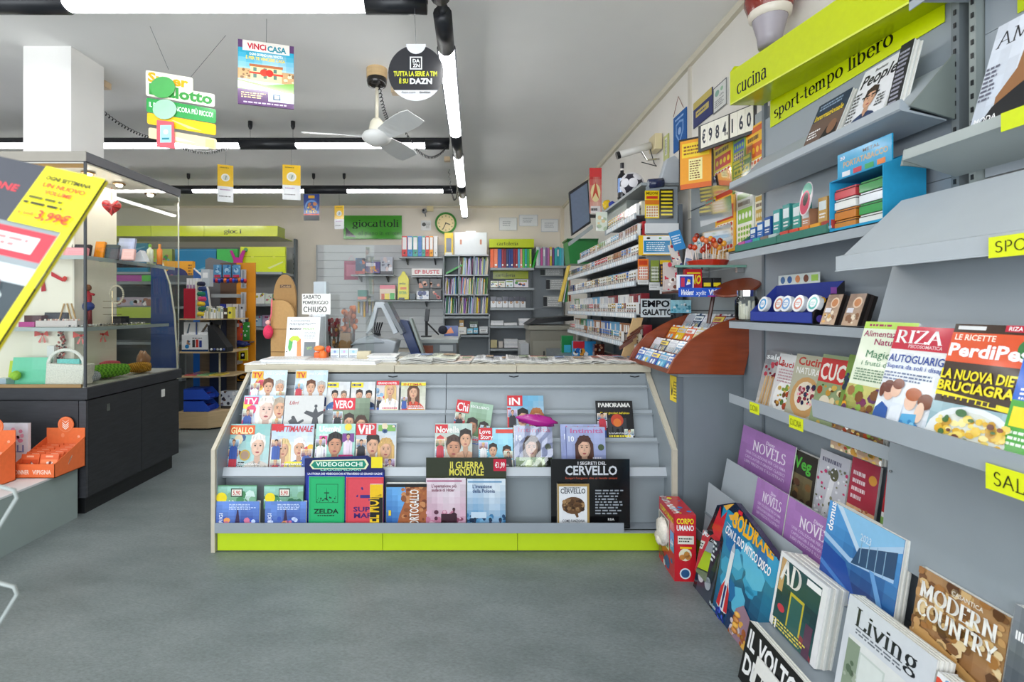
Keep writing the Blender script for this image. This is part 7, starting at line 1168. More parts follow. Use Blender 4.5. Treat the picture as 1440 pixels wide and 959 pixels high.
hang(338,411,60,150,2.97,[('g',0,.3,1,.88,'#cfe6ee','#2a9ab8'), ('r',.08,.84,.92,1,'#e9e4dc'), T('ViNCi',.16,.875,.085,'#c8283c',w=.34,b=3), T('CASA',.52,.865,.085,'#2a8a9c',w=.34,b=3), T('OGNI GIORNO UNA VINCITA',.2,.775,.04,'#f0f8fa',w=.6,b=2), T('È PER TE VINCERE CASA',.14,.71,.045,'#f6d84a',w=.7,b=2), ('r',0,.4,.24,.56,'#c8a070'), ('r',.78,.38,1,.56,'#c8a070'), ('blob',.0,.42,.24,.54,['#7a5a3c','#e8d8b0'],8,.03), ('blob',.8,.4,1,.54,['#7a5a3c','#e8d8b0'],8,.03), ('r',.22,.38,.78,.62,'#e8dca0'), ('r',.2,.6,.8,.64,'#b0643c')]+[('r',.27+.18*i,.43+.1*j,.33+.18*i,.49+.1*j,'#5a7a70') for i in range(3) for j in range(2)]+[('r',.2,.49,.8,.52,'#d8402c'), ('c',.46,.52,.07,'#d8402c'), ('c',.56,.52,.07,'#c82c20'), ('p',[(0,.24),(0,.38),(.5,.33),(1,.4),(1,.24)],'#7ab04a'), ('p',[(0,.26),(0,.36),(1,.22),(1,.16)],'#f2f4f4'), ('r',0,0,1,.24,'#5c3a6a'), ('ln',.06,.1,.5,.2,3,'#f6d89a'), ('r',.54,.08,1,.24,'#e4e8ee'), ('r',.62,.11,.76,.2,'#3a5a7a'), ('r',.65,.13,.73,.18,'#e8f0f4'), ('ln',.1,.02,.9,.06,1,'#d8c8e0')],'hanging cardboard sign with a house in a red bow',[(0,cx_(375,2.97),ZC)],col='#5c3a6a',rz=16)
disc = lambda w, h: [(w/2*math.cos(R(a)), h/2*math.sin(R(a))) for a in range(0,360,10)]
t = hang(546,624,63,142,2.47,[],'round black and white hanging sign with yellow lettering',[(0,(cx_(584,2.47)[0],2.44),2.86)],col='#e9e9ec',outline=disc)
g = G(); rD = .28/2
def chord(y0, y1, col, off): 
    pts = []
    for k in range(13): a = math.asin(y0)+(math.asin(y1)-math.asin(y0))*k/12; pts.append((rD*math.cos(a), rD*math.sin(a)))
    for k in range(13): a = math.asin(y1)+(math.asin(y0)-math.asin(y1))*k/12; pts.append((-rD*math.cos(a), rD*math.sin(a)))
    g.face([(x, off, z) for x, z in pts], col)
chord(-.62,.97,'#26262c',-.0006); g.face([(.05*math.cos(R(a)), -.0009, .145+.05*math.sin(R(a))*1.0) for a in range(180,361,15)],'#e9e9ec')
g.draw([('r',.39,.56,.61,.79,'#f2f2f2'), ('r',.41,.58,.59,.77,'#26262c'), T('DA',.44,.685,.06,'#f2f2f2',w=.13,b=3), T('ZN',.44,.60,.06,'#f2f2f2',w=.13,b=3), T('TUTTA LA SERIE A TIM',.1,.44,.085,'#e8e83a',w=.78,b=2.5), T('È SU',.2,.31,.08,'#e8e83a',w=.16,b=2.5), T('DAZN',.39,.30,.095,'#f4f4f6',w=.4,b=3.5), T('dazn.com',.24,.13,.04,'#8a8a90',w=.25), T('timvision',.56,.13,.04,'#555',w=.2,b=2)],.28,.28,(-.14,-.0008,-.14)); g.build('print','glossy',t)
YT = lambda: [('r',0,0,1,1,'#e9eaec'), ('r',0,.42,1,1,'#f3c322'), ('c',.5,.66,.27,'#f4f2ea'), ('c',.5,.66,.19,'#d8d8c8'), ('p',[(.45,.6),(.52,.72),(.6,.7),(.52,.6)],'#8a9a8a'), ('ln',.15,.9,.85,.95,1,'#8a6a1c'), ('ln',.15,.3,.85,.36,1,'#b07aa8'), ('ln',.1,.12,.9,.18,1,'#666')]
hang(307,327,232,284,4.55,YT(),'yellow and white hanging card, leftmost of three',[(0,cx_(318,4.58),2.86)],rz=24)
hang(398,422,232,281,4.55,YT(),'yellow and white hanging card, middle of three',[(0,cx_(410,4.58),2.86)],rz=14)
hang(470,484,289,322,6.35,YT(),'small yellow and white hanging card nearest the green sign',[(0,cx_(477,6.37),2.86)],rz=-8)
hang(427,449,273,310,6.2,[('g',0,.2,1,1,'#2a5aa8','#1c3a8c'), ('c',.5,.55,.4,'#6a9ad8'), ('c',.5,.52,.32,'#24488c'), ('blob',.2,.4,.8,.65,['#e8a83a','#f2d86a','#c8783a'],10,.1), ('r',.3,.84,.7,.95,'#e8b02a'), T('150',.15,.28,.1,'#f6c83a',w=.7,b=2), ('r',0,.2,1,.25,'#d8483a'), ('r',0,0,1,.2,'#3a4048')],'dark blue lottery poster with a golden figure, hanging',[(0,cx_(438,6.35),2.86)],col='#24408c')

# ================================================================== GLASS SHOWCASE ON THE LEFT
SX, S0, S1 = -2.57, 3.24, 4.26
t = thing('glass_showcase', 'dark laminate cabinet topped by a lit glass showcase', 'showcase', (-3.6, 3.75, 0))
def sb(name,x0,y0,z0,x1,y1,z1,col,m='dark_laminate',bevel=0): return G().box(x0+3.6,y0-3.75,z0,x1+3.6,y1-3.75,z1,col).build(name,m,t,bevel=bevel)
XW = -4.9
sb('plinth',XW,S0+.03,0,SX-.03,S1-.05,.11,'#191b1e'); sb('carcass',XW,S0+.02,.11,SX-.02,S1,.76,'#25272b')
sb('worktop',XW,S0-.005,.765,SX+.012,S1+.02,.84,'#2c2e33',bevel=.002)
for a, b in ((S0+.022,3.78),(3.785,S1-.004)): sb('door',SX-.02,a,.115,SX,b,.755,'#2a2c30')
sb('door',-3.3,S0,.115,-2.62,S0+.02,.755,'#2f3035'); sb('door',-4.2,S0,.115,-3.305,S0+.02,.755,'#2f3035'); sb('corner_post',-2.615,S0,.115,SX,S0+.02,.755,'#3b3c41')
sb('lock',SX,3.42,.65,SX+.004,3.45,.70,'#c0c0bc','chrome'); sb('lock',SX,4.02,.64,SX+.004,4.06,.70,'#d8d8d4','plastic')
sb('roof',XW,S0-.01,2.335,SX+.01,S1+.01,2.40,'#4b4c53','metal_paint',.002); sb('roof_face',XW,S0-.016,2.335,SX+.012,S0-.011,2.40,'#9a958b','metal_paint'); sb('ceiling_liner',XW,S0,2.325,SX-.005,S1,2.334,'#e6e2da','plastic'); sb('wooden_batten',-3.6,S0+.005,2.30,SX-.01,S0+.02,2.325,'#b08648','pale_wood')
sb('base_liner',XW,S0+.01,.841,SX-.01,S1,.847,'#d8d4cc','plastic'); sb('wooden_sill',-4.5,S0-.003,.843,-2.6,S0+.012,.865,'#9a7c50','pale_wood')
def pane(name, pts): return G().face([(x+3.6,y-3.75,z) for x,y,z in pts],'#fff').build(name,'glass',t)
pane('pane',[(-4.9,S0,.845),(SX,S0,.845),(SX,S0,2.33),(-4.9,S0,2.33)]); pane('pane',[(SX,S0,.845),(SX,S1,.845),(SX,S1,2.33),(SX,S0,2.33)]); pane('pane',[(-3.9,S1,.845),(SX,S1,.845),(SX,S1,2.33),(-3.9,S1,2.33)])
sb('corner_profile',SX-.012,S0-.004,.845,SX+.002,S0+.008,2.335,'#3f4347','metal_paint'); sb('corner_profile',SX-.006,S1-.008,.845,SX+.002,S1+.002,2.335,'#dfe4e4','chrome')
for i, z in enumerate((1.72, 1.24)):
    pane('glass_shelf',[(XW,S0+.03,z-.002),(SX-.03,S0+.03,z-.002),(SX-.03,S1-.02,z-.002),(XW,S1-.02,z-.002)]); sb('shelf_edge',XW,S0+.024,z-.025,SX-.03,S0+.03,z,'#b8c0bf','metal_paint'); sb('shelf_edge',SX-.03,S0+.024,z-.025,SX-.024,S1-.02 if i == 0 else S1-.10,z,'#a9b6b8','metal_paint')
sb('core_panel',-4.7,3.45,.85,-2.82,3.86,2.325,'#f1ead9','wall_paint'); sb('core_edge',-2.822,3.44,.85,-2.81,3.45,2.325,'#e0d8c8','wall_paint')
for (x, y) in ((-2.72,3.45),(-2.72,3.75),(-2.70,4.08),(-3.2,3.36),(-3.05,4.1)):
    o = G().lathe([(.03,0),(.042,-.004),(.042,-.012),(.028,-.014)],'#b08a5a',16).build('lamp_ring','chrome',t,loc=(x+3.6,y-3.75,2.325)); G().lathe([(0,-.006),(.027,-.006),(.02,-.028),(0,-.032)],'#fff6e6',12).build('spot','spot',o)
o = area('showcase_light', (-2.75,3.7,2.29), (0,0,0), .3, .8, 3, (1,.96,.88)); o2 = area('showcase_light', (-3.6,3.34,2.29), (0,0,0), 1.2, .12, 2.5, (1,.96,.88))
EX = 'trinkets in the glass showcase'
def sc_(px, py, D): return Wp(px, py, D)
# heart ornament and display panel goods
t = thing('sequin_heart', 'glittering red heart hanging in the showcase', 'ornament', Wp(157,291,3.55)); g = G()
def heart(a): return (16*math.sin(a)**3/17, (13*math.cos(a)-5*math.cos(2*a)-2*math.cos(3*a)-math.cos(4*a))/17)
N = 28; rings = []
for k, q in enumerate((1.0,.85,.5,.0)):
    rings.append([(heart(2*math.pi*i/N)[0]*.062*q, -.03*(1-q*q), heart(2*math.pi*i/N)[1]*.07*q) for i in range(N)])
for a, b in zip(rings[:-1], rings[1:]):
    for i in range(N): g.face([a[i],a[(i+1)%N],b[(i+1)%N],b[i]],['#b81c24','#d8303a','#8a1018'][i%3])
g.face(rings[0],'#a81820'); g.build('heart','glossy',t); G().tube([(0,0,.05),(0,0,.14)],.002,'#c83a3a',5).build('string','fabric',t); t.rotation_euler = (0,0,R(40))
items = [('pink_wallet',88,118,348,362,3.36,'#f0a0a8','pink wallet on the upper glass shelf'),('black_purse',98,122,325,345,3.42,'#2a2226','black furry purse behind the pink wallet'),('grey_case',138,162,343,365,3.52,'#46505a','dark grey notebook leaning on the upper shelf'),('orange_book',131,143,337,363,3.50,'#f0901e','orange book leaning by the grey notebook'),('silver_card',137,162,330,345,3.62,'#b8bcd4','silver patterned card behind the grey notebook'),('pale_book',163,184,335,368,3.6,'#b4bad4','lilac-white book stack at the shelf middle'),('rose_card',170,186,355,371,3.55,'#e8b8b0','rose coloured card by the lilac books'),('clear_ornament',186,204,358,374,3.7,'#e4e6e8','clear pyramid ornament on the upper shelf'),('white_bottle',207,215,352,378,3.9,'#e8f0d8','white tube with a lime cap'),('orange_bottle',221,228,350,377,3.95,'#f08a3a','orange spray bottle on the upper shelf')]
for nm,a,b,c,d,D,col,lb in items:
    x0=(a-CX)*D/F; w=(b-a)*D/F; h=(d-c)*D/F
    if 'bottle' in nm:
        t = thing(nm,lb,'bottle',(x0+w/2,D,1.7205)); G().lathe([(0,0),(w/2,0),(w/2,h*.75),(w*.2,h*.85),(w*.2,h)],col,14).build('body','plastic',t,smooth=True); G().lathe([(w*.25,h*.9),(w*.25,h*1.05),(0,h*1.06)],'#8ad04a' if 'white' in nm else '#f0a04a',12).build('cap','plastic',t)
    elif nm == 'clear_ornament': o = G().prism([(0,0),(w,0),(w*.6,h),(w*.3,h*.7)],0,.06,'y',col).build(nm,'glossy',loc=(x0,D,1.7205)); tag(o,lb,'ornament')
    else: o = G().box(0,0,0,w,.025,h,col).draw([('r',.1,.15,.9,.85,tuple(min(1,k*1.15) for k in C(col)[:3])+(1,)),('ln',.2,.3,.8,.7,2,col)],w,h,(0,0,0)).build(nm,'fabric' if 'furry' in lb else 'glossy',loc=(x0,D,1.7205)); o.rotation_euler=(R(-14),0,R(8)); tag(o,lb,'accessory')
# middle shelf
for nm,a,b,c,d,D,col,lb,rx in (('jewel_box',50,108,443,452,3.33,'#d8ccc8','pale jewellery box with pearls on the middle shelf',0),('dark_case',60,92,424,444,3.42,'#33343c','open dark jewellery case on the middle shelf',-10),('magenta_case',26,48,446,453,3.33,'#c8509a','magenta flat case on the middle shelf',0),('purse',34,58,430,446,3.38,'#5a3a40','brown and red purse on the middle shelf',0),('black_pouch',156,170,435,447,3.75,'#2c2a2e','black cloth pouch on the middle shelf',0)):
    x0=(a-CX)*D/F; w=(b-a)*D/F; h=(d-c)*D/F; g = G().box(0,0,0,w,.09,h,col); rr=random.Random(a)
    if nm == 'jewel_box': 
        for k in range(30): g.ball((rr.uniform(.02,w-.02),rr.uniform(.01,.07),h+.004),.007,.007,.007,['#f0ece4','#c89a8a','#e8d8d0'][k%3],6,4)
    if nm == 'dark_case': g.draw([('r',.1,.1,.9,.9,'#3d3f4a'),('blob',.2,.05,.7,.4,['#e0c8b8','#c89a7a'],10,.05)],w,h,(0,0,0))
    o = g.build(nm,'glossy',loc=(x0,D,1.2405)); o.rotation_euler[0]=R(rx); tag(o,lb,'jewellery box' if 'box' in nm or 'case' in nm else 'pouch')
g = G(); rr = random.Random(5)
t = thing('bead_necklaces','row of dark and silver bead necklaces laid on the middle shelf','necklaces',(-2.75,3.7,1.241))
for k in range(7):
    y0 = -.33+.1*k
    g = G()
    for i in range(16): a = 2*math.pi*i/16; g.ball((.07*math.cos(a), y0+.04*math.sin(a), .007),.008,.008,.007,rr.choice(['#3a3c40','#c8c8c4','#8a8478','#e8e4dc']),6,4)
    g.build('necklace','glossy',t)
t = thing('rag_doll','red knitted doll with a blue skirt standing on the middle shelf','doll',(-2.80,3.55,1.241))
G().lathe([(0,.0),(.015,.0),(.012,.09),(.012,.12)],'#8a3a3c',8,(-.012,0,0)).lathe([(0,.0),(.015,.0),(.012,.09),(.012,.12)],'#8a3a3c',8,(.014,0,0)).build('legs','fabric',t,smooth=True); G().ball((0,0,.14),.042,.035,.035,'#2a3a7a').build('skirt','fabric',t,smooth=True); G().ball((0,0,.2),.025,.02,.055,'#b03038').build('body','fabric',t,smooth=True); G().tube([(-.02,0,.23),(-.035,-.01,.18)],.009,'#b03038').tube([(.02,0,.23),(.05,-.01,.225)],.009,'#b03038').build('arms','fabric',t,smooth=True); G().ball((0,0,.275),.022,.022,.024,'#7a4a2c').build('head','fabric',t,smooth=True)
t = thing('necklace_stand','wire jewellery stand with a round pearl necklace','jewellery stand',(-2.72,3.68,1.241))
G().tube([(0,0,0),(0,0,.26)],.004,'#c8b490').box(-.04,-.03,0,.04,.03,.006,'#c8b490').build('stand','chrome',t)
for z in (.08,.13,.18): G().tube([(-.07,0,z),(.07,0,z)],.002,'#a8987a',5).build('crossbar','chrome',t)
g = G()
for i in range(26): a = 2*math.pi*i/26; g.ball((.04+.05*math.cos(a),-.01,.23+.065*math.sin(a)),.008,.008,.008,'#e4dac4',6,4)
g.build('pearl_necklace','glossy',t)
t = thing('golden_easel','small golden wooden easel on the middle shelf','easel',(-2.86,3.42,1.241)); G().tube([(-.05,0,0),(-.02,.02,.16)],.005,'#b08a4a').tube([(.06,0,0),(.0,.02,.16)],.005,'#b08a4a').tube([(.09,0,0),(.03,.02,.16)],.005,'#b08a4a').build('legs','wood',t)
for i,(a,b,c,d,r) in enumerate(((68,70,376,395,60),(60,64,388,412,5))): pass
t = thing('red_ribbon','red satin ribbon hanging on the white panel of the showcase','ribbon',Wp(72,388,3.44)); G().prism([(0,0),(.03,.005),(.02,.07),(.03,.12),(.01,.125),(-.0,.07)],0,.003,'y','#b81c2c').build('tail','fabric',t,loc=(-.07,0,-.11)); G().prism([(0,0),(.08,-.04),(.085,-.02),(.0,.03)],0,.003,'y','#c8222c').build('band','fabric',t); cloth_blob('red_bead','fabric',Wp(91,392,3.43),.014,.01,.018,'#d83a2c','small red and orange bead beside the ribbon','ornament')
for i,(px,py,lb) in enumerate(((61,470,'pale red tulle bow on the white panel, leftmost'),(115,472,'red tulle bow near the glass corner'),(151,470,'red tulle bow right of the glass corner'))):
    D = 3.44 if i < 2 else 3.7; p = Wp(px,py,D); t = thing('tulle_bow',lb,'bow',(p[0] if i<2 else -2.80,D,p[2])); g=G()
    for s in (-1,1): g.face([(0,-.004,0),(s*.045,-.02,.03),(s*.05,-.015,-.015)],'#e06058'); g.face([(0,-.004,0),(s*.012,-.01,-.06),(s*.03,-.01,-.055)],'#e8807a')
    g.ball((0,-.008,0),.008,.006,.01,'#c8383a').build('bow','fabric',t)
# bottom of the case
for nm,a,b,c,d,D,col,lb,rx in (('mint_album',14,64,495,533,3.34,'#7fdcb8','mint green album standing in the showcase',-8),('lime_album',10,20,498,530,3.38,'#c8dc4a','lime album behind the mint one',-8),('dark_album',58,70,499,530,3.40,'#3a3c42','dark album edge behind the mint one',-8),('white_album',66,76,478,530,3.42,'#e8e6e2','tall white album by the mint one',0)):
    x0=(a-CX)*D/F; w=(b-a)*D/F; h=(d-c)*D/F; o = G().box(0,0,0,w,.02,h,col).build(nm,'glossy',loc=(x0,D,.849)); o.rotation_euler[0]=R(rx); tag(o,lb,'album')
t = thing('beaded_tassel','long brown and red bead tassel hanging on the white panel','tassel',Wp(88,490,3.43)); g=G(); rr=random.Random(3)
for k in range(70): g.ball((rr.uniform(-.026,.026)*(1 if k>6 else .5),-.01+rr.uniform(-.01,.01),.12-.0034*k),.008,.007,.008,rr.choice(['#5a2c24','#a83a34','#3a2a24','#c8786a','#8a6a5a']),6,4)
g.build('beads','glossy',t)
t = thing('white_basket','white woven handbag with a round handle in the showcase','bag',(-2.75,3.33,.849)); g=G()
g.prism([(-.13,0),(.12,0),(.14,.14),(-.12,.15)],-.05,.05,'y','#ece8dc'); g.build('body','fabric',t,bevel=.01); G().tube([(.12*math.cos(R(a)),-.03,.14+.10*math.sin(R(a))) for a in range(0,181,15)],.011,'#f2efe6').build('handle','fabric',t,smooth=True); G().box(-.07,-.02,.14,.08,.02,.175,'#7ad0c8').build('lining','fabric',t)
def knit(nm, lb, loc, L, r, col, rz, col2=None, cat='scarf'):
    t = thing(nm, lb, cat, loc, rz=rz); g = G(); n, m_ = 22, 14
    def P_(i, k):
        a = 2*math.pi*k/m_; q = r*(1+.10*((i+k) % 2))*(.75+.25*math.sin(math.pi*i/n)); return (-L/2+L*i/n, q*math.cos(a)*1.15, r*.8+q*math.sin(a)*.8)
    for i in range(n):
        for k in range(m_): g.face([P_(i,k),P_(i+1,k),P_(i+1,(k+1)%m_),P_(i,(k+1)%m_)], col if (i+k)%2 else (col2 or col))
    for e in (0, n): g.face([P_(e,k) for k in (range(m_) if e else range(m_-1,-1,-1))], col2 or col)
    g.build('knitted_body','fabric',t); return t
knit('green_knit_pouch','lime green knitted pouch lying in the showcase',(-2.725,3.62,.857),.28,.06,'#86c83a',62,'#5a9a24')
knit('yellow_knit_roll','mustard yellow knitted roll behind the green pouch',(-2.68,3.92,.855),.15,.05,'#d8a028',40,'#a87418')
knit('pink_knit_roll','pink knitted item under the showcase panel',(-2.80,3.75,.90),.14,.04,'#e86a7a',70,'#c84a5c')
knit('grey_knit_bag','grey and white knitted purse at the showcase corner',(-2.68,3.38,.855),.14,.05,'#8c9298',70,'#d8dadc')
cloth_blob('bronze_scarf','glossy',(-2.72,4.02,.93),.05,.05,.08,'#b0805c','shiny bronze scarf standing behind the knitted rolls','scarf',amp=.2,seed=9)
cloth_blob('lime_yarn_ball','fabric',Wp(22,528,3.31),.03,.03,.03,'#a8d84a','lime yarn ball in clear wrap before the mint album','yarn',amp=.1,seed=2)
o = G().box(-.03,-.03,0,.04,.03,.05,'#b8c8d8').build('clear_gift_box','glossy',loc=Wp(6,533,3.31)); o.location.z=.849; tag(o,'clear gift box at the left end of the showcase','gift box')
# blue longboard-like display seen through the side
t = thing('blue_display_board','tall blue surfboard-shaped display behind the showcase','display stand',((228-CX)*4.75/F,4.75,0))
def ply(w0, w1, z0, z1): return [(-w0,z0),(w0,z0),(w1,z0+(z1-z0)*.55),(w1*.8,z0+(z1-z0)*.8),(w1*.35,z1),(-w1,z1-.02),(-w1,z0+.4)]
G().prism([(-.11,.2),(.15,.2),(.14,.9),(.115,1.3),(.07,1.6),(-.0,1.8),(-.11,1.82)],0,.02,'y','#2c4f9a').build('board','glossy',t); G().tube([(.15,.0,.3),(.145,.0,.9),(.12,.0,1.3),(.075,.0,1.6),(0,0,1.81)],.008,'#e4e0d0',6).build('edging','plastic',t); G().box(-.1,-.004,1.76,-.06,-.001,1.80,'#b8d08a').box(-.0,-.004,.72,.03,-.001,.78,'#dfe4e8').build('sticker','paper',t); G().box(-.2,-.15,0,.03,.2,.2,'#3a3c40').build('foot','metal_paint',t)

# ================================================================== FLOOR DISPLAYS BEYOND THE SHOWCASE
t = thing('stationery_stand', 'wooden floor stand with open shelves of pens and boxes', 'display stand', ((290-CX)*5.5/F, 5.5, 0))
WD = '#c9ae84'
hx = lambda w, d: [(-w,-d*.3),(-w,d),(w,d),(w,.1),(w*.2,-d*.3)]
G().prism([(-.33,0),(.02,0),(.26,.16),(.26,.5),(-.33,.5)],.02,.20,'z',WD).build('base','pale_wood',t); G().prism([(-.3,.03),(.02,.03),(.23,.18),(.23,.48),(-.3,.48)],0,.02,'z','#222').build('plinth','matte',t)
for z in (.585,.86,1.235): G().prism([(-.33,.02),(.0,.02),(.24,.14),(.24,.5),(-.33,.5)],z,z+.015,'z',WD).build('shelf','pale_wood',t)
G().box(-.12,.29,.2,.0,.45,1.25,'#1f2c4c').build('core','metal_paint',t); G().box(-.33,.46,.2,.1,.5,1.25,'#6a5a48').build('back_panel','wood',t); G().box(.0,.27,.2,.012,.29,1.25,'#d8cfb8').build('rib','pale_wood',t)
def on(z, dx, dy, w, h, col, sh, lb, nm='boxed_item', cat='box', dep=.08, base=(-3.013,5.5), m='glossy', grp=None):
    o = G().box(0,0,0,w,dep,h,col).draw(sh,w,h,(0,0,0),seed=int(abs(dx*1000)+z*100)).build(nm,m,loc=(base[0]+dx,base[1]+dy,z)); return tag(o,lb,cat,grp)
for z, s in ((.202,'lower'),(.335,'upper')):
    t = thing('blue_counter_display','royal blue cardboard tray with pens, %s of two stacked' % s,'display box',(-3.28,5.52,z),rz=0); G().prism([(0,0),(.28,0),(.30,.03),(.22,.12),(0,.12)],0,.004,'y','#1f4fc0').prism([(0,0),(.28,0),(.30,.03),(.22,.12),(0,.12)],.2,.204,'y','#1f4fc0').box(0,0,0,.28,.204,.003,'#1c48b0').box(0,0,.117,.2,.204,.12,'#1c48b0').build('box','matte',t); 
    for k in range(6): G().box(.12+.025*k,.02,.01,.14+.025*k,.18,.06,['#c8342c','#1a1c22','#2a4ac0'][k%3]).build('pen_pack','glossy',t)
on(.202,.06,.20,.17,.20,'#cfd4da',[('blob',0,0,1,1,['#6a4a3a','#f4f4f4','#8a8a9a','#3a3a44'],20,.1),('r',0,0,1,.15,'#3a3a3a')],'white patterned box right of the blue trays')
for k,c in enumerate(('#c85a5a','#8ac88a','#e0c84a')): o=on(.601,-.28+.14*k,.06,.13,.012,c,[],'flat colouring pad, %s from the left on the wooden shelf' % ORD[k],'colouring_pad','pad',dep=.2)
on(.876,-.31,.06,.3,.19,'#e6e8ea',[('blob',.2,.3,.3,.7,['#c8a088','#3a78b8'],6,.06),('r',.4,.25,.5,.7,'#2a2c34'),('r',.53,.25,.63,.72,'#c8342c'),('r',.66,.25,.76,.66,'#2a3a8c'),('c',.2,.3,.08,'#2a7ab8'),('r',0,0,1,.12,'#24406c'),('ln',.4,.75,.8,.85,1,'#444')],'white box with black, red and blue pictures, lower row','gadget_box')
on(1.066,-.31,.1,.15,.14,'#e8e9ea',[('p',[(.2,.1),(.4,.9),(.5,.9),(.35,.1)],'#6a7a8a'),('r',.9,0,1,1,'#2a4a8c')],'white sketch box, upper left of the pair','gadget_box')
on(1.066,-.15,.1,.17,.14,'#e8e9ea',[('p',[(.2,.2),(.6,.9),(.7,.8),(.4,.2)],'#6a5a4a'),('ln',.3,.2,.9,.5,3,'#556')],'white sketch box, upper right of the pair','gadget_box')
t = thing('black_pen_display','black sloped pen display with white lettering','display box',(-2.98,5.5,.876)); G().prism([(.0,.0),(.2,.0),(.2,.05),(.02,.3),(-.02,.3)],.0,.14,'y','#18191c').build('body','matte',t); G().box(-.05,.1,.3,.09,.12,.5,'#1c1c1f').draw([T('Pen',.15,.5,.3,'#e8e8e8',w=.6,b=2)],.14,.2,(-.05,.1,.3)).build('header','matte',t)
for k in range(5): G().ball((.03+.035*k,-.01,.03),.014,.014,.014,['#e8e8e8','#3a4a8a','#a8a8a8'][k%3],8,6).build('pen_tip','plastic',t,smooth=True)
# top level: red bags, thread spools, pens
on(1.251,-.30,.08,.14,.34,'#b01c34',[('r',.1,.05,.9,.95,'#a8182e')],'dark red hanging bag on the stationery stand','red_bag','bag',m='fabric')
on(1.251,-.155,.06,.02,.42,'#e0dccc',[('r',.2,.0,.8,.5,'#8ab0a0')],'narrow white and green rod beside the red bag','ruler_pack','pack')
for k,(c,nm) in enumerate((('#1f2440','navy'),('#2a3a6a','blue'),('#1f7a5a','green'),('#c83a6a','pink'),('#e8c02a','yellow'),('#2a6a4a','dark green'),('#e0c83a','pale yellow'))):
    o = G().lathe([(0,0),(.035,.0),(.045,.02),(.035,.045),(0,.05)],c,14).build('wool_ball','fabric',loc=(-3.013-.09+.012*(k%2),5.56,1.62-.057*k),smooth=True); tag(o,'%s wool ball in the vertical column, %s from the top' % (nm,ORD[k]),'wool ball','wool balls in a column')
for k in range(8): on(1.251,-.06+.028*k,.05+.01*(k%3),.022,.11+.03*((k*3)%4)/3,['#f0f0ee','#e4e0d0','#c8ccc4','#f4f2ec'][k%4],[('r',.1,.6,.9,.9,['#c8b860','#8a9a8a'][k%2])],'white paper strip pack, %s from the left at the stand top' % ORD[k],'strip_pack','pack',grp='white strip packs on the stationery stand')
on(1.251,.16,.06,.05,.12,'#3a2c24',[('r',.2,.4,.8,.6,'#f0ece0')],'dark brown cup pack at the stand corner'); on(1.251,.21,.06,.05,.13,'#e0d048',[('c',.5,.5,.3,'#3a4a3a')],'yellow pack at the stand corner')
on(1.62,-.17,.2,.1,.2,'#b8c0c8',[('r',.2,.5,.8,.8,'#e8eaec')],'white brochure pack above the red bag','brochure_pack','pack')
for k in range(4): on(1.56,-.29+.035*k,.12,.028,.15,'#e4e6e8',[('r',.2,.1,.8,.5,'#8a6a9a')],'white bookmark pack, %s from the left above the red bag' % ORD[k],'bookmark_pack','pack',grp='white bookmark packs')
# orange pen rack and grey header stand beyond
bs = ((325-CX)*6.2/F, 6.2)
t = thing('orange_pen_rack','orange metal pen rack on a grey base','display stand',(bs[0],bs[1],0)); G().box(.02,.1,.55,.26,.12,1.95,'#e8951c').build('back_panel','metal_paint',t); G().box(-.2,.12,.55,.02,.14,1.95,'#6a5040').build('rear_panel','metal_paint',t)
G().box(-.25,0,0,.28,.3,.5,'#7c7f80').build('base','metal_paint',t)
G().box(-.1,-.02,.44,.22,0,.56,'#17140f').draw([('r',.03,.1,.97,.9,'#b87a1c'), T('BIC',.25,.2,.6,'#17140f',w=.65,b=4,sh=.1), ('c',.14,.5,.1,'#17140f')],.32,.12,(-.1,-.02,.44)).build('plate_sign','glossy',t)
for z in (.66,1.13,1.50): G().box(-.22,-.06,z,.1,.1,z+.045,'#9aa0a4').build('shelf_tray','metal_paint',t)
G().box(-.05,-.04,.93,.25,.1,.945,'#4a2c1c').build('divider_shelf','wood',t)
bases = bs
for k in range(9): on(.71,-.18+.036*k,-.03,.02,.16,['#e8985a','#f0a860','#e08a4a'][k%3],[('r',0,0,1,.25,'#c82f34')],'orange marker with a red foot, %s from the left in the lowest tray' % ORD[k],'marker','pen',dep=.02,base=bases,grp='orange markers in the pen rack')
on(.71,.12,-.05,.11,.17,'#e8d02a',[('r',.2,.1,.7,.6,'#1a1a1c'),('c',.45,.4,.14,'#f4f4f4')],'yellow pen pack with a black and white picture',base=bases,nm='pen_pack',cat='pack',dep=.02); cloth_blob('blue_pen_grips','plastic',(bases[0]+.13,bases[1]-.06,.92),.12,.03,.035,'#1c2a6c','dark blue pen caps bunch above the yellow pack','pens',amp=.3,seed=12)
for k,(c,c2,nm) in enumerate((('#8a5ab8','#d8d83a','violet and lime'),('#1f4f9a','#3ab8d8','blue and cyan'),('#c8702c','#e8a83a','orange'),('#d85a3a','#8a3aa0','red and violet'),('#3a8a3c','#e8e8e8','green'))): on(.96,-.21+.09*k,.0,.08,.26-.03*(k%3),c,[('blob',0,.1,1,.9,[c2,c,'#f4f4f4'],9,.16)],'%s pen blister hanging in the pen rack' % nm,'pen_blister','pack',dep=.015,base=bases)
for k in range(4): on(1.18,-.14+.08*k,.0,.07,.24,['#2a3aa0','#c8c8cc','#d8d4cc','#b8bcc0'][k],[('r',.3,.1,.7,.7,'#e8e8ea'),('c',.5,.8,.18,'#4a4a4e')],'clear pen set, %s from the left on the middle tray' % ORD[k],'pen_set','pack',dep=.02,base=bases,grp='pen sets on the middle tray')
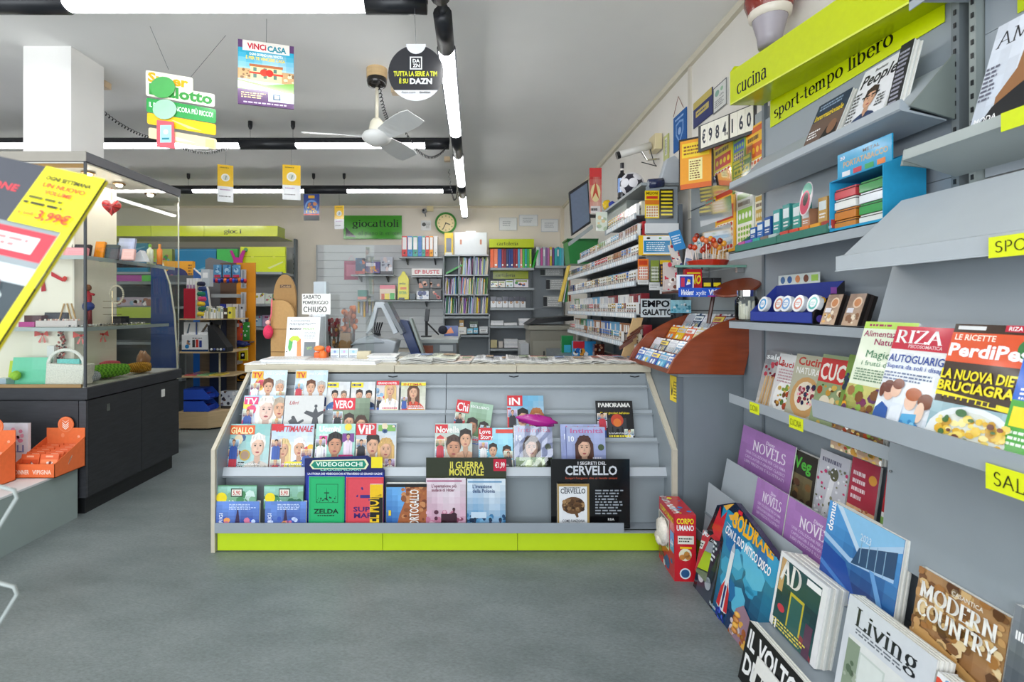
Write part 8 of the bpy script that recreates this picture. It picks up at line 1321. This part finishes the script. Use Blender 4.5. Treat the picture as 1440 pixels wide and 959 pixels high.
for k in range(12):
    o = G().tube([(0,0,0),(.02,-.04,.03)],.018,['#1f3ab8','#c82f3c','#2a4ac8','#1c2a7a','#e87a2a'][k%5],8).build('scissor_handle','plastic',loc=(bases[0]-.2+.036*k,bases[1]-.04,1.70-.004*(k%3)),smooth=True); tag(o,'blue or red scissor handle, %s from the left on the top hooks' % ORD[k],'scissors','scissors hanging in the pen rack')
for k in range(3): on(1.76,-.25+.12*k,.05,.10,.16,'#5a9ac8',[('c',.5,.55,.3,'#a8d0e8'),('r',.1,.0,.9,.2,'#c83a5a'),('blob',0,.3,1,1,['#3a78b0','#8ac0e0'],6,.15)],'blue blister card, %s from the left above the scissors' % ORD[k],'blister_card','card',dep=.015,base=bases,grp='blue blister cards')
for k,(z,h) in enumerate(((1.62,.24),(1.33,.24),(1.02,.22))): on(z,.10 if k<2 else .06,.05,.06 if k<2 else .13,h,'#b8bcc0' if k<2 else '#3a3c44',[('r',.3,.05,.45,.95,'#6a6c70'),('r',.55,.05,.7,.95,'#6a6c70')] if k<2 else [('r',.1+.3*j,.05,.25+.3*j,.8,'#5a5c66') for j in range(3)],'%s pen refill card on the orange panel' % ['upper silver','lower silver','dark'][k],'refill_card','card',dep=.02,base=bases)
t = thing('grey_brand_header','grey rounded header board of a pencil stand','display stand',((308-CX)*6.8/F,6.8,0)); G().prism([(-.2,.5),(.2,.5),(.2,1.95),(.17,2.0),(-.13,2.07),(-.19,2.04)],0,.02,'y','#6f7072').build('board','matte',t); G().box(-.03,-.004,1.88,.15,-.001,1.95,'#15171c').draw([('ln',.1,.2,.9,.8,1,'#d8d8da')],.18,.07,(-.03,-.004,1.88)).build('plate','glossy',t); G().box(-.22,-.1,0,.22,.2,.5,'#55585c').build('base','metal_paint',t)
t = thing('blue_arch_board','blue arched board with a white edge behind the stationery stand','display stand',((283-CX)*6.12/F,6.12,0)); G().prism([(-.1,.3),(.12,.3),(.12,1.3),(.08,1.6),(.02,1.75),(-.1,1.85)],0,.02,'y','#1f5fb0').build('board','glossy',t); G().tube([(.125,0,.4),(.125,0,1.3),(.085,0,1.6),(.025,0,1.76),(-.09,0,1.86)],.012,'#e8e8e4',6).build('edging','plastic',t); G().box(-.15,-.1,0,.15,.15,.3,'#3a3c40').build('foot','metal_paint',t)
t = thing('orange_toy_box','orange game box with a dark blue oval picture','box',((250-CX)*6.6/F,6.6,1.62)); G().box(-.2,0,0,.2,.06,.38,'#f2a81e').draw([('e',.45,.45,.4,.32,'#2a2f6c'),('c',.3,.45,.07,'#c85a7a'),('c',.52,.45,.07,'#4ab86a'),('c',.74,.42,.07,'#f0e02a'),('ln',.85,.5,.98,.9,4,'#8a5a1c')],.4,.38,(-.2,0,0)).build('box','glossy',t); G().box(-.2,.0,-1.62,-.17,.06,0,'#666').box(.17,0,-1.62,.2,.06,0,'#666').box(-.2,.0,-.02,.2,.06,0,'#888').build('support_frame','metal_paint',t)
for k,(a,b,c,d,D,col,sh,lb) in enumerate(((212,242,350,384,7.9,'#b8c84a',[('blob',0,0,1,1,['#c83a6a','#4aa85a','#8ac8d8','#f0f0f0'],14,.1)],'mixed colourful toy bags seen through the glass'),(163,215,387,395.5,6.07,'#b04aa0',[('r',.7,0,1,1,'#5ab84a')],'magenta and green flat bag seen through the glass'),(165,212,418,430,6.07,'#b8a8b8',[('blob',0,0,1,1,['#a06a5a','#c8a8b0','#f0e8ec','#8aa8c0'],14,.08)],'row of small plush toys seen through the glass'),(163,215,432,447,5.9,'#b8cc3a',[],'yellow-green shelf edging seen through the glass'))): item(a,b,c,d,D,col,sh,lb,['toy_bags','flat_bag','plush_row','shelf_edging'][k],'toy' if k<3 else 'panel',dep=.1)
t = thing('low_gondola','grey gondola with shelves behind the glass showcase','shelving',(-4.2,6.12,0)); 
for z in (1.69,1.39,.95,.5): G().box(-.6,-.1,z-.03,.6,.35,z,'#8a9294').build('shelf_board','metal_paint',t)
G().box(-.6,.35,0,.6,.38,1.8,'#5c6264').build('back_panel','metal_paint',t); G().box(-.6,.0,0,-.58,.35,1.5,'#6a7072').box(.58,0,0,.6,.35,1.5,'#6a7072').build('side','metal_paint',t)

# ================================================================== LEFT FOREGROUND: PLATFORM AND ORANGE DISPLAYS
t = thing('low_platform','low pale grey platform on the left with a white top','platform',(-3.6,1.8,0)); G().box(-.9,-2.6,0,1.0,1.41,.318,'#8d9b99').build('body','metal_paint',t); G().box(-.9,-2.6,.318,1.003,1.413,.332,'#cfd2d4').build('top','metal_paint',t,bevel=.002)
def obox(loc, rz, label, w, d, hb_, hf, full):
    t = thing('jewellery_counter_display', label, 'display box', loc, rz=rz); OR = '#e8703a'
    G().prism([(0,0),(d,0),(d,hb_*.78),(0,hf)],w-.003,w,'x',OR).build('side_wall','matte',t); G().prism([(0,0),(d,0),(d,hb_*.78),(0,hf)],0,.003,'x','#d8602c').build('side_wall','matte',t)
    g = G().prism([(.0,0),(w,0),(w,hb_),(w*.72,hb_)]+[(w*.5+.052*math.cos(R(a)), hb_+.022+.052*math.sin(R(a))) for a in range(-25,206,15)]+[(w*.28,hb_),(0,hb_)],d-.004,d,'y',OR)
    g.draw([('blob',.05,.35,.95,.85,['#f08a5c','#e0824c','#f4a888'],16,.04),],w,hb_,(0,d-.004,0)); g.draw([('c',.5,.5,.46,'#f08a5c'),('c',.5,.5,.42,'#ea7440'),('p',[(.3,.76),(.34,.76),(.5,.6),(.5,.66),(.38,.74),(.3,.8)],'#fdf0e4'),('p',[(.7,.8),(.62,.74),(.5,.66),(.5,.6),(.66,.76),(.7,.76)],'#fdf0e4')]+[('p',[(.3,.66-.12*k),(.5,.48-.12*k),(.7,.66-.12*k),(.7,.60-.12*k),(.5,.42-.12*k),(.3,.60-.12*k)],'#fdf0e4') for k in range(3)],.104,.104,(w*.5-.052,d-.005,hb_+.022-.052)); g.build('back_wall','matte',t)
    g = G().box(0,0,0,w,.003,hf,OR).draw([T('DINNER',.04,.28,.3,'#f8d8c4',w=.34,b=2),T('VIPIGNA',.46,.28,.3,'#f8d8c4',w=.46,b=2)],w,hf,(0,0,0)); g.build('front_wall','matte',t)
    G().box(0,0,0,w,d,.004,OR).build('floor_card','matte',t)
    g = G(); xr = w+.0004
    for k in range(5): g.face([(xr,d*.42+.006*k,.055+.008*k),(xr,d*.42+.006*k+.003,.052+.008*k),(xr,d*.42+.02+.003*k,.085+.004*k),(xr,d*.42+.017+.003*k,.088+.004*k)],'#f8dccb')
    g.build('fox_emblem','paper',t)
    return t
GJ = 'jewellery cards in the orange display boxes'
for bi, (loc, rz, lb) in enumerate((((-2.812,2.99,.3325),0,'orange counter display box with fox emblem, right one'),((-3.02,2.70,.3325),0,'orange counter display box with fox emblem, left one'))):
    obox(loc, rz, lb, .25, .235, .25, .085, True) if bi == 0 else obox(loc, rz, lb, .25, .26, .30, .085, True)
    for col in range(2):
        for k in range(6 if bi == 0 else 5):
            x = loc[0]+.008+.118*col; y = loc[1]+.02+.034*k; z = loc[2]+.006
            o = G().box(0,0,0,.112,.003,.13+.004*k,'#e2683a').draw([('r',.05,.05,.95,.75,'#c84e28' if col == 0 else '#f08a58')]+([('blob',.3,.25,.75,.62,['#f0e8e0','#2a2228','#8a4a3c','#d8c0b0'],16,.07)] if k == 0 else [])+[('r',.3,.85,.7,.93,'#f6b090')],.112,.13+.004*k,(0,0,0),seed=k+col*7).build('jewellery_card','paper',loc=(x,y,z)); o.rotation_euler[0]=R(-12)
            tag(o,'orange jewellery card, %s from the front, %s column of the %s orange box' % (ORD[k],['left','right'][col],['right','left'][bi]),'card',GJ)
o = G().box(0,0,0,.17,.02,.31,'#dcdde4').draw([('r',0,0,1,1,'#dcdde6'),('blob',.2,.62,.8,.88,['#e8a0b8','#f0c0cc','#d88aa8'],12,.08),T('LILLI',.1,.42,.14,'#7a86b8',w=.75,b=2),('ln',.2,.26,.6,.36,2,'#333')],.17,.31,(0,0,0)).build('white_gift_box','glossy',loc=(-2.985,3.09,.3325)); tag(o,'white box with pink figure and blue lettering behind the orange boxes','box')
t = thing('white_counter_sign','pale blue rounded sign card behind the left orange box','sign',(-2.86,2.98,.3325)); t.location=(-3.12,3.0,.3325); G().prism([(-.12,0),(.1,0),(.1,.34)]+[(.0+.1*math.cos(R(a)),.34+.1*math.sin(R(a))) for a in range(15,120,15)]+[(-.12,.44)],0,.006,'y','#c8d4e4').draw([('r',.0,.55,1,.62,'#8a9ac0'),('ln',.2,.7,.8,.8,2,'#eef2f8')],.22,.44,(-.12,0,0)).build('card','glossy',t)
# near wire rack and the magazine in it, close to the lens
t = thing('near_wire_rack','grey steel wire magazine holder at the far left, close to the viewer','wire rack',(-.62,.66,0))
for z0 in (1.03,.90):
    G().tube([(-.25,.05,z0+.11),(-.02,.0,z0+.10),(.0,-.0,z0+.095),(.004,-.0,z0+.085),(-.06,.0,z0-.02),(-.3,.05,z0-.05)],.0026,'#9aa19e',8).build('wire','metal_paint',t,smooth=True)
G().tube([(-.25,.05,0),(-.25,.05,1.75)],.012,'#8a908e').build('post','metal_paint',t,smooth=True); G().box(-.4,-.1,0,-.1,.2,.02,'#7a8080').build('base','metal_paint',t)
# large tilted dark and yellow magazine in the near rack, leaning back and turned a little
t = thing('near_magazine','black and yellow magazine leaning in the near wire holder at the far left','magazine',Wp(150,254,.62))
T0 = Vector(Wp(150,254,.62)); up = (T0-Vector(Wp(10,470,.533))).normalized(); rt = (T0-Vector(Wp(71,236,.62))).normalized(); rt = (rt-up*rt.dot(up)).normalized(); nn = up.cross(rt); nn = -nn if nn.y > 0 else nn
wd_, H3 = .19, .27; o3 = -rt*wd_-up*H3; q = [o3, o3+rt*wd_, Vector((0,0,0)), -rt*wd_]; bk = -nn*.004
g = G(); g.face(q,'#3b3e46').face([p+bk for p in q[::-1]],'#3b3e46')
for i in range(4): g.face([q[i],q[(i+1)%4],q[(i+1)%4]+bk,q[i]+bk],'#e0d02a')
g.draw([('r',.0,.69,.6,1,'#44464f'), T('COLLEZIONE',.02,.84,.035,'#d8404a',w=.5,b=2), ('r',.1,.74,.42,.785,'#d8dcdc'), ('r',0,.5,1,.69,'#8f979a'), ('r',.28,.53,.93,.67,'#c83a48'), ('r',.36,.56,.85,.64,'#e8e4e2'), ('ln',.4,.575,.82,.63,2,'#b88'), ('r',0,.42,1,.5,'#c8d0d0'), ('r',0,0,1,.42,'#39444a'), ('blob',0,.05,.9,.4,['#8a3a44','#4a2c34','#26343a','#b0b8b8','#7a4a50'],26,.06), ('r',.6,.69,1,1,'#ece11f'), ('r',.945,0,1,.7,'#e8da1c'), ('r',0,0,1,.03,'#c8302c'),
 T('OGNI SETTIMANA',.65,.93,.022,'#2a2a20',w=.3,b=2), T('UN NUOVO',.66,.89,.024,'#d8502c',w=.28,b=2), T('VOLUME',.7,.855,.022,'#d8502c',w=.18,b=2), ('ln',.63,.815,.95,.84,1,'#5a5a1c'), ('ln',.62,.785,.96,.81,1,'#2a2a20'), T('a soli',.63,.735,.02,'#d8502c',w=.1,b=1), T('3,99€',.75,.725,.045,'#d8402c',w=.21,b=2)], wd_, H3, tuple(o3), tuple(rt), tuple(up), tuple(nn), seed=4)
g.build('cover','glossy',t)
